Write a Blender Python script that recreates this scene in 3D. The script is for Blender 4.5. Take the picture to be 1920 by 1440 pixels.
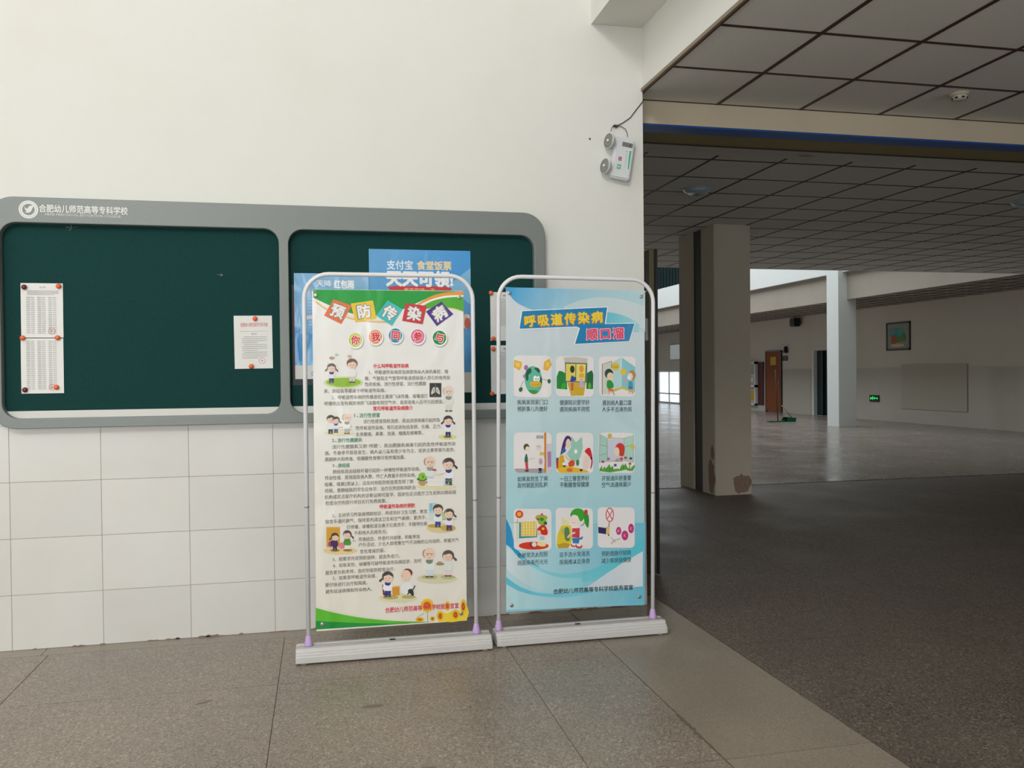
import bpy, bmesh, math, random
from mathutils import Vector, Matrix
random.seed(7)
for o in list(bpy.data.objects): bpy.data.objects.remove(o)
SC = bpy.context.scene
COL = SC.collection
R = math.radians

# ------------------------------------------------------------ camera
F_PX, YAW, PITCH, ROLL, CAM_Y, CAM_Z = 1603.7, R(12.532), R(0.689), R(0.597), -5.032, 1.453
cd = bpy.data.cameras.new('camera'); cam = bpy.data.objects.new('camera', cd); COL.objects.link(cam)
cd.sensor_width = 36; cd.lens = F_PX / 1920 * 36; cd.clip_end = 200
rt = Vector((math.cos(YAW), -math.sin(YAW), 0)); dh = Vector((math.sin(YAW), math.cos(YAW), 0)); zz = Vector((0, 0, 1))
fw = math.cos(PITCH) * dh - math.sin(PITCH) * zz; up = math.cos(PITCH) * zz + math.sin(PITCH) * dh
r2 = math.cos(ROLL) * rt - math.sin(ROLL) * up; u2 = math.sin(ROLL) * rt + math.cos(ROLL) * up
M = Matrix((r2, u2, -fw)).transposed().to_4x4(); M.translation = Vector((0, CAM_Y, CAM_Z)); cam.matrix_world = M
SC.camera = cam

# ------------------------------------------------------------ world, daylight and added fills
W = bpy.data.worlds.new('sky'); SC.world = W; W.use_nodes = True
W.node_tree.nodes['Background'].inputs[0].default_value = (0.80, 0.92, 1.0, 1)
W.node_tree.nodes['Background'].inputs[1].default_value = 1.6
def area(name, loc, sx, sy, power, to, col=(1, 1, 1)):
    l = bpy.data.lights.new(name, 'AREA'); l.shape = 'RECTANGLE'; l.size = sx; l.size_y = sy; l.energy = power; l.color = col
    o = bpy.data.objects.new(name, l); COL.objects.link(o); o.location = loc
    o.rotation_euler = (Vector(to)).to_track_quat('-Z', 'Z').to_euler(); return o
area('daylight_clerestory', (-4.2, -11.6, 8.0), 3.6, 2.2, 540, (0, 1, 0), (0.98, 0.99, 1.0))
area('fill_lobby_low', (-4.0, -11.6, 1.7), 7.0, 2.8, 260, (0, 1, 0), (0.94, 0.98, 1.0))  # unseen low fill light, added behind the camera
area('daylight_side_windows', (-7.8, -5.0, 3.6), 6.0, 4.0, 85, (1, 0, 0), (0.97, 0.98, 1.0))
area('fill_passage_rear', (7.0, -5.9, 1.5), 7.0, 2.4, 55, (0, 1, 0), (0.97, 0.98, 1.0))  # added fill light at the passage rear, brightens ceilings and floor
area('skylight_hall', (9.0, 22.0, 8.9), 6.5, 22, 1700, (0, 0, -1), (0.88, 0.95, 1.0))
SC.view_settings.view_transform = 'Standard'; SC.view_settings.look = 'None'
SC.view_settings.exposure = 0.0; SC.view_settings.gamma = 1.0; SC.view_settings.use_curve_mapping = False

# ------------------------------------------------------------ materials
def lin(h):
    c = [int(h[i:i + 2], 16) / 255 for i in (0, 2, 4)]
    return tuple(x / 12.92 if x <= 0.04045 else ((x + 0.055) / 1.055) ** 2.4 for x in c)
MATS = {}
def mat(name, hexc, rough=0.6, metal=0.0, noise=0.0, nscale=8.0, bump=0.0, bscale=60.0, spec=0.5, dark=None, emit=0, alpha=1, trans=0, coat=0, objvar=0):
    if name in MATS: return MATS[name]
    m = bpy.data.materials.new(name); m.use_nodes = True; nt = m.node_tree; b = nt.nodes['Principled BSDF']; MATS[name] = m
    c = lin(hexc); b.inputs['Roughness'].default_value = rough; b.inputs['Metallic'].default_value = metal
    b.inputs['Specular IOR Level'].default_value = spec; b.inputs['Coat Weight'].default_value = coat
    b.inputs['Base Color'].default_value = (*c, 1)
    if trans: b.inputs['Transmission Weight'].default_value = trans
    if emit: b.inputs['Emission Color'].default_value = (*c, 1); b.inputs['Emission Strength'].default_value = emit
    tc = nt.nodes.new('ShaderNodeTexCoord')
    if noise:
        n = nt.nodes.new('ShaderNodeTexNoise'); n.inputs['Scale'].default_value = nscale; n.inputs['Detail'].default_value = 6
        nt.links.new(tc.outputs['Object'], n.inputs['Vector'])
        mr = nt.nodes.new('ShaderNodeMapRange'); mr.inputs[1].default_value = .3; mr.inputs[2].default_value = .7
        nt.links.new(n.outputs['Fac'], mr.inputs[0])
        mx = nt.nodes.new('ShaderNodeMix'); mx.data_type = 'RGBA'; mx.inputs[6].default_value = (*c, 1)
        d = lin(dark) if dark else tuple(x * (1 - noise) for x in c)
        mx.inputs[7].default_value = (*d, 1); nt.links.new(mr.outputs[0], mx.inputs[0]); last = mx.outputs[2]
        if objvar:
            oi = nt.nodes.new('ShaderNodeObjectInfo'); m2 = nt.nodes.new('ShaderNodeMapRange'); m2.inputs[3].default_value = 1 - objvar; m2.inputs[4].default_value = 1 + objvar * .4
            nt.links.new(oi.outputs['Random'], m2.inputs[0])
            hs = nt.nodes.new('ShaderNodeHueSaturation'); nt.links.new(m2.outputs[0], hs.inputs['Value']); nt.links.new(last, hs.inputs['Color']); last = hs.outputs[0]
        nt.links.new(last, b.inputs['Base Color'])
    if bump:
        n = nt.nodes.new('ShaderNodeTexNoise'); n.inputs['Scale'].default_value = bscale; n.inputs['Detail'].default_value = 4
        nt.links.new(tc.outputs['Object'], n.inputs['Vector'])
        bp = nt.nodes.new('ShaderNodeBump'); bp.inputs['Strength'].default_value = bump; bp.inputs['Distance'].default_value = .01
        nt.links.new(n.outputs['Fac'], bp.inputs['Height']); nt.links.new(bp.outputs[0], b.inputs['Normal'])
    return m
def terrazzo(name, base, pale, darkc, rough=.3, scale=95):
    m = bpy.data.materials.new(name); m.use_nodes = True; nt = m.node_tree; b = nt.nodes['Principled BSDF']; N = nt.nodes.new; L = nt.links.new
    if rough > .4: b.inputs['Specular IOR Level'].default_value = .25
    tc = N('ShaderNodeTexCoord')
    v = N('ShaderNodeTexVoronoi'); v.inputs['Scale'].default_value = scale; L(tc.outputs['Object'], v.inputs['Vector'])
    cr = N('ShaderNodeValToRGB'); L(v.outputs['Color'], cr.inputs[0])
    e = cr.color_ramp.elements; e[0].position = .12; e[0].color = (*lin(darkc), 1); e[1].position = .92; e[1].color = (*lin(pale), 1)
    k = cr.color_ramp.elements.new(.45); k.color = (*lin(base), 1); k = cr.color_ramp.elements.new(.68); k.color = (*lin(base), 1)
    n = N('ShaderNodeTexNoise'); n.inputs['Scale'].default_value = 1.3; n.inputs['Detail'].default_value = 7; L(tc.outputs['Object'], n.inputs['Vector'])
    mr = N('ShaderNodeMapRange'); mr.inputs[1].default_value = .3; mr.inputs[2].default_value = .7; mr.inputs[3].default_value = .80; mr.inputs[4].default_value = 1.08; L(n.outputs['Fac'], mr.inputs[0])
    oi = N('ShaderNodeObjectInfo'); m2 = N('ShaderNodeMapRange'); m2.inputs[3].default_value = .95; m2.inputs[4].default_value = 1.04; L(oi.outputs['Random'], m2.inputs[0])
    mu = N('ShaderNodeMath'); mu.operation = 'MULTIPLY'; L(mr.outputs[0], mu.inputs[0]); L(m2.outputs[0], mu.inputs[1])
    hs = N('ShaderNodeHueSaturation'); L(cr.outputs[0], hs.inputs['Color']); L(mu.outputs[0], hs.inputs['Value'])
    L(hs.outputs[0], b.inputs['Base Color'])
    r = N('ShaderNodeMapRange'); r.inputs[1].default_value = .3; r.inputs[2].default_value = .7; r.inputs[3].default_value = rough * .8; r.inputs[4].default_value = rough * 1.35; L(n.outputs['Fac'], r.inputs[0]); L(r.outputs[0], b.inputs['Roughness'])
    MATS[name] = m; return m
def plaster(name, base, stain, amount=.35):
    m = bpy.data.materials.new(name); m.use_nodes = True; nt = m.node_tree; b = nt.nodes['Principled BSDF']; N = nt.nodes.new; L = nt.links.new
    tc = N('ShaderNodeTexCoord'); n = N('ShaderNodeTexNoise'); n.inputs['Scale'].default_value = 1.1; n.inputs['Detail'].default_value = 8; n.inputs['Roughness'].default_value = .6; L(tc.outputs['Object'], n.inputs['Vector'])
    mr = N('ShaderNodeMapRange'); mr.inputs[1].default_value = .5; mr.inputs[2].default_value = .78; mr.inputs[4].default_value = amount; L(n.outputs['Fac'], mr.inputs[0])
    mx = N('ShaderNodeMix'); mx.data_type = 'RGBA'; mx.inputs[6].default_value = (*lin(base), 1); mx.inputs[7].default_value = (*lin(stain), 1); L(mr.outputs[0], mx.inputs[0]); L(mx.outputs[2], b.inputs['Base Color'])
    n2 = N('ShaderNodeTexNoise'); n2.inputs['Scale'].default_value = 120; n2.inputs['Detail'].default_value = 3; L(tc.outputs['Object'], n2.inputs['Vector'])
    bp = N('ShaderNodeBump'); bp.inputs['Strength'].default_value = .06; bp.inputs['Distance'].default_value = .01; L(n2.outputs['Fac'], bp.inputs['Height']); L(bp.outputs[0], b.inputs['Normal'])
    b.inputs['Roughness'].default_value = .8; b.inputs['Specular IOR Level'].default_value = .25
    MATS[name] = m; return m
def print_mat(name, rough=.4, coat=0.0, bump=0.0, bscale=3):
    m = bpy.data.materials.new(name); m.use_nodes = True; nt = m.node_tree; b = nt.nodes['Principled BSDF']
    a = nt.nodes.new('ShaderNodeVertexColor'); a.layer_name = 'ink'; nt.links.new(a.outputs[0], b.inputs['Base Color'])
    b.inputs['Roughness'].default_value = rough; b.inputs['Coat Weight'].default_value = coat; b.inputs['Coat Roughness'].default_value = .12
    if bump:
        tc = nt.nodes.new('ShaderNodeTexCoord'); mp = nt.nodes.new('ShaderNodeMapping'); mp.inputs['Scale'].default_value = (1.6, 1, 1); nt.links.new(tc.outputs['Object'], mp.inputs[0])
        n = nt.nodes.new('ShaderNodeTexNoise'); n.inputs['Scale'].default_value = bscale; n.inputs['Detail'].default_value = 2; n.inputs['Distortion'].default_value = .6
        nt.links.new(mp.outputs[0], n.inputs['Vector']); bp = nt.nodes.new('ShaderNodeBump'); bp.inputs['Strength'].default_value = bump; bp.inputs['Distance'].default_value = .05
        nt.links.new(n.outputs['Fac'], bp.inputs['Height']); nt.links.new(bp.outputs[0], b.inputs['Normal']); nt.links.new(bp.outputs[0], b.inputs['Coat Normal'])
    MATS[name] = m; return m

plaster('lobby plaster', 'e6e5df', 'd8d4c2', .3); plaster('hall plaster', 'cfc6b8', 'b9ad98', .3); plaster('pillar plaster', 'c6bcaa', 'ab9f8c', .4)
terrazzo('terrazzo lobby', '998b7d', 'bbb1a5', '776b60', scale=140); terrazzo('terrazzo strip', '9b8f80', 'ab9f90', '8a7f70', scale=190)
terrazzo('terrazzo corridor', '6f655b', '958a80', '50473f', rough=.5, scale=130); terrazzo('terrazzo hall', '8b8079', 'a89d95', '6b615b', rough=.22, scale=60)
PR = print_mat('vinyl print', .36, .45, .34, 2.4); PP = print_mat('paper print', .55); PL = print_mat('laminated poster', .3, .6, .25, 5)

# ------------------------------------------------------------ geometry helpers
class MB:
    def __init__(s): s.bm = bmesh.new(); s.mi = 0; s.ink = None
    def face(s, pts, col=None):
        vs = [s.bm.verts.new(p) for p in pts]
        try: f = s.bm.faces.new(vs)
        except ValueError: return
        f.material_index = s.mi
        if col is not None:
            if s.ink is None: s.ink = s.bm.loops.layers.float_color.new('ink')
            for i, l in enumerate(f.loops): l[s.ink] = (*(col[i] if isinstance(col, list) else col), 1)
    def box(s, x0, x1, y0, y1, z0, z1, bev=0):
        r = bmesh.ops.create_cube(s.bm, size=1)['verts']
        for v in r: v.co = Vector((x0 + (v.co.x + .5) * (x1 - x0), y0 + (v.co.y + .5) * (y1 - y0), z0 + (v.co.z + .5) * (z1 - z0)))
        if bev:
            es = {e for v in r for e in v.link_edges}; bmesh.ops.bevel(s.bm, geom=list(es), offset=bev, segments=2, affect='EDGES')
        return s
    def tube(s, pts, r, n=10, cap=True):
        pts = [Vector(p) for p in pts]; rings = []; rr = r if isinstance(r, (list, tuple)) else [r] * len(pts)
        t0 = (pts[1] - pts[0]).normalized(); a = Vector((0, 0, 1)) if abs(t0.z) < .9 else Vector((0, 1, 0)); u = t0.cross(a).normalized()
        for i, p in enumerate(pts):
            t = (pts[min(i + 1, len(pts) - 1)] - pts[max(i - 1, 0)]).normalized(); u = (u - t * u.dot(t)).normalized(); v = t.cross(u)
            rings.append([s.bm.verts.new(p + (u * math.cos(2 * math.pi * k / n) + v * math.sin(2 * math.pi * k / n)) * rr[i]) for k in range(n)])
        for A, B in zip(rings, rings[1:]):
            for k in range(n):
                f = s.bm.faces.new((A[k], A[(k + 1) % n], B[(k + 1) % n], B[k])); f.smooth = True
        if cap: s.bm.faces.new(rings[0][::-1]); s.bm.faces.new(rings[-1])
        return s
    def lathe(s, prof, c=(0, 0, 0), axis='Z', n=20, mtx=None):
        rings = []
        for r, h in prof:
            ring = []
            for k in range(n):
                a = 2 * math.pi * k / n; x, y = r * math.cos(a), r * math.sin(a)
                p = {'Z': Vector((x, y, h)), 'Y': Vector((x, h, y)), 'X': Vector((h, x, y))}[axis]
                if mtx is not None: p = mtx @ p
                ring.append(s.bm.verts.new(p + Vector(c)))
            rings.append(ring)
        for A, B in zip(rings, rings[1:]):
            for k in range(n):
                f = s.bm.faces.new((A[k], A[(k + 1) % n], B[(k + 1) % n], B[k])); f.smooth = True
        s.bm.faces.new(rings[0][::-1]); s.bm.faces.new(rings[-1]); return s
    def sweep_x(s, prof, x0, x1, end=0):
        """closed profile of (y, z) swept along x; ends drawn in by `end`"""
        xs = [(x0, .93), (x0 + .004, .985), (x0 + .02, 1), (x1 - .02, 1), (x1 - .004, .985), (x1, .93)]
        cy = sum(p[0] for p in prof) / len(prof); rings = []
        for x, k in xs:
            rings.append([s.bm.verts.new((x, cy + (y - cy) * k, z * (k if z > .02 else 1))) for y, z in prof])
        n = len(prof)
        for A, B in zip(rings, rings[1:]):
            for k in range(n): s.bm.faces.new((A[k], B[k], B[(k + 1) % n], A[(k + 1) % n]))
        s.bm.faces.new(rings[0]); s.bm.faces.new(rings[-1][::-1]); return s
    def prism_y(s, pts, y0, y1):
        """outline of (x, z) points given thickness from y0 to y1"""
        A = [s.bm.verts.new((x, y0, z)) for x, z in pts]; B = [s.bm.verts.new((x, y1, z)) for x, z in pts]
        s.bm.faces.new(A); s.bm.faces.new(B[::-1]); n = len(pts)
        for k in range(n): s.bm.faces.new((A[k], B[k], B[(k + 1) % n], A[(k + 1) % n]))
        return s
    def build(s, name, m, parent=None, smooth=False, recalc=True):
        if recalc: bmesh.ops.recalc_face_normals(s.bm, faces=s.bm.faces)
        me = bpy.data.meshes.new(name); s.bm.to_mesh(me); s.bm.free()
        for k in (m if isinstance(m, list) else [m]): me.materials.append(MATS[k] if isinstance(k, str) else k)
        o = bpy.data.objects.new(name, me); COL.objects.link(o)
        if parent: o.parent = parent
        if smooth:
            for p in me.polygons: p.use_smooth = True
        return o
def empty(name, loc=(0, 0, 0), rot=(0, 0, 0)):
    o = bpy.data.objects.new(name, None); COL.objects.link(o); o.location = loc; o.rotation_euler = rot; o.empty_display_size = .1; return o
def tag(o, label, cat, group=None):
    o['label'] = label; o['category'] = cat
    if group: o['group'] = group
    return o
def struct(o, label=None):
    o['kind'] = 'structure'
    if label: o['label'] = label
    return o
def copy_of(o, loc, parent=None):
    c = o.copy(); COL.objects.link(c); c.location = loc; c.parent = parent if parent is not None else o.parent; return c
def rrect(x0, x1, z0, z1, r, n=6):
    p = []
    for cx, cz, a in ((x1 - r, z1 - r, 0), (x0 + r, z1 - r, 90), (x0 + r, z0 + r, 180), (x1 - r, z0 + r, 270)):
        for k in range(n + 1): t = R(a + 90 * k / n); p.append((cx + r * math.cos(t), cz + r * math.sin(t)))
    return p
def text_into(mb, s, cx, cz, w, h, col, y=0.0, bold=0.0, rot=0.0, keep=False, res=1):
    """lettering from Blender's own font, fitted to width w and glyph height h, centred at (cx, cz), drawn in the x-z plane at depth y"""
    cu = bpy.data.curves.new('t', 'FONT'); cu.body = s; cu.size = 1; cu.resolution_u = res; cu.fill_mode = 'FRONT'
    ob = bpy.data.objects.new('t', cu); COL.objects.link(ob); dg = bpy.context.evaluated_depsgraph_get(); me = bpy.data.meshes.new_from_object(ob.evaluated_get(dg))
    xs = [v.co.x for v in me.vertices]
    if not xs: bpy.data.objects.remove(ob); return
    a, b = min(xs), max(xs); cjk = any(ord(c) > 0x2e80 for c in s)
    if cjk: z0, z1 = -.07, .83
    else: ys = [v.co.y for v in me.vertices]; z0, z1 = min(ys), max(ys)
    if len(s) == 1: a, b = min(a, .05), max(b, .95)
    kx = w / (b - a); kz = h / (z1 - z0); ca, sa = math.cos(R(rot)), math.sin(R(rot))
    P = []
    for v in me.vertices:
        x = (v.co.x - (a + b) / 2) * kx; z = (v.co.y - (z0 + z1) / 2) * kz; P.append((cx + x * ca - z * sa, y, cz + x * sa + z * ca))
    if mb.ink is None: mb.ink = mb.bm.loops.layers.float_color.new('ink')
    d = bold * h                                  # heavier strokes: the same glyph laid down again a little to each side
    offs = [(0, 0)] if d == 0 else ([(-d * .5, 0), (d * .5, 0)] if bold < .018 else [(d * math.cos(k * math.pi / 4), d * math.sin(k * math.pi / 4)) for k in range(0, 8, 1 if bold > .034 else 2)])
    for n_, (dx, dz) in enumerate(offs):
        vs = [mb.bm.verts.new((p[0] + dx, p[1] - n_ * .000014, p[2] + dz)) for p in P]
        for p in me.polygons:
            try: f = mb.bm.faces.new([vs[i] for i in p.vertices])
            except ValueError: continue
            f.material_index = mb.mi
            for l in f.loops: l[mb.ink] = (*col, 1)
    bpy.data.objects.remove(ob); bpy.data.curves.remove(cu); bpy.data.meshes.remove(me)
def ellipse(cx, cz, rx, rz, n=20): return [(cx + rx * math.cos(2 * math.pi * k / n), cz + rz * math.sin(2 * math.pi * k / n)) for k in range(n)]
def flat(mb, pts, hexc, y): mb.face([(x, y, z) for x, z in pts], lin(hexc))
def draw_art(ops, parent, m, step=.00008):
    pic = MB(); txt = MB()
    for o in ops:
        L, k = o[0], o[1]; y = -.0008 - L * step
        if k == 'p': p = o[3]; flat(pic, [(p[i] / 1000, p[i + 1] / 1000) for i in range(0, len(p), 2)], o[2], y)
        elif k == 's':
            c0, c1, A, B = lin(o[2]), lin(o[3]), o[4], o[5]; A = [(A[i] / 1000, A[i + 1] / 1000) for i in range(0, len(A), 2)]; B = [(B[i] / 1000, B[i + 1] / 1000) for i in range(0, len(B), 2)]
            n = min(len(A), len(B)) - 1; cs = [tuple(c0[j] + (c1[j] - c0[j]) * i / n for j in range(3)) for i in range(n + 1)]
            for i in range(n): pic.face([(A[i][0], y, A[i][1]), (A[i + 1][0], y, A[i + 1][1]), (B[i + 1][0], y, B[i + 1][1]), (B[i][0], y, B[i][1])], [cs[i], cs[i + 1], cs[i + 1], cs[i]])
        else: text_into(txt, o[3], o[4] / 1000, o[5] / 1000, o[6] / 1000, o[7] / 1000, lin(o[2]), y, o[8], o[9], res=2 if o[7] > 30 else 1)
    pic.build('printed_picture', m, parent, recalc=False); txt.build('printed_text', m, parent, recalc=False)

# simple materials
mat('wall tile glaze', 'e0deda', .22, noise=.05, nscale=1.2, dark='d6d3cd', objvar=.035, bump=.02, bscale=3)
mat('tile joint', 'b8b1a5', .9)
mat('board grey metal', '838885', .42, metal=.15, noise=.05, nscale=90)
mat('board green felt', '1d4644', .95, noise=.25, nscale=260, dark='173937', spec=.15)
mat('ledge white', 'dcdad4', .5); mat('frame tube white', 'ebebee', .3); mat('base plastic', 'cdcac8', .42, noise=.04, nscale=30); mat('socket lilac', 'c7a9dc', .4)
mat('dark slot', '3a3836', .6); mat('grommet metal', 'b9b6b0', .3, metal=.9); mat('cord clear', 'a9a8a4', .5)
mat('ceiling tile', 'efede6', .9, noise=.05, nscale=120, dark='e2e0d8', bump=.1, bscale=200, objvar=.03, spec=.2)
mat('ceiling bar brown', '3f2217', .5); mat('ceiling bar dark', '1d120e', .5); mat('edge trim brown', '8a7c68', .5); mat('edge trim dark', '55301e', .5)
mat('shutter blue', '0f55a8', .45); mat('olive paint', '8f8252', .6); mat('beam cream', 'd9ccb4', .75, noise=.04, nscale=4)
mat('black plastic', '1b1b1d', .4); mat('lamp housing', 'dfe2e4', .4); mat('reflector grey', '8b8d88', .35, metal=.4); mat('bulb', 'f2f0e8', .2); mat('wire black', '39332f', .6)
mat('magnet orange', 'ee6b3a', .3); mat('magnet maroon', '6d1128', .25); mat('floor joint', '62594f', .9); mat('floor wear', '6f6154', .95); mat('peeling', '9c8270', .95, noise=.25, nscale=30, bump=.5, bscale=60)
mat('detector ivory', 'cfc9b4', .45); mat('light dish', '9fb0b8', .15, coat=.5); mat('dark green', '10282a', .4); mat('door wood', '8c4b22', .6, noise=.2, nscale=6, spec=.2)
mat('picture frame', '3a2c20', .4); mat('glass dark', '14201f', .08); mat('yellow paper', 'c79f2a', .7); mat('maroon board', '4f1218', .6); mat('sign dark', '2c3038', .5)
mat('sign green lit', '19c45a', .5, emit=1.2); mat('dustpan green', '1d6b44', .4); mat('broom dark', '2e2a26', .6); mat('bamboo', '8a6a44', .6); mat('hall white', 'dde0dc', .7, noise=.03, nscale=5)
mat('hall tile', 'bdb6a8', .12, noise=.05, nscale=2); mat('olive metal', '6e6a4e', .45); mat('metal grey', '9a9c9a', .35, metal=.6); mat('panel beige', 'b3aa9a', .6)
mat('water stain', 'c9a583', .8)

XC = 1.969
# ============================================================ SETTING
# ---- lobby wall that carries the notice board
w = MB().box(-9, XC, .0, .19, -.02, 10).build('wall_left', 'lobby plaster'); struct(w, 'tall off-white plaster wall behind the notice board')
for i in range(-6, 9):
    x0 = -1.6312 + .452 * (i - 1) + .001; x1 = x0 + .45
    if x1 > XC: x1 = XC - .001
    for j in range(5):
        z1 = .8994 + .302 * 2 - .302 * j - .0013; z0 = z1 - .2994
        z0 = max(z0, .001)
        if z1 - z0 < .05 or x1 - x0 < .05: continue
        MB().box(x0, x1, -.007, .002, z0, z1, .0012).build('tile', 'wall tile glaze', w)
MB().box(-5.2, XC - .001, -.003, .002, .001, 1.502).build('tile_grout', 'tile joint', w)
ch = MB()
for k in range(46):
    x = -1.75 + k * .08 + random.uniform(-.03, .03); 
    if random.random() < .45: continue
    L = random.uniform(.02, .12); h = random.uniform(.004, .014)
    pts = [(x, .0005)] + [(x + L * t / 5, .0005 + h * random.uniform(.3, 1)) for t in range(1, 5)] + [(x + L, .0005)]
    if x + L < XC - .02: ch.prism_y(pts, -.0085, -.004)
o = ch.build('chipped_edge', 'peeling', w); o['kind'] = 'stuff'

# ---- fascia above the passage ceiling, beam under it, lobby shell
struct(MB().box(XC, XC + .2, -12, .19, 3.215, 10).build('wall_right', 'lobby plaster'), 'plaster fascia over the passage ceiling')
struct(MB().box(1.638, XC, -12, 0, 3.59, 4.3).build('beam', 'lobby plaster'), 'square plaster beam high on the fascia')
t_ = MB(); t_.box(XC - .010, XC + .004, -8, .0, 3.198, 3.218); tr = t_.build('trim_1', 'edge trim brown'); struct(tr, 'brown strip along the ceiling edge')
MB().box(XC + .004, XC + .018, -8, .185, 3.197, 3.214).build('edge_bar', 'edge trim dark', tr)
struct(MB().box(XC + .05, XC + .25, -12, -4.4, 0, 3.2).build('wall_right', 'lobby plaster'), 'unseen wall added beside the lobby to shade the passage')  # out-of-view wall, added to keep lobby daylight off the passage
sh = MB().box(-9.2, -9, -12, 0, 0, 10); struct(sh.build('wall_left', 'lobby plaster'), 'far left wall of the lobby')
struct(MB().box(-9, XC + .2, -12.2, -12, 0, 10).build('wall_back', 'lobby plaster'), 'rear wall of the lobby')
struct(MB().box(-9.2, XC + .2, -12.2, .2, 10, 10.2).build('ceiling', 'lobby plaster'), 'high lobby ceiling')
struct(MB().box(XC + .25, 15.65, -6.2, -6, 0, 3.3).build('wall_back', 'hall plaster'), 'rear wall of the passage')

# ---- floor
fl = MB().box(-9.2, 16, -12.2, 60, -.06, -.0185).build('floor', 'floor joint'); struct(fl, 'speckled terrazzo floor of large cast panels')
def panel(x0, x1, y0, y1, m, g=.0011): MB().box(x0 + g, x1 - g, y0 + g, y1 - g, -.02, 0, .0012).build('panel', m, fl)
xs = [-9.2, -6.22, -5.02, -3.82, -2.62, -1.42, -.22, .94, 1.455]; ys = [-12.2, -7.0, -5.75, -4.53, -3.31, -2.09, -.87, -.13]
for a, b in zip(xs, xs[1:]):
    for c, d in zip(ys, ys[1:]): panel(a, b, c, d, 'terrazzo lobby')
for a, b in zip([-9.2, -5.0, -1.46, .94], [-5.0, -1.46, .94, 1.455]): panel(a, b, -.13, .0, 'terrazzo strip')
for c, d in ((-12.2, -4.6), (-4.6, -2.09), (-2.09, .19)): panel(1.455, 2.082, c, d, 'terrazzo strip', .003)
yr = [-6.0, -4.53, -3.31, -2.09, -.87, .35, 1.55, 2.75, 3.85, 4.93]; xr = [2.082, 3.29, 4.49, 5.69, 6.89, 8.09, 9.29, 10.49, 11.69, 12.89, 14.3, 15.65]
for a, b in zip(xr, xr[1:]):
    for c, d in zip(yr, yr[1:]): panel(a, b, c, d, 'terrazzo corridor')
panel(.0, 2.082, .19, 4.93, 'terrazzo corridor')
panel(-2, 15.65, 4.99, 8.4, 'terrazzo hall'); panel(-2, 15.65, 8.4, 60, 'terrazzo hall')
wj = MB()
Lft, Rgt = [], []
for k in range(61):
    y = -1.30 - k * .022; t = k / 60; a = .013 * math.exp(-((t - .38) / .16) ** 2) * abs(math.sin(k * 1.7)) ** .5 + .0015
    Lft.append((1.455 - a * random.uniform(.4, 1.3), y, .0006)); Rgt.append((1.456 + a * random.uniform(.2, .9), y, .0006))
for k in range(60): wj.face([Lft[k], Rgt[k], Rgt[k + 1], Lft[k + 1]])
for k in range(30):
    y = .1 - k * .07; a = random.uniform(.003, .008); wj.face([(2.082 - a, y, .0006), (2.084 + a, y - .01, .0006), (2.083 + a, y - .06, .0006), (2.081 - a, y - .065, .0006)])
o = wj.build('worn_joint', 'floor wear', fl); o['kind'] = 'stuff'
sc_ = MB()
for (x, y, a, b, r) in ((-.53, -1.02, .045, .012, 30), (-.86, -1.62, .05, .012, 35), (-1.3, -1.55, .12, .008, -12), (.35, -1.9, .05, .014, 10), (2.5, -.3, .05, .01, 0), (.2, -1.25, .05, .02, 0)):
    sc_.face([(x + a * math.cos(t) * math.cos(R(r)) - b * math.sin(t) * math.sin(R(r)), y + a * math.cos(t) * math.sin(R(r)) + b * math.sin(t) * math.cos(R(r)), .0005) for t in [k * math.pi / 6 for k in range(12)]])
mat('scuff', '7d7064', .6); o = sc_.build('scuff_mark', 'scuff', fl); o['kind'] = 'stuff'

# ---- passage ceiling (near), with its grid
def grid_ceiling(label, X, Y, H, barm, bw, backing, tilem='ceiling tile', stub=0):
    c = MB().box(*backing, H + .012, H + .05).build('ceiling', 'ceiling tile'); struct(c, label)
    cache = {}
    for a, b in zip(X, X[1:]):
        for p, q in zip(Y, Y[1:]):
            k = (round(b - a, 3), round(q - p, 3))
            if k not in cache:
                mb = MB(); hx, hy = (b - a) / 2 - bw / 2 - .0005, (q - p) / 2 - bw / 2 - .0005; mb.box(-hx, hx, -hy, hy, 0, .012); t = mb.build('tile', tilem, c); cache[k] = t
            else: t = cache[k].copy(); COL.objects.link(t); t.parent = c
            t.location = ((a + b) / 2, (p + q) / 2, H)
    g = MB()
    for x in X[1:-1]: g.box(x - bw / 2, x + bw / 2, Y[0] - stub, Y[-1], H - .004, H + .013)
    for y in Y[(0 if stub else 1):(-1 if stub else None)]:
        g.box(X[0], X[-1], y - bw * .42, y + bw * .42, H - .003, H + .013)
    g.build('grid_bars', barm, c); return c
X1 = [XC + .01] + [2.5609 + .6 * i for i in range(0, 13)]; Y1 = [.1819 - .6 * j for j in range(9, -1, -1)]
grid_ceiling('suspended ceiling of the passage with brown grid', X1, Y1, 3.2088, 'ceiling bar brown', .024, (XC + .02, 15.65, -6.2, .19))
X2 = [2.5049 + .6 * i for i in range(-4, 21)]; Y2 = [1.4111 + .6 * j for j in range(0, 12)]
c2 = grid_ceiling('low dark suspended ceiling beyond the shutter beam', X2, Y2, 3.174, 'ceiling bar dark', .021, (.0, 15.65, .6, 8.12), stub=.13)
MB().box(0, 15.65, .615, 1.4, 3.1745, 3.187).build('border_panel', 'ceiling tile', c2)
MB().box(0, 15.65, 8.02, 8.12, 3.168, 3.2).build('edge_board', 'ceiling tile', c2)
o = MB(); o.face([(x + 4.0 if 0 else x, y, 3.1735) for x, y in [(2.45, .75), (2.55, .73), (2.62, .76), (2.5, .79)]]); o.face([(x, y, 3.1735) for x, y in [(3.72, 1.16), (3.8, 1.13), (3.9, 1.17), (3.8, 1.2)]]); o.build('water_stain', 'water stain', c2)

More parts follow.
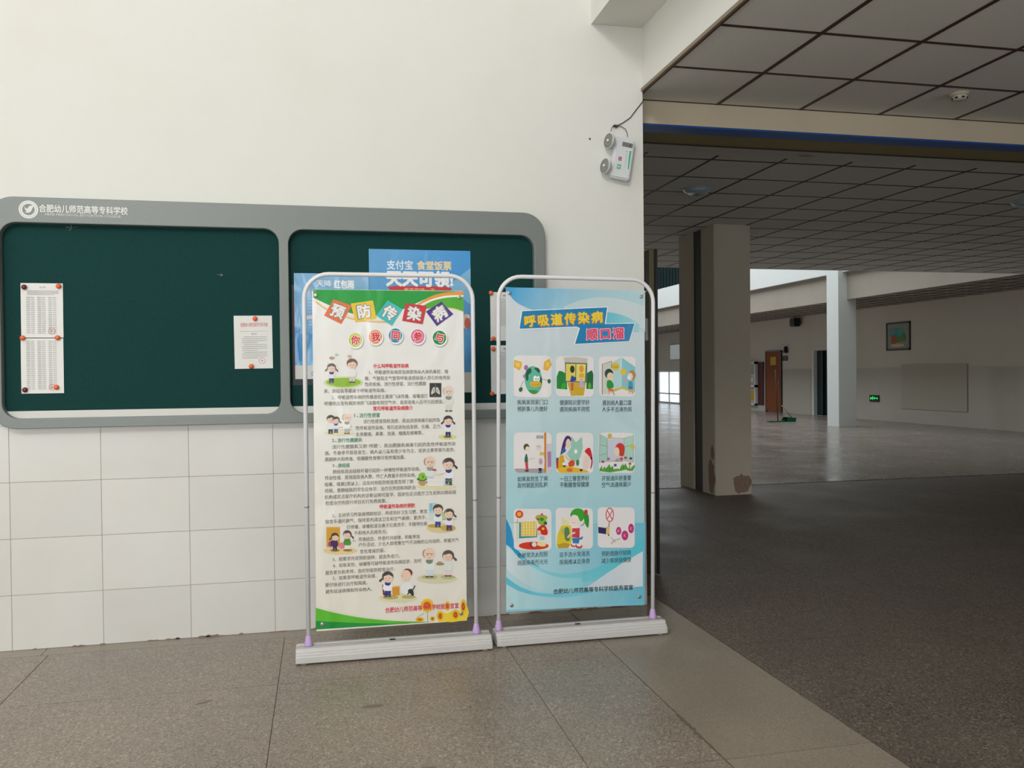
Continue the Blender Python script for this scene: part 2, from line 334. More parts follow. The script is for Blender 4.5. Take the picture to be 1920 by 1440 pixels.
# ---- shutter beam
bm_ = MB().box(XC + .0, 15.65, .182, .33, 3.06, 3.5).build('beam', 'beam cream'); struct(bm_, 'cream beam across the passage over the shutter slot')
MB().box(XC, 15.65, .19, .335, 3.05, 3.06).build('shutter_bar', 'shutter blue', bm_)
MB().box(XC, 15.65, .335, .60, 3.056, 3.5).build('shutter_housing', 'olive paint', bm_)
MB().box(XC, 15.65, .60, .615, 3.05, 3.5).build('edge_strip', 'ceiling bar dark', bm_)
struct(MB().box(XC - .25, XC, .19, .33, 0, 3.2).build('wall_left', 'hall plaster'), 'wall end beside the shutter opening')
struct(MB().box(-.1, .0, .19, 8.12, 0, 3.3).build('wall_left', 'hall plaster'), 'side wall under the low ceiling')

# ---- pillars
def patch(mb, outl, y0, y1): mb.prism_y(outl, y0, y1)
def rough(cx, cz, rx, rz, n=22, j=.22):
    return [(cx + rx * math.cos(2 * math.pi * k / n) * random.uniform(1 - j, 1 + j), cz + rz * math.sin(2 * math.pi * k / n) * random.uniform(1 - j, 1 + j)) for k in range(n)]
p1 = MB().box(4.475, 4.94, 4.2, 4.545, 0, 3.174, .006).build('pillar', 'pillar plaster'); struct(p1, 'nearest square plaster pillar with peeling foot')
pt = [(max(4.477, min(4.938, x)), max(.012, z)) for x, z in rough(4.82, .13, .125, .11)]
MB().prism_y(pt, 4.1972, 4.21).build('peeling_patch', 'peeling', p1)
pb = MB()
for (y, z, a, b) in ((4.3, .22, .1, .2), (4.27, .5, .05, .09)):
    P = [(min(4.47, max(4.2, y + a * math.cos(t) * random.uniform(.7, 1.15))), max(.02, z + b * math.sin(t) * random.uniform(.7, 1.15))) for t in [k * math.pi / 9 for k in range(18)]]
    A = [pb.bm.verts.new((4.4722, q, r)) for q, r in P]; B = [pb.bm.verts.new((4.48, q, r)) for q, r in P]; pb.bm.faces.new(A); pb.bm.faces.new(B[::-1])
    for k in range(18): pb.bm.faces.new((A[k], B[k], B[(k + 1) % 18], A[(k + 1) % 18]))
pb.build('peeling_patch', 'peeling', p1)
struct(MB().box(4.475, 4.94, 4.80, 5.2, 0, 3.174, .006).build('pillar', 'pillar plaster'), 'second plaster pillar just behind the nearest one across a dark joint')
struct(MB().box(4.50, 4.9, 4.545, 4.80, 0, 3.174).build('trim_2', 'dark slot'), 'dark expansion joint filler between the twin pillars')
struct(MB().box(12.88, 13.39, 14.47, 14.99, 0, 9, .006).build('pillar', 'hall white'), 'white hall pillar lit from the side')
struct(MB().box(12.88, 13.39, 33.5, 34.0, 0, 9, .006).build('pillar', 'hall white'), 'distant hall pillar by the gallery')

# ---- hall shell beyond the low ceiling
wr = MB()
yy = [-6.2, 19.2, 20.15, 29.6, 38.5, 60]
wr.box(15.65, 15.9, -6.2, 19.2, 0, 9); wr.box(15.65, 15.9, 19.2, 20.15, 2.1, 9); wr.box(15.65, 15.9, 20.15, 29.6, 0, 9); wr.box(15.65, 15.9, 29.6, 38.5, 1.5, 9); wr.box(15.65, 15.9, 29.6, 38.5, 0, .04); wr.box(15.65, 15.9, 38.5, 60, 0, 9)
wr = wr.build('wall_right', 'hall plaster'); struct(wr, 'long wall of the hall behind the gallery')
wc = MB(); wc.box(15.635, 15.652, -6, 13.2, .0, 1.5); wc.box(15.635, 15.652, 15.7, 19.15, .0, 1.5); wc.box(15.635, 15.652, 20.2, 21.95, 0, 1.5); wc.box(15.635, 15.652, 23.1, 29.6, 0, 1.5); wc.box(15.635, 15.652, 13.2, 15.7, .0, .38)
wc.build('tile_wainscot', 'hall tile', wr)
pb = MB().box(15.615, 15.652, 13.22, 15.69, .38, 1.58, .004).build('cover_board', 'panel beige', wr)
wn = MB(); 
for y in (29.6, 30.8, 32.0, 33.2, 34.4, 35.6, 36.8, 38.45): wn.box(15.66, 15.72, y, y + .05, .04, 1.5)
wn.box(15.66, 15.72, 29.6, 38.5, .43, .49); wn.box(15.66, 15.72, 29.6, 38.5, .04, .08); wn.box(15.66, 15.72, 29.6, 38.5, 1.45, 1.5)
struct(wn.build('window_1', 'metal grey'), 'low bright glazed doors at the far end of the hall')
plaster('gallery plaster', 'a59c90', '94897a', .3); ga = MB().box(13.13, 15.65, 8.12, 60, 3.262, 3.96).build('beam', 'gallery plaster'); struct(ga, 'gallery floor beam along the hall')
MB().box(13.0, 13.2, 8.3, 60, 3.96, 4.72).build('parapet', 'hall white', ga)
gs = MB()
for k in range(1, 5): gs.box(13.13 + k * .504 - .012, 13.13 + k * .504 + .012, 8.2, 50, 3.254, 3.264)
for k in range(0, 66): gs.box(13.14, 15.64, 8.5 + k * .6, 8.52 + k * .6, 3.256, 3.264)
gs.build('grid_bars', 'ceiling bar dark', ga)
w2 = MB().box(13.35, 13.4, 24, 33, 4.72, 6.6).build('window_2', 'glass dark'); struct(w2, 'dark green barred windows above the gallery parapet')
bb = MB()
for k in range(30): bb.box(13.30, 13.35, 24 + k * .3, 24.05 + k * .3, 4.72, 6.6)
bb.build('window_bar', 'dark green', w2)
struct(MB().box(-2.2, -2, 8.12, 60, 0, 9).build('wall_left', 'hall white'), 'left wall of the bright hall')
we = MB(); we.box(-2, 0, 50, 50.2, 0, 9); we.box(13, 15.65, 50, 50.2, 0, 9); we.box(0, 13, 50, 50.2, 0, .6); we.box(0, 13, 50, 50.2, 5.5, 9)
struct(we.build('wall_front', 'hall white'), 'end wall of the hall around its big window')
wf = MB()
for k in range(11): wf.box(k * 1.3, k * 1.3 + .07, 50.02, 50.1, .6, 5.5)
for z in (.6, 2.2, 3.8): wf.box(0, 13, 50.02, 50.1, z, z + .06)
struct(wf.build('window_3', 'metal grey'), 'big glazed end window of the hall')
struct(MB().box(-2.2, 15.9, 8.12, 60, 9, 9.2).build('ceiling', 'hall white'), 'high ceiling of the hall')
struct(MB().box(-2.2, 15.9, 8.0, 8.12, 3.19, 9).build('wall_front', 'hall white'), 'hall wall above the low ceiling edge')
# dark doorway with its green door and white jamb
d1 = MB().box(15.78, 15.84, 19.2, 20.15, 0, 2.1).build('door_1', 'dark green'); struct(d1, 'dark green doorway beside the white pillar')
MB().box(15.655, 15.80, 20.06, 20.15, 0, 2.1).build('door_jamb', 'hall white', d1); MB().box(15.70, 15.78, 19.62, 19.66, 0, 2.08).build('door_edge', 'black plastic', d1)
d2 = MB().box(15.60, 15.652, 22.02, 23.03, .03, 2.13, .004).build('door_2', 'door wood'); struct(d2, 'brown wooden door behind the pillar')
MB().box(15.59, 15.652, 21.98, 22.03, 0, 2.17).build('door_frame', 'picture frame', d2); MB().box(15.59, 15.652, 23.02, 23.07, 0, 2.17).build('door_frame', 'picture frame', d2); MB().box(15.59, 15.652, 21.98, 23.07, 2.13, 2.17).build('door_frame', 'picture frame', d2)
MB().box(15.57, 15.60, 22.1, 22.13, .95, 1.1).build('door_handle', 'metal grey', d2)
# glazed door leaf standing open just past the wall end
d3 = MB(); d3.box(2.29, 2.33, .72, .80, .01, 2.33); d3.box(2.29, 2.33, 1.62, 1.70, .01, 2.33); d3.box(2.29, 2.33, .8, 1.62, 2.25, 2.33); d3.box(2.29, 2.33, .8, 1.62, .01, .12)
d3 = d3.build('door_3', 'olive metal'); struct(d3, 'olive metal door leaf standing open behind the wall end')
MB().box(2.305, 2.315, .8, 1.62, .12, 2.25).build('door_glass', 'glass dark', d3); MB().box(2.265, 2.295, .74, .77, 1.68, 1.84, .004).build('door_handle', 'metal grey', d3)
MB().box(2.328, 2.345, .70, .74, .01, 2.33).build('door_edge', 'black plastic', d3)

# ============================================================ THINGS
# ---- notice board
nb = empty('notice_board', (-.2, 0, 1.19)); tag(nb, 'long grey-framed notice board with two green felt panels', 'notice board')
def curve_plate(loops, y0, y1, bev=.004):
    cu = bpy.data.curves.new('c', 'CURVE'); cu.dimensions = '2D'; cu.fill_mode = 'BOTH'; cu.extrude = (y1 - y0) / 2 - bev; cu.bevel_depth = bev; cu.bevel_resolution = 2
    for lp in loops:
        sp = cu.splines.new('POLY'); sp.points.add(len(lp) - 1); sp.use_cyclic_u = True
        for i, (x, z) in enumerate(lp): sp.points[i].co = (x, z, 0, 1)
    ob = bpy.data.objects.new('c', cu); COL.objects.link(ob); me = bpy.data.meshes.new_from_object(ob.evaluated_get(bpy.context.evaluated_depsgraph_get()))
    bpy.data.objects.remove(ob)
    for v in me.vertices: v.co = Vector((v.co.x, (y0 + y1) / 2 + v.co.z, v.co.y))
    return me
me = curve_plate([rrect(-1.70, 1.312, 1.192, 2.408, .13, 10), rrect(-1.645, -.222, 1.238, 2.281, .085, 8), rrect(-.178, 1.252, 1.238, 2.281, .085, 8)], -.068, -.001)
me.materials.append(MATS['board grey metal']); me.flip_normals(); o = bpy.data.objects.new('frame', me); COL.objects.link(o); o.parent = nb; o.matrix_parent_inverse = Matrix.Translation((.2, 0, -1.19))
def nbp(mb, name, m):
    o = mb.build(name, m, nb); o.matrix_parent_inverse = Matrix.Translation((.2, 0, -1.19)); return o
for a, b in ((-1.66, -.21), (-.19, 1.27)):
    nbp(MB().box(a, b, -.024, -.002, 1.225, 2.30), 'felt_panel', 'board green felt')
    me_ = MB().prism_y([(x, z) for x, z in rrect(a + .016, b - .013, 1.24, 1.40, .08, 6) if z < 1.281] + [(a + .016 if 1 else 0, 1.281)] , -.030, -.024)
    nbp(me_, 'ledge', 'ledge white')
lg = MB(); lg.ink = lg.bm.loops.layers.float_color.new('ink'); yb = -.0690
flat(lg, ellipse(-1.498, 2.345, .0475, .0475, 32), 'e4e6e2', yb); flat(lg, ellipse(-1.498, 2.345, .030, .030, 28), '868b88', yb - .0003)
flat(lg, [(-1.519, 2.362), (-1.512, 2.352), (-1.502, 2.349), (-1.496, 2.362), (-1.486, 2.366), (-1.472, 2.364), (-1.480, 2.350), (-1.484, 2.338), (-1.495, 2.328), (-1.510, 2.328), (-1.516, 2.333), (-1.505, 2.335), (-1.514, 2.344)], 'e4e6e2', yb - .0006)
for k in range(22):
    a = 2 * math.pi * k / 22; cx, cz = -1.498 + .039 * math.cos(a), 2.345 + .039 * math.sin(a); flat(lg, ellipse(cx, cz, .0028, .0028, 5), '9da19e', yb - .0003)
nbp(lg, 'emblem', 'paper print' if 0 else PP)
tx = MB(); text_into(tx, '合肥幼儿师范高等专科学校', -1.229, 2.353, .436, .040, lin('e8e9e6'), yb, .02, -.3, res=2); text_into(tx, 'HEFEI PRESCHOOL EDUCATION COLLEGE', -1.232, 2.322, .372, .0125, lin('dfe1de'), yb, .01, -.3)
nbp(tx, 'lettering', PP)
sm = MB()
for cx, cz, s_ in ((-1.30, 2.262, .03), (-.545, 2.02, .016)):
    for k in range(9): a = random.uniform(0, 6.28); sm.tube([(cx, -.026, cz), (cx + s_ * math.cos(a), -.029, cz + s_ * .6 * math.sin(a))], .0009, 4)
mat('tape remnant', '7f928a', .6); nbp(sm, 'tape_remnant', 'tape remnant')['kind'] = 'stuff'

# ---- papers
def sheet(name, x0, x1, z0, z1, y, label, cat, kind, skew=0):
    o = empty(name, (x0, y, z0)); tag(o, label, cat); w_, h_ = x1 - x0, z1 - z0; o.rotation_euler = (0, R(skew), 0)
    base = MB()
    n = 8
    for i in range(n):
        for k in range(n):
            def P(a, b): return (w_ * a / n, -.0015 - .0012 * math.sin(a * .9 + b * .5), h_ * b / n)
            base.face([P(i, k), P(i + 1, k), P(i + 1, k + 1), P(i, k + 1)], lin('e9e8e4'))
    bmesh.ops.remove_doubles(base.bm, verts=base.bm.verts, dist=1e-5); base.build('sheet', PP, o, smooth=True)
    t = MB(); t.ink = t.bm.loops.layers.float_color.new('ink'); y = -.0034
    def bar(a, b, c, h, col): flat(t, [(a * w_, c * h_ - h), (b * w_, c * h_ - h), (b * w_, c * h_ + h), (a * w_, c * h_ + h)], col, y)
    G = 'a2a2a2'
    if kind in ('list', 'list2'):
        top = .88 if kind == 'list' else .95
        if kind == 'list':
            text_into(t, '公 示', w_ * .52, h_ * .925, .03, .009, lin('6c6c6c'), y)
            for r_ in range(4): bar(.15, .9 - .1 * (r_ == 3), .86 - r_ * .022, .0012, 'aaaaaa')
            top = .74
        nrow = 20 if kind == 'list' else 26
        for c_ in range(3):
            for r_ in range(nrow):
                z_ = top - r_ * (top - .05) / nrow; a = .13 + c_ * .26; bar(a, a + .085, z_, .0016, G); bar(a + .105, a + .19, z_, .0016, 'b4b4b4')
        cx, cz = (w_ * .72, h_ * .12) if kind == 'list' else (w_ * .72, h_ * .11)
    else:
        if kind == 'notice':
            text_into(t, '合肥幼儿师范高等专科学校', w_ * .53, h_ * .83, w_ * .72, .022, lin('e58e90'), y, .01); bar(.16, .88, .705, .0007, 'e0a0a4')
            text_into(t, '通 知', w_ * .52, h_ * .655, .03, .008, lin('8a8a8a'), y)
            rows = 12; t0 = .60
        else: rows = 16; t0 = .86; text_into(t, '通知公告', w_ * .5, h_ * .93, .06, .011, lin('7a7a7a'), y)
        for r_ in range(rows): bar(.2 if r_ % 4 else .25, .86 - .25 * (r_ % 4 == 3), t0 - r_ * .036, .0013, 'b0b0b0')
        cx, cz = w_ * .72, h_ * .15
    ring = MB()
    if kind != 'plain':
        for r_ in (0.018,):
            for k in range(24):
                a0, a1 = 2 * math.pi * k / 24, 2 * math.pi * (k + 1) / 24
                t.face([(cx + r_ * math.cos(a0), y, cz + r_ * math.sin(a0)), (cx + r_ * math.cos(a1), y, cz + r_ * math.sin(a1)), (cx + (r_ - .0025) * math.cos(a1), y, cz + (r_ - .0025) * math.sin(a1)), (cx + (r_ - .0025) * math.cos(a0), y, cz + (r_ - .0025) * math.sin(a0))], lin('e6a4aa'))
        flat(t, [(cx + (.006 if k % 2 else .0024) * math.sin(k * math.pi / 5), cz - (.006 if k % 2 else .0024) * math.cos(k * math.pi / 5)) for k in range(10)], 'd8808a', y)
    t.build('printed_text', PP, o, recalc=False)
    return o
YP = -.0245
sheet('notice_paper', -1.556, -1.350, 1.672, 1.962, YP, 'white name list sheet pinned upper left on the green board, with a heading', 'paper', 'list')
sheet('notice_paper', -1.560, -1.352, 1.374, 1.668, YP, 'white name list sheet directly under the upper list at the left of the board', 'paper', 'list2')
sheet('notice_paper', -.474, -.268, 1.496, 1.793, YP, 'single white notice with red heading near the middle bar', 'paper', 'notice', -.5)
sheet('notice_paper', .985, 1.195, 1.651, 1.941, YP, 'upper white sheet half hidden between the two banner stands', 'paper', 'plain')
sheet('notice_paper', .985, 1.195, 1.332, 1.623, YP, 'lower white sheet half hidden between the two banner stands', 'paper', 'plain')
def magnet(x, z, m, label):
    o = MB().lathe([(.0, .0), (.0132, .0), (.0138, -.003), (.0128, -.008), (.0095, -.012), (.005, -.0138), (.0, -.0142)], (0, 0, 0), 'Y', 16).build('magnet', m, None)
    bmesh_dummy = None; o.location = (x, YP - .004, z); tag(o, label, 'magnet', 'round magnets on the notice board')
O_, D_ = 'magnet orange', 'magnet maroon'
for a in ((-1.537, 1.940, D_, 'dark red magnet at the top left corner of the upper list'), (-1.369, 1.947, O_, 'orange magnet at the top right corner of the upper list'),
          (-1.549, 1.670, O_, 'orange magnet at the left end of the seam between the two lists'), (-1.378, 1.671, O_, 'orange magnet at the right end of the seam between the two lists'),
          (-1.541, 1.394, D_, 'dark red magnet at the bottom left of the lower list'), (-1.388, 1.406, O_, 'orange magnet at the bottom right of the lower list beside the seal'),
          (-.362, 1.777, O_, 'orange magnet at the top of the notice with red heading'), (-.385, 1.510, O_, 'orange magnet at the bottom of the notice with red heading'),
          (.989, 1.935, O_, 'orange magnet at the top left of the sheets between the banners'), (1.001, 1.664, O_, 'orange magnet at the bottom left of the upper sheet between the banners'),
          (1.000, 1.602, O_, 'orange magnet at the top left of the lower sheet between the banners'), (.989, 1.335, O_, 'orange magnet at the bottom left of the lower sheet between the banners')): magnet(*a)

# ---- blue posters on the board
def poster(x0, x1, z0, z1, y, label):
    o = empty('poster', (x0, y, z0)); tag(o, label, 'poster'); mb = MB(); mb.ink = mb.bm.loops.layers.float_color.new('ink'); return o, mb, x1 - x0, z1 - z0
o, mb, w_, h_ = poster(-.160, -.02, 1.40, 1.97, YP - .0005, 'edge of a dark red and navy poster showing left of the blue one')
mb2 = MB(); mb2.box(0, .14, -.001, 0, 0, h_); mb2.build('sheet', 'sign dark', o)
for z_, hh, c in ((.30, .16, '5e2328'), (.06, .13, '571f2a')): flat(mb, [(.004, z_), (.012, z_ - .02), (.012, z_ + hh + .03), (.004, z_ + hh)], c, -.0014)
mb.build('printed_picture', PP, o, recalc=False)
o, mb, w_, h_ = poster(-.147, .272, 1.435, 2.036, YP - .004, 'blue poster behind the left side of the left banner stand')
mb2 = MB(); mb2.box(0, w_, -.001, 0, 0, h_); mb2.build('sheet', 'ledge white', o)
mb.face([(0.001, -.0015, .078), (w_, -.0015, .078), (w_, -.0015, h_), (0.001, -.0015, h_)], [lin('5ba6d8'), lin('5ba6d8'), lin('8fbfe0'), lin('7cb2dc')])
flat(mb, [(.06, .34), (.36, .34), (.36, .36), (.06, .36)], 'd9d2dc', -.0019)
for k in range(9): flat(mb, [(.08, .45 - k * .018), (.14, .45 - k * .018), (.14, .456 - k * .018), (.08, .456 - k * .018)], 'b9c4de', -.0018)
flat(mb, [(0, .078), (.06, .12), (.1, .25), (.0, .3)], '3f8fcb', -.0017)
text_into(mb, '天降', .165, .545, .085, .034, lin('f0f3f6'), -.002, .02, 0, res=2); text_into(mb, '红包雨', .278, .540, .112, .046, lin('f4f6f8'), -.0022, .05, 0, res=2)
text_into(mb, '每日红包', .1, .49, .09, .016, lin('e6b9a0'), -.002); text_into(mb, '支', .098, .03, .03, .03, lin('6aa8da'), -.002)
mb.build('printed_picture', PL, o, recalc=False)
o, mb, w_, h_ = poster(.274, .868, 1.345, 2.182, YP - .002, 'large sky-blue canteen poster behind the right side of the left banner stand')
mb2 = MB(); mb2.box(0, w_, -.001, 0, 0, h_); mb2.build('sheet', 'ledge white', o)
mb.face([(0, -.0015, .12), (w_, -.0015, .12), (w_, -.0015, h_), (0, -.0015, h_)], [lin('4c9bd4'), lin('4c9bd4'), lin('3f9be0'), lin('6fb0e0')])
flat(mb, [(0, h_ - .16), (.21, h_ - .11), (.09, h_), (0, h_)], '62a8de', -.0017); flat(mb, [(w_, h_ - .1), (w_ - .14, h_ - .21), (w_, h_ - .32)], '7fbbe4', -.0017); flat(mb, [(.2, h_ - .18), (w_ - .14, h_ - .21), (w_, h_ - .33), (w_, h_ - .5), (.05, h_ - .5)], '569fd6', -.0016)
text_into(mb, '支付宝', .177, h_ - .090, .15, .052, lin('f2f5f8'), -.002, .02, 0, res=2); text_into(mb, '食堂饭票', .378, h_ - .090, .202, .05, lin('f2dcae'), -.002, .035, 0, res=2)
text_into(mb, '天天可领!', .293, h_ - .168, .385, .085, lin('fbfcfd'), -.0022, .06, -.3, res=2)
flat(mb, [(.105, h_ - .218), (.15, h_ - .212), (.44, h_ - .212), (.482, h_ - .22), (.465, h_ - .242), (.482, h_ - .262), (.14, h_ - .262), (.12, h_ - .24)], 'd9363e', -.0021)
text_into(mb, '每天可领一次', .29, h_ - .236, .18, .026, lin('f4b27a'), -.0024, .03)
flat(mb, ellipse(.60 - .035, .42, .026, .045, 18), 'd9c2b4', -.0021); flat(mb, ellipse(.572, .41, .018, .034, 14), 'c2604a', -.0023); flat(mb, ellipse(.578, .45, .009, .012, 10), 'efe3d8', -.0024)
mb.build('printed_picture', PL, o, recalc=False)

# ---- banner stands
def arc_frame(x0, x1, z0, z1, r, n=8):
    p = [(x0, 0, z0), (x0, 0, z1 - r)] + [(x0 + r - r * math.cos(R(90 * k / n)), 0, z1 - r + r * math.sin(R(90 * k / n))) for k in range(1, n + 1)]
    p += [(x1 - r + r * math.sin(R(90 * k / n)), 0, z1 - r + r * math.cos(R(90 * k / n))) for k in range(0, n + 1)] + [(x1, 0, z0)]; return p
def stand(x0, x1, yb, px0, px1, sx0, sz0, sw, sh, art, label, sheetcols, lean=0.0, yaw=0.0):
    cx = (x0 + x1) / 2; root = empty('banner_stand', (cx, yb, 0), (0, 0, R(yaw))); tag(root, label, 'banner stand')
    prof = [(-.078, .008), (-.081, .012), (-.080, .038), (-.076, .045), (-.067, .047), (-.064, .055), (-.056, .058), (-.050, .072), (-.044, .0755), (-.024, .0755), (-.022, .0725), (.022, .0725), (.024, .0755), (.044, .0755), (.050, .072), (.056, .058), (.064, .055), (.067, .047), (.076, .045), (.080, .044), (.080, .012), (.078, .008)]
    MB().sweep_x(prof, x0 - cx, x1 - cx).build('base', 'base plastic', root)
    for s1 in (x0 - cx + .04, x1 - cx - .04):
        for s2 in (-.055, .055): MB().lathe([(.012, 0), (.016, .002), (.017, .010)], (s1, s2, 0), 'Z', 12).build('foot', 'base plastic', root)
    MB().box(-.03, .0, -.008, .008, .0745, .0765, .002).build('base_clip', 'dark slot', root)
    ym = .0; up_ = empty('x') if 0 else None
    rotm = Matrix.Rotation(R(lean), 4, 'Y')
    for px in (px0, px1): MB().lathe([(.021, .0745), (.0215, .079), (.019, .095), (.0135, .125), (.0125, .128)], (px - cx, ym, 0), 'Z', 18).build('pole_socket', 'socket lilac', root)
    H = Matrix.Translation((0, 0, .1)) @ rotm @ Matrix.Translation((0, 0, -.1))
    fr = MB().tube(arc_frame(px0 - cx, px1 - cx, .10, 1.972, .125), .0112, 12); fo = fr.build('frame', 'frame tube white', root); fo.matrix_local = H
    for px in (px0, px1):
        jt = MB().lathe([(.0114, .78), (.0126, .781), (.0126, .787), (.0114, .788)], (px - cx, 0, 0), 'Z', 12).build('joint_ring', 'metal grey', root); jt.matrix_local = H
    sm_ = MB(); c0, c1, c2 = sheetcols; nx, nz = 6, 14
    def colr(t):
        a, b, q = (lin(c0), lin(c1), t * 2) if t < .5 else (lin(c1), lin(c2), t * 2 - 1)
        return tuple(a[i] + (b[i] - a[i]) * q for i in range(3))
    for i in range(nx):
        for k in range(nz):
            sm_.face([(sw * i / nx, 0, sh * k / nz), (sw * (i + 1) / nx, 0, sh * k / nz), (sw * (i + 1) / nx, 0, sh * (k + 1) / nz), (sw * i / nx, 0, sh * (k + 1) / nz)], [colr(k / nz), colr(k / nz), colr((k + 1) / nz), colr((k + 1) / nz)])
    so = sm_.build('banner_sheet', PR, root, recalc=False); so.matrix_local = H @ Matrix.Translation((sx0 - cx, -.004, sz0))
    draw_art(art, so, PR)
    for gx, gz, ex, ez in ((.018, sh - .03, px0, 1.93), (sw - .022, sh - .035, px1, 1.93), (.03, .035, px0, .115), (sw - .03, .04, px1, .115)):
        gr = MB()
        prev = None
        gr.lathe([(.0045, -.004), (.0095, -.0042), (.0105, -.002), (.0105, .001), (.0045, .001)], (gx, -.002, gz), 'Y', 14); gr.build('grommet', 'grommet metal', so)
        if ez > 1: co = MB().tube([(gx + sx0 - cx, -.006, gz + sz0), (ex - cx + (.02 if ex == px0 else -.02), -.002, ez)], .0016, 5).build('cord', 'cord clear', root); co.matrix_local = H
    return root
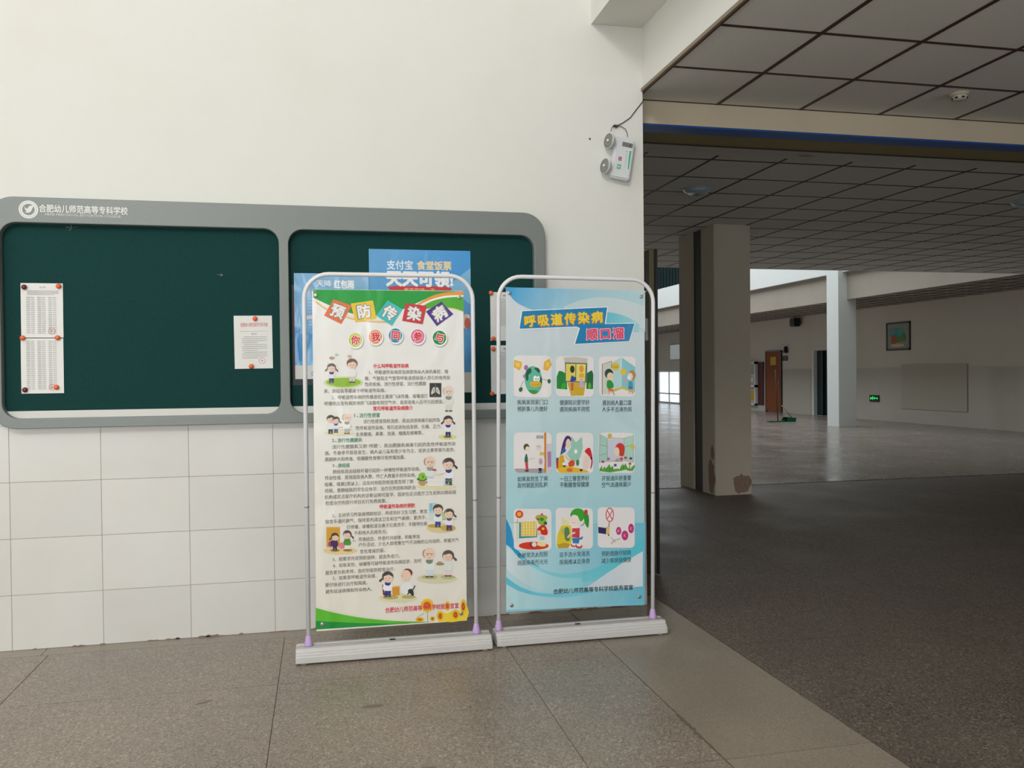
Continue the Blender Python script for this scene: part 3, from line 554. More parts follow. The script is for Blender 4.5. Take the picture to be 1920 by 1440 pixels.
ART_1 = [
[1,"p","12a03c",[6,1746,780,1745,697,1739,627,1725,570,1699,514,1673,458,1648,403,1628,334,1614,266,1614,199,1625,132,1646,65,1676,6,1705]],
[2,"s","f2b24a","f2b24a",[17,1682,27,1673,43,1662,60,1649,77,1638,93,1630,108,1624,124,1618,144,1611,167,1604,194,1596,222,1590,252,1584,287,1581,327,1579,363,1578,389,1578],[19,1685,30,1677,45,1665,63,1653,79,1642,95,1634,109,1628,126,1622,145,1615,169,1608,195,1601,223,1594,253,1589,288,1585,327,1584,363,1583,389,1582]],
[3,"s","f6d79a","f6d79a",[6,1693,18,1685,33,1674,52,1663,70,1652,87,1644,104,1637,123,1630,144,1623,169,1615,196,1606,224,1599,252,1593,282,1589,313,1587,342,1586,361,1585],[8,1695,19,1688,35,1677,53,1665,71,1655,88,1647,106,1640,124,1633,145,1626,170,1618,197,1610,225,1602,253,1596,282,1593,314,1590,342,1589,361,1588]],
[4,"s","f0a03c","f0a03c",[534,1674,545,1681,562,1692,580,1704,598,1713,615,1720,631,1726,648,1730,669,1735,696,1738,728,1742,758,1744,778,1746],[548,1672,559,1678,575,1686,594,1695,612,1702,631,1708,650,1713,671,1718,691,1721,715,1723,740,1724,763,1724,779,1725]],
[5,"s","ffffff","ffffff",[548,1672,559,1678,575,1686,594,1695,612,1702,631,1708,650,1713,671,1718,691,1721,715,1723,740,1724,763,1724,779,1725],[550,1668,562,1673,579,1680,598,1688,618,1695,637,1700,656,1705,677,1709,697,1713,719,1715,743,1715,764,1716,778,1716]],
[6,"s","52b32c","52b32c",[556,1663,567,1668,582,1677,600,1686,618,1694,636,1699,656,1704,677,1708,697,1711,719,1713,743,1714,764,1714,778,1715],[572,1649,582,1650,595,1653,610,1656,626,1657,642,1659,659,1659,677,1659,696,1658,718,1654,742,1648,763,1643,778,1639]],
[7,"s","f5dd78","f5dd78",[696,1654,707,1653,723,1651,738,1648,753,1643,767,1638,777,1634],[697,1659,708,1657,724,1655,739,1652,754,1647,769,1642,779,1638]],
[8,"p","46b85e",[108,1722,107,1721,105,1721,104,1722,105,1723,107,1723]],
[9,"p","46b85e",[73,1711,72,1710,70,1710,69,1711,70,1712,72,1712]],
[10,"p","46b85e",[202,1701,201,1700,199,1700,198,1701,199,1702,201,1702]],
[11,"p","46b85e",[283,1713,282,1712,280,1712,279,1713,280,1714,282,1714]],
[12,"p","46b85e",[365,1714,364,1712,362,1712,361,1714,362,1715,364,1715]],
[13,"p","46b85e",[420,1698,419,1696,416,1696,415,1698,416,1699,419,1699]],
[12,"p","ee7440",[106,1698,199,1665,144,1571,58,1614]],
[13,"t","8f8a86","预",127,1637,70,67,0.075,-22],
[16,"t","f6f4f2","预",127,1637,64,64,0.04,-22],
[12,"p","f2cc30",[193,1676,306,1693,323,1599,216,1580]],
[13,"t","8f8a86","防",259,1637,70,68,0.075,8],
[16,"t","f6f4f2","防",259.5,1637,65,64,0.04,8],
[12,"p","3fc6c8",[381,1694,458,1648,402,1562,321,1615]],
[13,"t","8f8a86","传",390.5,1630,71,68,0.075,-31],
[16,"t","f6f4f2","传",390.5,1630,65,65,0.04,-31],
[12,"p","da2f3c",[475,1680,584,1667,562,1570,455,1588]],
[13,"t","8f8a86","染",519,1626,72,68,0.075,-7],
[16,"t","f6f4f2","染",518.5,1626,67,65,0.04,-7],
[12,"p","4b2c92",[661,1689,724,1624,636,1561,579,1637]],
[13,"t","8f8a86","病",650,1628,74,69,0.075,33],
[16,"t","f6f4f2","病",650,1628,68,66,0.04,33],
[12,"p","bdb9b2",[258,1482,257,1471,253,1461,246,1452,238,1445,228,1441,218,1439,207,1441,198,1445,190,1452,183,1461,179,1471,178,1482,180,1493,184,1504,190,1512,199,1519,208,1524,219,1525,229,1524,239,1519,247,1512,253,1504,257,1493]],
[13,"p","ffffff",[255,1487,253,1476,249,1465,243,1457,234,1450,225,1446,214,1444,204,1446,195,1450,187,1457,181,1466,177,1476,176,1487,177,1498,181,1508,188,1516,196,1523,205,1527,216,1529,226,1527,235,1523,243,1516,249,1508,253,1497]],
[14,"p","c9d95c",[248,1489,247,1479,244,1470,238,1463,231,1457,223,1453,214,1452,205,1453,197,1457,190,1463,185,1470,181,1479,180,1489,182,1498,185,1507,191,1515,198,1521,206,1524,215,1526,223,1524,232,1521,239,1515,244,1507,247,1498]],
[15,"t","fff6f2","你",215,1489,46,47,0.07,-6],
[18,"t","e0283c","你",215,1489,44,44,0.035,-6],
[12,"p","bdb9b2",[361,1498,359,1487,355,1477,348,1468,340,1461,330,1457,320,1455,309,1457,300,1461,291,1468,285,1477,281,1487,280,1498,281,1509,286,1520,292,1528,301,1535,310,1540,321,1541,331,1540,341,1535,349,1529,356,1520,359,1509]],
[13,"p","ffffff",[357,1502,355,1491,351,1481,345,1472,336,1466,327,1461,316,1460,306,1462,297,1466,289,1473,282,1481,278,1492,277,1503,279,1514,283,1524,289,1532,298,1539,307,1543,318,1545,328,1544,337,1539,346,1533,352,1524,356,1513]],
[14,"p","f3a06a",[351,1505,349,1495,346,1486,340,1479,333,1473,325,1469,316,1468,307,1469,299,1473,292,1479,286,1486,283,1495,282,1505,283,1514,287,1523,292,1531,299,1537,308,1540,317,1542,326,1540,334,1537,341,1531,346,1523,350,1514]],
[15,"t","fff6f2","我",317.5,1505,47,47,0.07,6],
[18,"t","e0283c","我",317,1505,44,44,0.035,6],
[12,"p","bdb9b2",[464,1505,463,1494,458,1483,452,1474,443,1467,433,1463,423,1462,412,1463,402,1468,394,1474,388,1483,384,1494,382,1505,384,1516,388,1526,395,1535,403,1542,413,1547,424,1548,434,1547,444,1542,452,1535,459,1527,463,1516]],
[13,"p","ffffff",[460,1509,459,1498,455,1488,448,1479,440,1472,430,1468,419,1467,409,1468,399,1472,391,1479,385,1488,381,1498,380,1509,381,1520,385,1531,392,1539,400,1546,410,1551,420,1552,431,1551,440,1546,449,1540,455,1531,459,1520]],
[14,"p","0a93bf",[454,1512,453,1502,449,1493,443,1485,436,1479,428,1476,419,1474,410,1476,401,1479,394,1485,389,1493,386,1502,384,1512,386,1521,389,1530,395,1538,402,1544,411,1547,420,1549,429,1547,437,1544,444,1538,449,1530,453,1521]],
[15,"t","fff6f2","同",420,1512,48,47,0.07,-3],
[18,"t","e0283c","同",420,1512,44,45,0.035,-3],
[12,"p","bdb9b2",[580,1500,578,1489,574,1478,567,1469,559,1462,549,1458,538,1457,527,1458,518,1463,509,1469,503,1478,499,1489,497,1500,499,1511,503,1522,510,1531,518,1538,528,1542,539,1544,550,1542,560,1538,568,1531,575,1522,579,1511]],
[13,"p","ffffff",[576,1505,575,1493,570,1483,564,1474,555,1467,545,1463,535,1462,524,1463,515,1468,506,1474,500,1483,496,1494,495,1505,496,1516,500,1526,507,1535,515,1542,525,1546,536,1548,546,1546,556,1542,565,1535,571,1526,575,1516]],
[14,"p","ea6fa6",[570,1507,568,1497,565,1488,559,1480,552,1474,543,1471,534,1470,525,1471,517,1475,509,1481,504,1488,501,1497,499,1507,501,1517,504,1526,510,1533,517,1539,526,1543,535,1544,544,1543,552,1539,560,1533,565,1526,569,1516]],
[15,"t","fff6f2","参",535,1507,48,48,0.07,6],
[18,"t","e0283c","参",535.5,1507,45,44,0.035,6],
[12,"p","bdb9b2",[695,1493,693,1482,689,1471,682,1462,673,1455,663,1451,653,1449,642,1451,632,1455,623,1462,617,1471,613,1482,611,1493,613,1504,617,1515,624,1524,633,1531,643,1535,654,1537,664,1535,674,1531,683,1524,689,1515,694,1504]],
[13,"p","ffffff",[691,1497,689,1486,685,1476,678,1467,670,1460,660,1456,649,1454,639,1456,629,1460,620,1467,614,1476,610,1486,609,1498,610,1509,614,1519,621,1528,630,1535,640,1539,650,1541,661,1539,671,1535,679,1528,686,1519,690,1509]],
[14,"p","0b9048",[684,1500,683,1490,679,1481,674,1473,666,1467,658,1463,648,1462,639,1464,631,1467,623,1473,618,1481,615,1490,613,1500,615,1509,618,1519,624,1526,632,1532,640,1536,649,1537,658,1536,667,1532,674,1526,680,1519,683,1509]],
[15,"t","fff6f2","与",650,1500,48,48,0.07,-8],
[18,"t","e0283c","与",649.5,1500,45,45,0.035,-8],
[12,"t","77716a","1、呼吸道传染病是指病原体从人体的鼻腔、咽",487,1322,410,21,0.012,0],
[12,"t","77716a","喉、气管和支气管等呼吸道感染侵入而引的有传染",481.5,1290,443,21,0.012,0],
[12,"t","77716a","性的疾病。流行性感冒、流行性腮腺",417.5,1260,317,21,0.012,0],
[12,"t","77716a","炎、肺结核等都属于呼吸道传染病。",209.5,1228,311,21,0.012,0],
[12,"t","77716a","2、呼吸道传染病的传播途径主要是飞沫传播，咳嗽或打",337.5,1195,493,21,0.012,0],
[12,"t","77716a","喷嚏喷出含有病原体的飞沫散布到空气中，易感者吸入后可引起感染。",361,1164,614,21,0.012,0],
[12,"t","77716a","流行性感冒简称流感，是由流感病毒引起的急",448,1068,398,21,0.012,0],
[12,"t","77716a","性呼吸道传染病。常见症状包括发烧、头痛、乏力、",432.5,1035,445,21,0.012,0],
[12,"t","77716a","全身酸痛、鼻塞、流涕、咽痛及咳嗽等。",383,1003,346,21,0.012,0],
[12,"t","77716a","流行性腮腺炎又称“痄腮”，是由腮腺炎病毒引起的急性呼吸道传染",409.5,941,637,21,0.012,0],
[12,"t","77716a","病。冬春季节容易发生，病人以儿童和青少年为主。症状主要表现为发热、",389,910,672,21,0.012,0],
[12,"t","77716a","腮腺肿大和疼痛，咀嚼酸性食物可使疼痛加重。",258,878,410,21,0.012,0],
[12,"t","77716a","肺结核是由结核杆菌引起的一种慢性呼吸道传染病。",316,814,448,21,0.012,0],
[12,"t","77716a","传染性强，是我国发病人数、死亡人数最多的传染病。",284.5,783,465,21,0.012,0],
[12,"t","77716a","咳嗽、咳痰2周以上，应及时到医院检查是否得了肺",277,750,452,21,0.012,0],
[12,"t","77716a","结核。患肺结核的学生应休学，治疗后凭结核病防治",282.5,718,463,21,0.012,0],
[12,"t","77716a","机构或定点医疗机构的诊断证明可复学。国家在定点医疗卫生机构对肺结核",389,685,678,21,0.012,0],
[12,"t","77716a","检查治疗的部分项目实行免费政策。",208.5,654,311,21,0.012,0],
[12,"t","77716a","1、主动学习传染病预防知识，养成良好卫生习惯，教室",331.5,590,485,21,0.012,0],
[12,"t","77716a","宿舍多通风换气，保持室内清洁卫生和空气新鲜；勤洗手，",311,559,520,21,0.012,0],
[12,"t","77716a","打喷嚏、咳嗽和清洁鼻子后要洗手；不随地吐痰",365.5,526,415,21,0.012,0],
[12,"t","77716a","不和他人共用毛巾。",280.5,494,169,21,0.012,0],
[12,"t","77716a","2、劳逸结合，作息时间规律，积极参加",360,460,346,21,0.012,0],
[12,"t","77716a","户外活动，少去人群密集空气不流畅的公共场所，根据天气",478,431,522,21,0.012,0],
[12,"t","77716a","变化增减衣服。",288,397,128,21,0.012,0],
[12,"t","77716a","3、按要求完成预防接种，提高免疫力。",257.5,364,343,21,0.012,0],
[12,"t","77716a","4、如有发热、咳嗽等可疑呼吸道传染病症状，及时",313,332,454,21,0.012,0],
[12,"t","77716a","报告家长和老师，及时到医院检查治疗。",225.5,297,355,21,0.012,0],
[12,"t","77716a","5、如果患呼吸道传染病，",196,267,222,21,0.012,0],
[12,"t","77716a","要尽快进行治疗和隔离，",153.5,234,213,21,0.012,0],
[12,"t","77716a","避免延误病情和传染他人。",165.5,200,237,20,0.012,0],
[12,"t","e0404c","什么叫呼吸道传染病",394.5,1354,181,22,0.03,0],
[12,"t","e0404c","常见呼吸道传染病简介",403,1134,204,22,0.03,0],
[12,"t","e0404c","呼吸道传染病的预防",419,624,182,22,0.03,0],
[12,"t","77716a","1、",214,1102,22,21,0.012,0],
[12,"t","4f9b77","流行性感冒",281.5,1100,103,22,0.02,0],
[12,"t","77716a","2、",101,976,24,21,0.012,0],
[12,"t","4f9b77","流行性腮腺炎",180,974,124,21,0.02,0],
[12,"t","77716a","3、",102,847,24,20,0.012,0],
[12,"t","4f9b77","肺结核",148.5,845,59,22,0.02,0],
[12,"p","cfe39a",[251,1270,243,1259,222,1249,189,1243,151,1241,113,1244,81,1251,60,1261,52,1273,60,1284,81,1294,114,1300,152,1302,190,1299,222,1292,244,1282]],
[13,"p","93bf2c",[240,1270,233,1262,214,1254,185,1250,151,1248,117,1250,89,1256,70,1264,63,1273,70,1281,89,1289,118,1293,152,1295,186,1293,214,1287,234,1279]],
[14,"s","7aa822","7aa822",[99,1269,101,1276],[97,1270,100,1277]],
[15,"s","7aa822","7aa822",[131,1260,133,1267],[129,1261,132,1268]],
[16,"s","7aa822","7aa822",[179,1279,182,1286],[177,1280,180,1287]],
[17,"s","7aa822","7aa822",[211,1265,214,1272],[210,1266,212,1272]],
[18,"s","7aa822","7aa822",[168,1257,171,1264],[166,1258,169,1265]],
[19,"p","6b5a48",[91,1270,90,1269,89,1268,87,1267,84,1267,81,1267,79,1268,77,1269,77,1270,77,1271,79,1272,81,1273,84,1273,87,1273,89,1272,90,1271]],
[20,"p","6b5a48",[105,1270,105,1269,103,1268,101,1267,98,1267,95,1267,93,1268,92,1269,91,1270,92,1271,93,1272,95,1273,98,1273,101,1273,103,1272,105,1271]],
[21,"p","27306c",[80,1300,103,1300,103,1273,93,1273,91,1285,89,1273,79,1273]],
[22,"p","e9e6ea",[82,1327,92,1330,102,1327,108,1317,111,1306,110,1298,104,1294,91,1292,78,1294,73,1299,72,1306,75,1318]],
[23,"p","2b3a8c",[80,1327,104,1327,102,1316,92,1312,81,1317]],
[24,"p","6a655e",[114,1350,113,1342,108,1335,100,1331,92,1329,83,1331,76,1335,71,1342,70,1350,71,1358,76,1365,84,1369,92,1370,101,1369,108,1364,113,1358]],
[25,"p","6a655e",[71,1337,70,1335,68,1333,66,1333,65,1333,64,1334,64,1336,64,1338,65,1340,66,1342,68,1344,70,1344,71,1344,72,1343,72,1341,72,1339]],
[26,"p","6a655e",[67,1332,66,1330,64,1329,63,1328,61,1328,60,1329,59,1331,59,1333,59,1335,60,1337,62,1338,63,1339,65,1339,66,1338,67,1336,67,1334]],
[27,"p","6a655e",[119,1340,120,1338,120,1336,120,1334,119,1333,117,1332,116,1333,114,1334,113,1336,112,1339,111,1341,112,1342,113,1344,114,1344,116,1343,117,1342]],
[28,"p","6a655e",[125,1334,125,1332,125,1330,124,1328,123,1327,121,1327,119,1328,118,1330,117,1331,116,1334,117,1336,118,1337,119,1338,120,1338,122,1338,124,1336]],
[29,"p","f3d2bd",[110,1343,109,1336,105,1330,99,1326,92,1325,85,1326,79,1330,75,1337,74,1344,75,1351,79,1357,85,1361,92,1362,99,1361,105,1357,109,1351]],
[30,"p","6a655e",[75,1350,78,1357,87,1364,96,1365,104,1362,110,1354,111,1347,106,1352,97,1357,84,1353]],
[31,"p","5b3a33",[87,1343,87,1340,85,1341,84,1343,85,1345,87,1345]],
[32,"p","5b3a33",[101,1342,100,1340,98,1340,97,1342,98,1344,100,1344]],
[33,"p","d9707a",[95,1334,94,1333,92,1333,90,1333,89,1334,90,1335,92,1336,94,1335]],
[34,"p","6b5a48",[194,1272,194,1271,192,1269,189,1269,186,1268,182,1269,179,1270,178,1271,177,1272,178,1274,180,1275,182,1276,186,1276,189,1276,192,1275,194,1273]],
[35,"p","6b5a48",[212,1272,211,1270,209,1269,206,1268,203,1268,200,1268,197,1269,195,1271,194,1272,195,1273,197,1275,200,1275,203,1276,206,1275,209,1275,211,1273]],
[36,"p","d9d8d6",[181,1309,208,1308,209,1276,197,1276,195,1291,192,1276,180,1276]],
[37,"p","f1efec",[183,1342,195,1345,208,1341,215,1330,218,1316,217,1307,211,1301,195,1299,179,1301,172,1307,171,1316,175,1330]],
[38,"p","7a5a48",[223,1369,221,1359,215,1351,206,1346,195,1344,185,1346,176,1351,170,1360,168,1369,170,1379,176,1387,185,1393,196,1394,206,1392,215,1387,221,1379]],
[39,"p","f3d2bd",[218,1361,216,1353,211,1345,204,1341,195,1339,187,1341,179,1346,175,1353,173,1362,175,1370,180,1378,187,1383,196,1384,204,1382,211,1378,216,1370]],
[40,"p","7a5a48",[174,1369,179,1378,190,1387,201,1388,211,1384,217,1374,219,1366,213,1372,202,1378,186,1373]],
[41,"p","5b3a33",[190,1360,189,1358,187,1358,186,1360,187,1363,189,1363]],
[42,"p","5b3a33",[206,1360,205,1358,203,1358,202,1360,203,1363,205,1363]],
[43,"p","d9707a",[200,1350,199,1349,196,1348,193,1349,192,1350,193,1351,196,1352,199,1351]],
[44,"p","c99a94",[107,1398,106,1395,103,1393,99,1391,94,1391,89,1391,84,1393,82,1395,81,1398,82,1400,85,1403,89,1404,94,1405,99,1404,103,1402,106,1400]],
[45,"p","d9b9a8",[193,1405,192,1403,190,1401,187,1399,182,1399,178,1399,175,1401,173,1403,172,1405,173,1408,175,1410,178,1412,183,1412,187,1412,190,1410,193,1408]],
[46,"p","b7d3bd",[126,1414,126,1412,124,1410,121,1409,118,1409,115,1409,112,1410,111,1412,110,1414,111,1416,113,1418,115,1419,118,1419,121,1419,124,1418,126,1416]],
[12,"p","e9e0b8",[202,1010,196,1005,180,1002,155,1000,126,1000,98,1001,73,1005,57,1009,52,1014,57,1018,74,1022,98,1024,127,1024,155,1023,180,1019,196,1015]],
[13,"s","a9a06c","a9a06c",[114,1038,192,1042],[113,1041,191,1045]],
[14,"s","b9b184","b9b184",[127,1027,191,1026],[127,1029,191,1028]],
[15,"p","6b5a48",[84,1010,83,1009,82,1008,79,1008,77,1008,74,1008,72,1009,71,1010,70,1011,71,1012,72,1013,74,1013,77,1014,80,1013,82,1013,83,1012]],
[16,"p","6b5a48",[97,1010,97,1009,95,1008,93,1008,90,1007,88,1008,86,1008,84,1009,84,1010,84,1012,86,1013,88,1013,90,1013,93,1013,95,1012,97,1011]],
[17,"p","2e3330",[73,1039,95,1039,95,1013,86,1013,84,1025,82,1013,72,1014]],
[18,"p","eef0ef",[75,1065,84,1067,94,1064,100,1055,102,1044,102,1037,96,1033,84,1032,71,1033,67,1038,66,1045,69,1056]],
[19,"p","46403e",[106,1086,104,1078,99,1072,93,1068,84,1067,76,1068,70,1073,65,1079,64,1087,65,1094,70,1100,77,1105,85,1106,93,1104,100,1100,104,1093]],
[20,"p","f3d2bd",[102,1080,100,1073,97,1067,91,1064,84,1063,78,1064,72,1068,69,1074,67,1081,69,1087,72,1093,78,1097,85,1098,91,1096,97,1093,101,1087]],
[21,"p","46403e",[68,1087,72,1093,80,1100,88,1101,96,1098,101,1090,103,1084,98,1088,90,1093,77,1089]],
[22,"p","5b3a33",[80,1079,80,1077,78,1078,77,1079,78,1081,80,1081]],
[23,"p","5b3a33",[93,1079,92,1077,90,1077,90,1079,91,1081,92,1081]],
[24,"p","d9707a",[88,1071,87,1070,85,1070,83,1070,82,1071,83,1072,85,1073,87,1072]],
[30,"p","6b5a48",[110,1015,110,1014,109,1013,107,1013,105,1012,102,1013,101,1013,99,1014,99,1015,99,1016,101,1017,102,1017,105,1018,107,1017,109,1017,110,1016]],
[31,"p","6b5a48",[122,1015,122,1014,120,1013,118,1012,116,1012,114,1012,112,1013,111,1014,110,1015,111,1016,112,1017,114,1017,116,1017,119,1017,120,1016,122,1016]],
[32,"p","27306c",[102,1040,120,1039,120,1017,112,1017,111,1028,109,1017,101,1018]],
[33,"p","e9e6ea",[103,1062,111,1064,119,1061,124,1053,127,1044,126,1038,122,1034,111,1033,100,1035,96,1039,95,1045,98,1054]],
[34,"p","2b3a8c",[101,1062,121,1061,119,1053,111,1050,103,1053]],
[35,"p","46403e",[130,1080,128,1073,124,1068,118,1064,111,1063,104,1065,98,1068,94,1074,93,1081,95,1087,99,1092,105,1096,112,1097,118,1096,124,1092,128,1086]],
[36,"p","46403e",[133,1072,134,1070,134,1068,134,1067,133,1066,132,1066,131,1066,129,1067,128,1069,127,1071,127,1073,127,1074,128,1075,129,1075,131,1075,132,1073]],
[37,"p","46403e",[138,1067,138,1065,138,1064,137,1062,136,1062,135,1062,134,1062,132,1063,132,1065,131,1067,132,1068,132,1070,133,1070,135,1071,136,1070,137,1069]],
[38,"p","f3d2bd",[125,1075,123,1069,120,1064,115,1061,109,1060,104,1061,99,1065,96,1070,95,1075,96,1081,99,1086,104,1089,110,1090,115,1089,120,1086,123,1081]],
[39,"p","46403e",[97,1080,100,1086,107,1092,115,1093,121,1090,126,1083,127,1078,123,1082,116,1086,105,1083]],
[40,"p","5b3a33",[108,1074,107,1073,106,1073,105,1074,106,1076,107,1076]],
[41,"p","5b3a33",[118,1074,118,1072,116,1072,116,1074,116,1076,118,1076]],
[42,"p","d9707a",[114,1067,113,1067,112,1066,110,1067,109,1067,110,1068,112,1069,113,1068]],
[20,"p","6b5a48",[165,1009,165,1007,163,1006,161,1006,158,1006,155,1006,153,1007,151,1008,150,1009,151,1010,153,1011,155,1012,158,1012,161,1012,163,1011,165,1010]],
[21,"p","6b5a48",[181,1008,180,1007,178,1006,176,1005,173,1005,170,1006,168,1006,166,1007,165,1009,166,1010,168,1011,170,1012,173,1012,176,1012,178,1011,180,1010]],
[22,"p","b9b7b4",[154,1041,178,1040,178,1012,168,1012,166,1025,163,1012,153,1012]],
[23,"p","efeeec",[155,1069,166,1072,177,1069,183,1059,186,1047,185,1039,180,1034,166,1032,152,1034,146,1040,145,1048,149,1059]],
[24,"p","8a9488",[153,1069,179,1069,177,1058,166,1054,155,1058]],
[25,"p","b98d78",[162,1091,161,1085,159,1080,156,1077,152,1076,149,1077,146,1081,143,1086,143,1091,144,1097,146,1102,149,1106,153,1107,156,1105,159,1102,162,1097]],
[26,"p","f3d2bd",[186,1091,184,1082,180,1075,174,1071,166,1069,159,1071,153,1076,148,1083,147,1091,149,1100,153,1107,159,1111,167,1113,174,1111,180,1106,184,1099]],
[27,"s","8a6a58","8a6a58",[156,1090,179,1089],[156,1092,179,1091]],
[28,"p","5b3a33",[162,1086,161,1083,159,1084,158,1086,159,1088,161,1088]],
[29,"p","5b3a33",[176,1085,175,1083,173,1083,172,1085,173,1087,175,1087]],
[30,"p","d9707a",[170,1077,169,1076,167,1075,165,1076,164,1077,165,1078,167,1078,169,1078]],
[12,"p","2c2f2e",[594,1263,656,1262,655,1188,593,1189]],
[13,"p","d5d5d0",[620,1241,621,1235,622,1226,622,1218,620,1213,616,1210,612,1207,608,1204,605,1202,602,1203,602,1207,602,1214,604,1221,606,1227,608,1232,611,1236,614,1240,617,1242]],
[14,"p","d5d5d0",[629,1240,628,1234,627,1226,628,1218,630,1213,634,1209,637,1207,641,1204,645,1202,647,1202,648,1207,647,1214,646,1221,644,1226,642,1232,639,1236,636,1239,632,1241]],
[15,"p","9a9a96",[618,1224,618,1221,617,1219,616,1217,615,1217,614,1217,613,1219,612,1221,612,1224,612,1226,613,1229,614,1230,615,1231,616,1230,618,1229,618,1226]],
[16,"p","9a9a96",[640,1223,639,1221,639,1218,637,1217,636,1216,635,1217,634,1219,633,1221,633,1224,633,1226,634,1228,635,1230,636,1230,638,1230,639,1228,639,1226]],
[17,"s","8d8e8a","8d8e8a",[624,1257,623,1198],[626,1257,625,1198]],
[18,"s","6f706d","6f706d",[604,1194,646,1193],[604,1196,646,1195]],
[12,"p","6b5a48",[693,1114,692,1113,690,1111,687,1111,683,1110,679,1111,676,1112,674,1113,673,1115,674,1116,676,1118,679,1119,683,1119,687,1118,690,1117,692,1116]],
[13,"p","6b5a48",[713,1114,712,1112,710,1111,707,1110,703,1110,699,1110,696,1111,694,1113,693,1114,694,1116,696,1117,699,1118,703,1118,707,1118,710,1117,712,1116]],
[14,"p","e2e0da",[678,1155,709,1155,710,1118,696,1119,693,1135,690,1119,676,1119]],
[15,"p","eae9e2",[680,1192,694,1195,708,1191,716,1178,720,1163,719,1153,712,1146,693,1145,675,1147,668,1154,667,1164,671,1179]],
[16,"p","8f958c",[677,1192,711,1191,708,1177,694,1172,679,1178]],
[17,"p","c8b0a2",[688,1220,687,1212,685,1206,680,1202,675,1200,671,1202,667,1206,664,1213,663,1220,664,1228,667,1234,671,1238,676,1240,681,1238,685,1234,688,1227]],
[18,"p","f0dccf",[720,1219,718,1209,712,1200,704,1194,694,1192,684,1194,676,1200,670,1209,669,1220,671,1231,676,1240,685,1246,694,1248,704,1246,712,1239,718,1230]],
[19,"s","8a6a58","8a6a58",[680,1219,711,1217],[680,1221,711,1219]],
[20,"p","5b3a33",[688,1213,687,1210,684,1210,683,1213,684,1216,687,1216]],
[21,"p","5b3a33",[706,1213,705,1210,703,1210,702,1213,703,1215,705,1215]],
[22,"p","d9707a",[699,1201,698,1200,695,1200,692,1200,690,1202,692,1203,695,1203,698,1203]],
[12,"p","e3dc9a",[732,977,729,972,718,967,703,965,684,964,666,966,650,969,640,974,636,979,640,985,650,989,666,992,684,992,703,991,718,987,729,982]],
[13,"p","8f8447",[708,978,707,975,702,973,694,972,686,972,677,973,670,974,665,976,663,979,665,981,670,983,677,984,686,984,694,984,702,982,707,980]],
[14,"p","6b5a48",[689,979,688,977,686,976,683,976,680,975,677,976,675,977,673,978,672,979,673,980,675,981,677,982,680,982,684,982,686,981,688,980]],
[15,"p","6b5a48",[705,978,704,977,702,976,700,975,697,975,693,975,691,976,689,977,689,979,689,980,691,981,694,982,697,982,700,982,702,981,704,980]],
[16,"p","27306c",[676,1012,702,1012,702,982,691,982,689,996,686,982,675,982]],
[17,"p","f4f2f4",[678,1042,689,1045,701,1042,708,1031,711,1019,710,1010,704,1005,689,1003,674,1006,668,1011,667,1020,670,1032]],
[18,"p","2b3a8c",[675,1042,703,1042,701,1030,689,1026,677,1031]],
[19,"p","46403e",[715,1067,713,1058,707,1051,699,1046,689,1044,679,1046,671,1052,666,1059,664,1068,666,1077,672,1084,680,1089,690,1091,700,1089,708,1083,713,1076]],
[20,"p","46403e",[666,1053,664,1051,662,1050,660,1049,659,1049,658,1051,657,1053,658,1055,659,1057,660,1060,662,1061,664,1062,666,1061,667,1060,667,1058,667,1056]],
[21,"p","46403e",[661,1048,659,1046,658,1044,656,1044,654,1044,653,1045,652,1047,651,1049,652,1051,653,1054,655,1055,657,1056,659,1056,660,1055,661,1053,661,1050]],
[22,"p","46403e",[720,1056,721,1054,722,1051,721,1049,720,1048,719,1048,717,1049,715,1050,713,1052,712,1055,712,1057,712,1059,713,1060,715,1061,717,1060,719,1058]],
[23,"p","46403e",[727,1050,727,1047,727,1045,726,1043,725,1042,723,1042,721,1043,719,1045,718,1047,718,1049,718,1051,719,1053,720,1054,722,1054,724,1054,726,1052]],
[24,"p","f3d2bd",[710,1060,709,1052,704,1046,697,1041,689,1040,681,1042,674,1046,670,1053,669,1061,670,1069,675,1076,682,1080,690,1081,698,1080,704,1075,709,1068]],
[25,"p","46403e",[670,1068,674,1076,684,1084,694,1084,704,1081,710,1072,712,1065,706,1070,695,1075,681,1071]],
[26,"p","5b3a33",[684,1060,683,1057,682,1057,681,1060,682,1062,683,1062]],
[27,"p","5b3a33",[699,1059,698,1057,697,1057,696,1059,697,1061,699,1061]],
[28,"p","d9707a",[693,1050,692,1049,690,1049,687,1049,686,1050,687,1051,690,1052,692,1051]],
[12,"p","e8e0b6",[728,715,720,708,697,704,663,701,623,702,583,705,550,710,527,716,520,723,528,729,550,733,584,736,624,735,663,733,697,728,720,721]],
[13,"p","c99a66",[528,750,548,752,567,749,568,738,562,727,551,724,539,728,530,739]],
[14,"p","2f7d3a",[575,760,573,756,567,752,558,750,548,750,538,751,529,754,523,757,521,762,524,766,529,769,538,771,548,772,558,771,567,768,573,764]],
[15,"p","8fc63f",[573,774,572,766,567,760,559,756,551,755,542,757,535,761,530,768,529,775,530,783,535,789,543,793,551,794,560,792,567,788,572,781]],
[16,"p","4f9a2a",[559,772,559,768,558,766,556,764,554,763,552,764,550,766,549,769,548,772,549,775,550,778,552,780,554,780,556,779,558,778,559,775]],
[17,"p","6b5a48",[590,741,589,740,587,738,583,737,580,737,576,738,572,739,570,740,569,742,570,744,572,745,576,746,580,746,584,745,587,744,589,743]],
[18,"p","6b5a48",[610,740,610,739,607,737,604,737,600,736,596,737,593,738,591,739,590,741,591,743,593,744,596,745,600,745,604,745,607,744,610,742]],
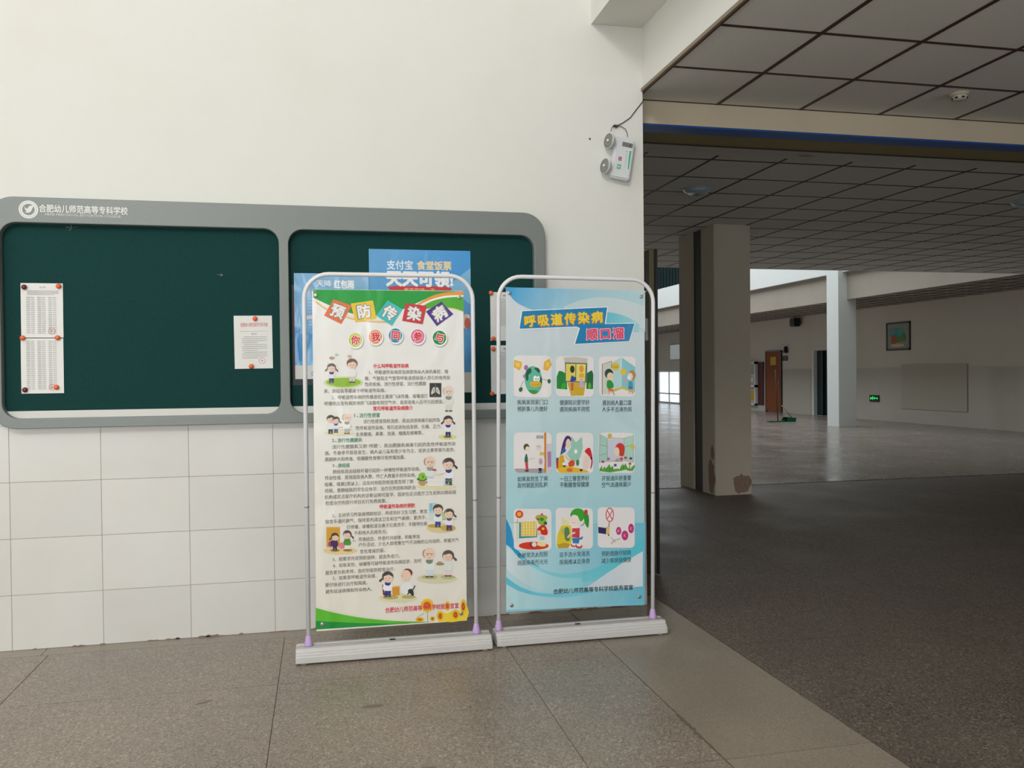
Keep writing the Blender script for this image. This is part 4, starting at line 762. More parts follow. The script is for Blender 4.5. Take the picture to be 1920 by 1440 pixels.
[19,"p","c8d4e2",[574,784,606,783,607,745,593,745,590,763,587,746,572,746]],
[20,"p","e6ebe2",[576,822,591,825,605,821,614,807,618,791,617,781,609,774,590,772,571,775,564,783,563,793,567,809]],
[21,"p","97a394",[573,822,608,821,605,806,591,801,576,807]],
[22,"p","a8938a",[585,851,584,843,581,836,577,832,572,831,567,832,563,837,560,844,559,851,560,859,563,866,567,870,572,871,577,870,582,865,584,858]],
[23,"p","f3d2bd",[617,850,615,838,609,829,601,823,591,821,581,824,572,830,567,840,565,851,567,862,573,872,581,878,591,880,601,877,610,870,616,861]],
[24,"s","8a6a58","8a6a58",[576,850,609,847],[577,852,609,850]],
[25,"p","5b3a33",[585,843,583,841,581,841,580,844,581,846,583,846]],
[26,"p","5b3a33",[603,843,602,840,600,840,599,843,600,846,602,846]],
[27,"p","d9707a",[596,831,595,830,592,829,589,830,587,832,589,833,592,834,595,833]],
[28,"p","b9485a",[626,806,625,804,622,802,618,801,613,801,608,802,604,803,601,805,600,807,601,808,604,810,608,811,613,811,618,811,622,809,625,808]],
[29,"p","f1efea",[659,759,661,759,662,758,663,757,663,755,663,723,663,721,662,720,660,719,659,719,580,722,578,722,577,723,576,724,576,726,576,758,576,760,577,761,579,762,580,762]],
[30,"s","d9d6cf","d9d6cf",[579,745,660,742],[579,746,660,743]],
[12,"p","6b5a48",[688,726,688,724,685,723,682,722,678,722,674,723,671,724,669,725,668,727,669,729,671,730,674,731,678,731,682,730,685,729,688,728]],
[13,"p","6b5a48",[709,725,708,724,706,722,703,722,699,721,695,722,691,723,689,724,688,726,689,728,692,729,695,730,699,730,703,730,706,729,708,727]],
[14,"p","2c3d90",[673,769,705,768,706,730,691,730,689,748,686,731,671,731]],
[15,"p","f4f3f4",[675,807,689,810,704,806,713,792,717,776,716,766,708,759,689,758,670,761,662,768,661,778,665,794]],
[16,"p","2b3a8c",[672,807,707,806,704,792,689,786,674,793]],
[17,"p","4a403f",[722,838,720,827,712,817,702,811,689,810,677,812,667,819,660,829,657,840,660,851,667,860,678,866,690,868,702,866,713,859,720,849]],
[18,"p","4a403f",[729,824,730,821,731,818,730,815,729,814,727,814,724,814,722,816,720,819,718,822,718,825,719,828,720,829,722,830,724,829,727,827]],
[19,"p","4a403f",[737,816,738,813,737,810,736,808,734,806,732,806,730,807,727,809,726,812,725,815,726,818,727,820,729,822,731,822,734,821,736,819]],
[20,"p","f3d2bd",[713,829,711,819,705,811,697,806,686,804,676,806,668,812,662,821,660,831,662,841,668,849,677,855,687,857,697,854,706,848,711,839]],
[21,"p","4a403f",[665,840,670,849,683,860,696,860,708,856,716,844,718,835,710,841,697,849,679,844]],
[22,"p","5b3a33",[683,829,682,826,680,826,679,829,680,832,682,832]],
[23,"p","5b3a33",[702,828,701,825,699,826,698,828,699,831,701,831]],
[24,"p","d9707a",[695,817,693,815,690,815,687,816,686,817,687,818,690,819,693,818]],
[25,"p","5c8a4a",[709,746,707,744,704,742,698,741,691,741,685,742,679,743,676,745,675,748,676,750,680,752,685,753,692,753,698,752,704,751,707,749]],
[26,"s","efc7b3","efc7b3",[675,789,662,787,646,784,633,783,624,782],[675,785,663,783,647,780,634,779,624,778]],
[12,"p","e2d39a",[723,494,717,485,700,478,675,473,646,473,617,476,592,483,576,492,570,502,576,511,593,519,617,523,647,524,676,520,700,514,717,504]],
[13,"p","c9a94a",[632,510,630,507,624,504,615,502,604,502,593,503,584,506,578,509,576,513,578,517,584,519,593,521,604,521,615,520,624,518,630,514]],
[14,"p","cfae52",[723,494,720,488,711,483,698,480,683,480,668,482,655,486,646,492,643,498,646,505,655,510,668,513,683,513,698,511,711,507,720,501]],
[15,"p","b8d9e4",[582,633,622,632,622,578,581,580]],
[16,"p","8dbfd8",[589,630,600,630,599,590,588,591]],
[17,"p","d9e6de",[582,580,627,578,627,541,582,544]],
[18,"p","bcd093",[642,583,673,582,672,545,641,546]],
[19,"s","8fa094","8fa094",[627,542,726,540],[627,544,726,542]],
[20,"p","6b5a48",[629,506,629,504,627,503,624,502,621,502,617,503,615,504,613,505,612,506,613,508,615,509,617,510,621,510,624,509,627,508,629,507]],
[21,"p","6b5a48",[647,505,646,503,644,502,641,502,638,501,635,502,632,503,630,504,629,506,630,507,632,508,635,509,638,509,641,508,644,508,646,506]],
[22,"p","2f4596",[616,542,643,541,644,509,632,509,630,524,627,509,615,510]],
[23,"p","eef0f2",[618,574,630,577,643,573,650,561,653,548,652,539,646,533,630,532,614,535,607,541,606,550,610,563]],
[24,"p","3f5a78",[615,574,645,573,642,561,630,556,618,562]],
[25,"p","54463c",[658,600,656,590,650,582,641,578,630,576,620,578,611,584,605,593,603,602,605,611,611,619,620,624,631,626,641,623,650,618,656,609]],
[26,"p","f3d2bd",[653,592,651,584,646,577,639,572,630,571,622,573,614,578,610,586,608,594,610,603,615,610,622,614,631,616,639,614,646,608,651,601]],
[27,"p","54463c",[609,602,614,610,624,618,635,619,646,615,652,605,654,597,648,603,637,609,621,605]],
[28,"p","5b3a33",[625,592,624,590,622,590,621,593,622,595,624,595]],
[29,"p","5b3a33",[641,592,640,589,638,589,637,592,638,594,640,594]],
[30,"p","d9707a",[635,582,633,581,631,581,628,581,627,582,628,584,631,584,634,583]],
[24,"p","6b5a48",[689,486,688,484,686,483,683,483,680,482,677,483,674,484,673,485,672,486,673,488,674,489,677,489,680,490,683,489,686,488,688,487]],
[25,"p","6b5a48",[705,485,705,483,703,482,700,482,697,482,694,482,691,483,689,484,689,486,689,487,691,488,694,489,697,489,700,488,703,487,705,486]],
[26,"p","4a2f86",[676,521,702,519,703,488,691,489,689,503,686,489,674,490]],
[27,"p","f3eef2",[677,551,689,554,701,550,708,539,712,526,711,517,704,512,689,511,673,514,667,520,666,528,670,541]],
[28,"p","555f66",[675,551,704,550,701,538,689,534,677,539]],
[29,"p","4f4a42",[716,576,714,567,708,559,699,554,689,553,679,555,671,561,665,569,663,578,666,587,671,594,680,599,690,600,700,598,708,593,714,585]],
[30,"p","4f4a42",[721,564,722,562,723,559,722,557,721,556,719,556,717,557,715,558,714,561,713,563,712,566,713,568,714,569,716,569,718,568,719,567]],
[31,"p","4f4a42",[728,558,728,555,728,553,727,551,726,550,724,550,722,551,720,553,719,555,718,557,719,560,720,561,721,563,723,563,725,562,727,560]],
[32,"p","f3d2bd",[709,569,707,561,702,554,695,550,687,548,679,550,672,555,667,563,666,571,667,579,672,586,679,590,687,591,696,589,702,584,707,577]],
[33,"p","4f4a42",[669,578,674,585,684,594,694,594,704,590,710,581,712,573,706,578,696,585,681,581]],
[34,"p","5b3a33",[684,569,683,566,681,567,680,569,681,571,683,571]],
[35,"p","5b3a33",[700,568,699,566,697,566,696,568,697,570,699,570]],
[36,"p","d9707a",[694,559,692,558,690,557,687,558,686,559,687,560,690,561,693,560]],
[12,"p","ead39a",[211,403,204,396,185,390,157,388,124,388,91,391,64,397,45,404,39,412,45,419,64,424,92,427,125,427,157,423,185,418,204,410]],
[13,"p","dda32c",[56,533,123,530,122,425,55,429]],
[14,"p","e9b75a",[56,533,123,530,123,524,56,527]],
[15,"p","a9853c",[122,409,120,406,114,404,107,403,97,403,88,404,80,406,75,409,73,412,75,414,81,416,88,417,98,417,107,416,115,414,120,412]],
[16,"p","b08b45",[186,405,184,403,179,401,171,400,162,400,153,401,145,403,140,405,138,408,140,411,145,412,153,414,162,414,171,412,179,411,184,408]],
[17,"p","6b5a48",[97,410,97,409,96,408,94,408,91,408,89,408,87,409,85,410,85,411,85,412,87,413,89,413,91,413,94,413,96,412,97,411]],
[18,"p","6b5a48",[110,410,110,409,108,408,106,407,104,407,101,407,99,408,98,409,97,410,98,411,99,412,101,413,104,413,106,412,108,412,110,411]],
[19,"p","3f2a66",[88,438,108,437,108,412,99,413,98,424,96,413,87,414]],
[20,"p","3a2a66",[89,462,98,464,107,461,113,452,115,442,114,435,110,431,98,430,86,432,81,437,81,444,83,454]],
[21,"p","27306c",[87,462,109,461,107,452,98,448,89,453]],
[22,"p","46403e",[118,481,117,474,112,468,106,464,98,463,91,465,84,470,80,476,78,483,80,490,84,496,91,500,99,501,106,499,113,494,117,488]],
[23,"p","46403e",[80,471,78,469,77,468,75,468,74,468,73,469,73,471,73,473,74,475,75,476,77,477,78,478,80,478,81,477,81,475,80,473]],
[24,"p","46403e",[76,467,75,465,73,464,72,464,71,464,69,465,69,466,68,468,69,470,70,472,71,473,73,473,74,473,75,472,76,471,76,469]],
[25,"p","f3d2bd",[117,475,115,469,112,464,106,461,100,460,94,461,88,465,85,471,84,477,85,484,89,489,94,492,100,493,107,492,112,488,115,482]],
[26,"p","46403e",[83,483,86,489,94,495,102,496,109,493,114,485,116,479,111,483,103,488,91,485]],
[27,"p","5b3a33",[94,476,94,474,92,474,91,476,92,478,94,478]],
[28,"p","5b3a33",[106,475,105,473,104,473,103,475,104,477,105,477]],
[29,"p","d9707a",[101,468,101,467,99,467,97,467,96,468,97,469,99,469,101,469]],
[30,"p","9a3f9a",[86,444,85,439,83,434,79,431,75,431,71,432,67,435,65,440,64,445,65,450,68,454,71,457,75,458,79,457,83,454,85,449]],
[31,"p","5b1f55",[91,446,91,440,89,436,86,433,83,432,80,433,77,436,76,441,75,447,76,453,78,458,80,461,83,462,86,460,89,457,91,452]],
[20,"p","6b5a48",[159,410,159,409,157,408,155,407,152,407,149,408,147,408,146,409,145,411,146,412,147,413,149,413,152,413,155,413,157,412,159,411]],
[21,"p","6b5a48",[174,409,173,408,172,407,169,406,166,406,164,407,161,408,160,409,159,410,160,411,161,412,164,413,167,413,169,412,172,411,173,410]],
[22,"p","f1eee6",[148,441,171,440,172,412,161,413,159,426,157,413,147,414]],
[23,"p","4a9a35",[150,468,160,470,170,467,176,457,179,445,178,438,173,433,160,432,146,435,141,440,140,448,143,459]],
[24,"p","3f8a2c",[148,468,172,467,170,456,160,453,150,457]],
[25,"p","4f3f3c",[183,489,181,481,176,475,169,471,160,469,151,472,144,476,139,483,138,492,140,499,145,506,152,510,161,511,169,509,176,504,181,497]],
[26,"p","4f3f3c",[187,479,188,477,189,475,188,473,187,472,186,472,184,473,183,474,181,476,180,478,180,480,180,482,181,483,183,483,184,483,186,481]],
[27,"p","4f3f3c",[193,473,194,471,193,469,193,468,191,467,190,467,188,467,186,469,185,471,185,473,185,475,186,477,187,478,189,478,191,477,192,475]],
[28,"p","f3d2bd",[177,483,175,476,171,470,165,466,158,465,151,467,145,472,141,478,140,485,141,492,145,498,151,502,158,503,165,501,171,497,175,491]],
[29,"p","4f3f3c",[143,491,147,498,155,505,164,506,173,502,178,494,180,487,174,492,166,497,153,494]],
[30,"p","5b3a33",[156,483,155,481,153,481,152,483,153,485,155,485]],
[31,"p","5b3a33",[169,483,168,481,167,481,166,483,167,485,168,485]],
[32,"p","d9707a",[164,475,163,474,161,473,158,474,158,475,158,476,161,476,163,476]],
[33,"p","ee7f9a",[145,432,144,426,141,421,136,418,131,417,126,418,122,422,119,427,118,434,119,440,122,445,126,449,132,450,137,448,141,444,144,439]],
[12,"p","dcd9b4",[728,225,720,216,696,209,661,206,620,207,579,211,545,219,522,229,514,239,522,248,545,255,580,258,621,257,662,253,697,245,720,236]],
[13,"p","c0bc8c",[623,240,620,236,611,233,597,232,581,232,565,234,551,237,542,241,539,246,542,250,552,253,565,254,581,254,598,252,611,249,620,245]],
[14,"p","c3bf90",[720,234,717,230,708,227,695,226,680,226,665,227,652,231,643,235,640,239,643,244,652,247,665,248,680,248,695,246,708,243,717,239]],
[15,"p","6b5a48",[581,245,580,243,578,242,574,241,570,241,565,242,562,243,559,245,558,247,559,248,562,250,566,251,570,251,574,250,578,249,580,247]],
[16,"p","6b5a48",[604,244,603,242,601,240,597,240,593,240,588,240,585,241,582,243,581,245,582,247,585,248,588,249,593,249,597,249,601,247,603,246]],
[17,"p","d5e2ec",[564,293,600,291,601,249,585,250,582,270,578,250,562,251]],
[18,"p","eceee8",[566,336,582,339,599,334,608,318,613,300,611,289,603,281,582,280,561,284,552,292,551,304,556,321]],
[19,"p","7d8a76",[563,336,602,334,598,317,582,312,566,319]],
[20,"p","a88878",[576,368,575,359,572,352,567,347,561,346,556,348,551,353,548,361,547,369,548,378,551,385,556,390,562,391,567,389,572,384,575,376]],
[21,"p","f3d2bd",[612,366,610,353,603,343,594,337,582,335,571,338,562,345,555,356,553,369,556,381,562,391,572,398,583,400,594,397,604,389,610,378]],
[22,"s","8a6a58","8a6a58",[566,367,602,363],[566,370,602,366]],
[23,"p","5b3a33",[575,360,574,357,572,357,570,360,572,363,574,363]],
[24,"p","5b3a33",[596,358,595,355,593,356,592,359,593,362,595,361]],
[25,"p","d9707a",[588,346,587,344,583,344,580,345,578,346,580,348,583,348,587,347]],
[26,"p","6b5a48",[680,244,679,242,677,241,674,240,670,240,666,241,663,242,661,244,660,245,661,247,663,248,666,249,670,249,674,248,677,247,679,246]],
[27,"p","6b5a48",[700,243,699,241,697,240,694,239,690,239,686,240,683,241,681,242,680,244,681,246,683,247,686,248,690,248,694,247,697,246,699,244]],
[28,"p","f1dbe4",[665,286,696,284,697,247,683,248,680,265,677,248,663,249]],
[29,"p","e4ece6",[667,322,681,325,695,321,704,307,708,292,706,282,699,275,680,274,662,278,655,285,654,295,658,310]],
[30,"p","57504a",[713,351,710,340,703,331,693,326,681,324,669,327,659,334,652,343,650,354,653,365,660,374,670,379,682,381,694,378,704,371,710,362]],
[31,"p","57504a",[719,337,720,334,721,331,720,329,719,328,717,327,714,328,712,330,710,333,709,336,709,339,709,341,710,343,712,343,715,342,717,340]],
[32,"p","57504a",[727,329,728,326,727,324,726,321,724,320,722,320,720,321,718,323,716,326,716,329,716,332,717,334,719,335,721,335,724,334,726,332]],
[33,"p","f3d2bd",[704,343,702,333,696,325,688,320,678,319,668,321,660,327,655,336,653,346,655,355,661,363,669,368,679,370,688,367,697,361,702,353]],
[34,"p","57504a",[657,354,662,363,674,373,687,373,699,369,706,357,708,348,701,354,689,362,671,358]],
[35,"p","5b3a33",[675,343,674,340,672,341,671,343,672,346,674,346]],
[36,"p","5b3a33",[693,342,692,339,690,340,689,342,690,345,692,345]],
[37,"p","d9707a",[686,331,685,330,682,329,679,330,678,332,679,333,682,333,685,333]],
[38,"p","8d9a64",[661,309,659,306,654,304,647,303,638,303,630,304,622,306,618,308,616,311,618,314,622,316,630,317,638,317,647,316,654,314,659,311]],
[39,"p","e08a90",[647,318,646,316,644,314,640,313,636,313,631,314,628,315,625,317,624,319,625,321,628,323,631,324,636,324,640,324,644,322,646,320]],
[12,"p","e3dcae",[516,138,508,130,486,124,453,121,415,122,377,127,345,134,324,142,316,151,324,159,346,165,378,168,416,167,454,163,486,156,508,147]],
[13,"p","b9ae72",[418,147,415,143,406,140,393,139,377,139,361,141,348,144,339,148,336,153,339,157,348,160,361,161,377,161,393,159,406,156,415,152]],
[14,"p","bcb27a",[507,144,504,140,497,138,485,136,471,137,457,138,445,141,438,145,435,149,438,152,446,155,457,156,471,156,485,155,497,152,505,148]],
[15,"p","7a2438",[335,217,342,219,347,174,380,166,380,158,339,164]],
[16,"p","6b5a48",[363,155,362,153,360,152,357,152,354,151,350,152,347,153,345,155,344,156,345,158,347,159,350,160,354,160,357,159,360,158,363,157]],
[17,"p","6b5a48",[382,154,381,152,379,151,376,150,373,150,369,151,366,152,364,153,363,155,364,156,366,158,369,158,373,158,376,158,379,157,381,155]],
[18,"p","2c3480",[349,195,379,193,379,158,366,159,363,175,361,159,347,160]],
[19,"p","f4f4f6",[351,231,364,233,378,229,386,216,389,201,388,191,381,185,364,184,346,187,339,194,338,204,342,219]],
[20,"p","27408c",[348,231,380,229,377,215,364,211,350,217]],
[21,"p","46403f",[394,258,392,248,385,239,376,234,364,233,353,235,343,242,337,251,335,262,337,272,344,280,353,286,365,287,376,284,386,278,392,269]],
[22,"p","46403f",[337,244,335,242,333,240,330,240,329,240,327,242,327,244,327,247,329,249,331,252,333,253,335,254,337,254,338,252,338,250,338,247]],
[23,"p","46403f",[331,238,330,236,328,234,325,233,323,234,322,235,320,237,320,240,321,243,322,245,324,247,326,248,328,247,330,246,331,244,332,241]],
[24,"p","f3d2bd",[391,250,389,241,384,233,376,228,367,227,358,229,350,235,345,243,343,253,345,262,350,270,358,275,367,276,377,274,384,268,390,259]],
[25,"p","46403f",[342,261,347,270,358,279,370,280,381,275,388,264,390,256,383,261,371,269,354,265]],
[26,"p","5b3a33",[358,251,357,248,355,248,354,251,355,253,357,253]],
[27,"p","5b3a33",[376,250,375,247,373,247,372,250,373,252,375,252]],
[28,"p","d9707a",[369,239,368,238,365,237,362,238,361,240,362,241,365,241,368,241]],
[29,"p","dc962a",[386,201,423,203,423,158,388,158]],
[30,"p","efb04a",[383,201,405,209,430,205,423,200]],
[16,"p","eef0ee",[497,189,494,177,487,167,476,161,463,160,450,163,439,170,432,181,430,194,433,206,440,216,451,222,464,224,476,221,487,213,494,202]],
[17,"p","8a3230",[493,271,491,262,485,256,477,251,467,250,457,252,448,258,443,265,441,274,443,283,449,289,457,294,467,295,477,293,486,287,491,280]],
[18,"p","f3d2bd",[485,257,483,246,477,237,468,231,458,230,448,233,440,239,434,249,432,261,434,272,440,281,449,287,459,288,469,286,477,279,483,269]],
[19,"p","5b3a33",[446,268,445,267,444,267,443,268,444,270,445,270]],
[20,"p","d9b3a2",[442,257,442,256,441,255,439,254,438,254,436,255,434,255,434,256,433,258,434,259,435,260,436,261,438,261,439,261,441,260,442,259]],
[21,"p","2e332f",[469,183,479,188,491,187,497,172,499,156,495,150,488,151,483,159,477,166,469,160,463,155,465,162,469,172,468,178]],
[22,"s","2e332f","2e332f",[496,180,508,202],[491,183,503,204]],
[1,"s","5cc02c","58b62c",[-3,121,30,109,78,93,126,79,167,68,208,58,250,49,294,41,340,33,384,27,423,22,459,18,495,15,533,11,572,8,598,6],[-4,11,30,11,77,10,125,9,166,9,207,8,249,8,294,8,340,8,383,7,423,7,459,7,494,7,533,6,572,6,598,6]],
[2,"s","0c8f3a","0c9a3c",[-3,54,30,49,78,43,125,38,166,33,207,28,249,24,295,20,342,16,384,12,418,10,447,8,467,7],[-4,10,30,9,77,9,125,8,166,8,207,8,249,7,295,7,342,7,383,7,418,7,447,6,467,6]],
[3,"s","d9e8c9","d9e8c9",[-3,127,31,116,78,99,125,84,167,72,207,62,250,53,298,44,348,36,384,31],[-2,130,31,119,79,102,126,87,167,76,208,65,250,56,299,47,349,40,384,34]],
[6,"p","f3d53a",[627,63,647,56,672,45,693,53,712,62,727,56,741,52,761,70,778,80,790,44,777,4,701,-3,626,6,615,36]],
[7,"s","7aa24a","7aa24a",[567,64,569,10],[569,64,572,10]],
[8,"s","8fb06a","8fb06a",[550,55,514,38],[552,53,515,36]],
[8,"p","f4c81e",[598,93,603,85,596,81,598,72,589,71,587,62,579,65,574,57,567,63,560,58,555,66,547,65,546,74,537,76,539,85,532,90,537,97,532,105,539,109,537,118,546,119,548,128,556,125,561,133,568,127,575,132,580,124,588,125,589,116,598,114,596,105,603,100]],
[9,"p","f0a81c",[592,93,590,84,584,76,576,71,567,70,558,72,550,78,545,87,543,97,545,106,551,114,559,119,568,120,577,117,585,112,590,103]],
[10,"p","e0521c",[585,94,584,87,580,81,574,78,567,77,561,79,555,83,551,89,550,96,551,103,555,109,561,112,568,113,574,111,580,107,584,101]],
[11,"p","d88a2a",[574,95,573,92,572,90,570,88,567,88,565,89,563,90,561,93,561,95,561,98,563,100,565,101,568,102,570,101,572,99,574,97]],
[8,"p","f4c81e",[687,84,690,78,686,75,687,68,683,67,683,61,679,62,677,57,674,61,671,57,669,63,665,62,665,69,661,70,662,77,659,80,661,86,659,91,662,95,662,101,665,102,666,109,670,107,672,113,675,108,678,112,680,106,683,108,684,101,687,100,687,93,690,89]],
[9,"p","f0a81c",[685,84,684,77,681,71,678,67,674,66,670,68,667,72,665,78,664,85,665,93,667,98,671,102,675,103,678,102,682,97,684,91]],
[10,"p","c8481c",[682,84,681,79,680,75,677,72,674,71,671,72,669,76,667,80,667,85,667,90,669,95,672,97,674,98,677,97,680,94,681,89]],
[11,"p","d88a2a",[677,85,677,83,676,81,675,80,674,80,673,80,672,81,672,83,672,85,672,87,672,88,673,90,674,90,675,89,676,88,677,87]],
[8,"p","f4c81e",[774,75,776,67,773,61,773,51,769,50,769,40,765,43,762,34,759,40,756,35,754,43,750,41,749,51,745,53,746,63,743,69,745,77,743,85,746,91,745,101,750,102,750,112,754,109,757,118,760,112,763,118,765,109,769,111,770,101,774,99,773,89,776,83]],
[9,"p","f0a81c",[771,75,770,65,767,56,763,50,759,48,755,50,751,57,749,66,748,77,749,87,752,96,755,102,760,104,764,102,768,95,770,86]],
[10,"p","b8481e",[768,75,767,68,765,61,762,57,759,56,756,57,753,62,752,69,751,77,752,84,754,91,756,95,760,96,763,95,765,90,767,83]],
[11,"p","d88a2a",[763,76,762,73,762,70,761,69,759,68,758,69,757,71,757,73,756,76,757,79,757,82,758,83,760,84,761,83,762,81,762,79]],
[8,"p","f4c81e",[653,33,656,27,652,23,653,16,648,15,647,8,643,10,640,4,636,9,632,5,630,11,625,10,625,17,620,19,621,25,617,29,620,35,617,41,621,44,620,51,625,52,626,59,631,57,633,63,637,59,641,63,643,56,648,58,649,51,653,49,652,42,656,38]],
[9,"p","f0a81c",[650,33,649,25,646,19,641,15,636,14,631,16,627,21,624,27,624,35,625,42,628,48,632,52,637,53,642,51,646,47,649,40]],
[10,"p","b85a1e",[646,33,645,28,643,23,640,20,636,20,633,21,630,24,628,29,627,34,628,40,630,44,633,47,637,48,640,47,643,43,645,39]],
[11,"p","d88a2a",[640,34,640,31,639,30,638,29,637,28,635,29,634,30,633,32,633,34,633,36,634,38,635,39,637,39,638,39,639,37,640,36]],
[8,"p","f4c81e",[737,33,740,27,735,23,736,16,731,15,730,8,725,10,722,4,717,9,713,5,710,11,705,10,704,17,698,19,700,26,695,30,698,36,695,42,700,46,699,53,704,54,705,62,711,59,713,66,718,61,722,65,725,58,731,60,731,52,737,51,735,43,740,39]],
[9,"p","f0a81c",[733,34,731,26,728,19,723,15,717,14,712,16,707,21,704,28,703,36,704,44,707,50,712,54,718,55,724,53,728,49,732,42]],
[10,"p","b8501e",[728,34,728,28,725,24,722,21,717,20,713,21,710,25,707,30,707,36,708,41,710,46,714,49,718,50,722,48,725,45,728,40]],
[11,"p","d88a2a",[722,34,721,32,720,31,719,29,717,29,716,30,715,31,714,33,713,35,714,37,715,39,716,40,718,40,719,40,721,39,721,37]],
[8,"p","f4c81e",[549,22,553,19,548,18,549,15,543,15,542,12,536,13,533,11,528,13,523,11,520,14,514,14,513,17,507,18,509,21,504,23,507,25,504,28,509,29,507,32,513,32,514,35,520,34,523,36,528,34,533,35,536,33,542,33,543,30,549,29,548,26,553,24]],
[9,"p","f0a81c",[545,22,544,19,540,17,534,15,528,15,522,16,516,18,513,21,512,25,513,28,517,30,522,31,528,32,535,31,540,28,544,25]],
[10,"p","d8601c",[540,22,539,20,537,18,533,17,528,17,524,18,520,20,517,22,516,24,517,26,520,28,524,29,528,29,533,29,537,27,539,25]],
[11,"p","d88a2a",[533,23,532,22,531,21,530,21,528,21,526,21,525,22,524,23,524,24,524,24,525,25,526,26,528,26,530,25,531,25,532,24]],
[8,"p","f4c81e",[607,22,609,19,606,17,607,14,604,14,603,10,600,11,598,9,595,11,593,9,591,12,588,12,587,15,584,16,585,19,582,21,584,23,582,26,585,28,584,31,587,32,588,35,591,34,593,37,596,34,598,36,600,33,604,34,604,30,607,30,607,26,609,24]],
[9,"p","f0a81c",[605,22,604,18,602,16,599,14,595,13,592,14,589,17,587,20,586,23,587,27,589,30,592,31,596,32,599,31,602,29,604,26]],
[10,"p","b8602a",[602,22,602,20,600,18,598,16,596,16,593,17,591,18,589,21,589,23,589,26,591,28,593,29,596,29,598,29,600,27,602,25]],
[11,"p","d88a2a",[598,22,598,22,597,21,597,20,596,20,595,20,594,21,593,22,593,23,593,24,594,25,595,25,596,25,597,25,597,24,598,23]],
[14,"t","e0485a","合肥幼儿师范高等专科学校医务室宣",542,84,386,27,0.02,0]]
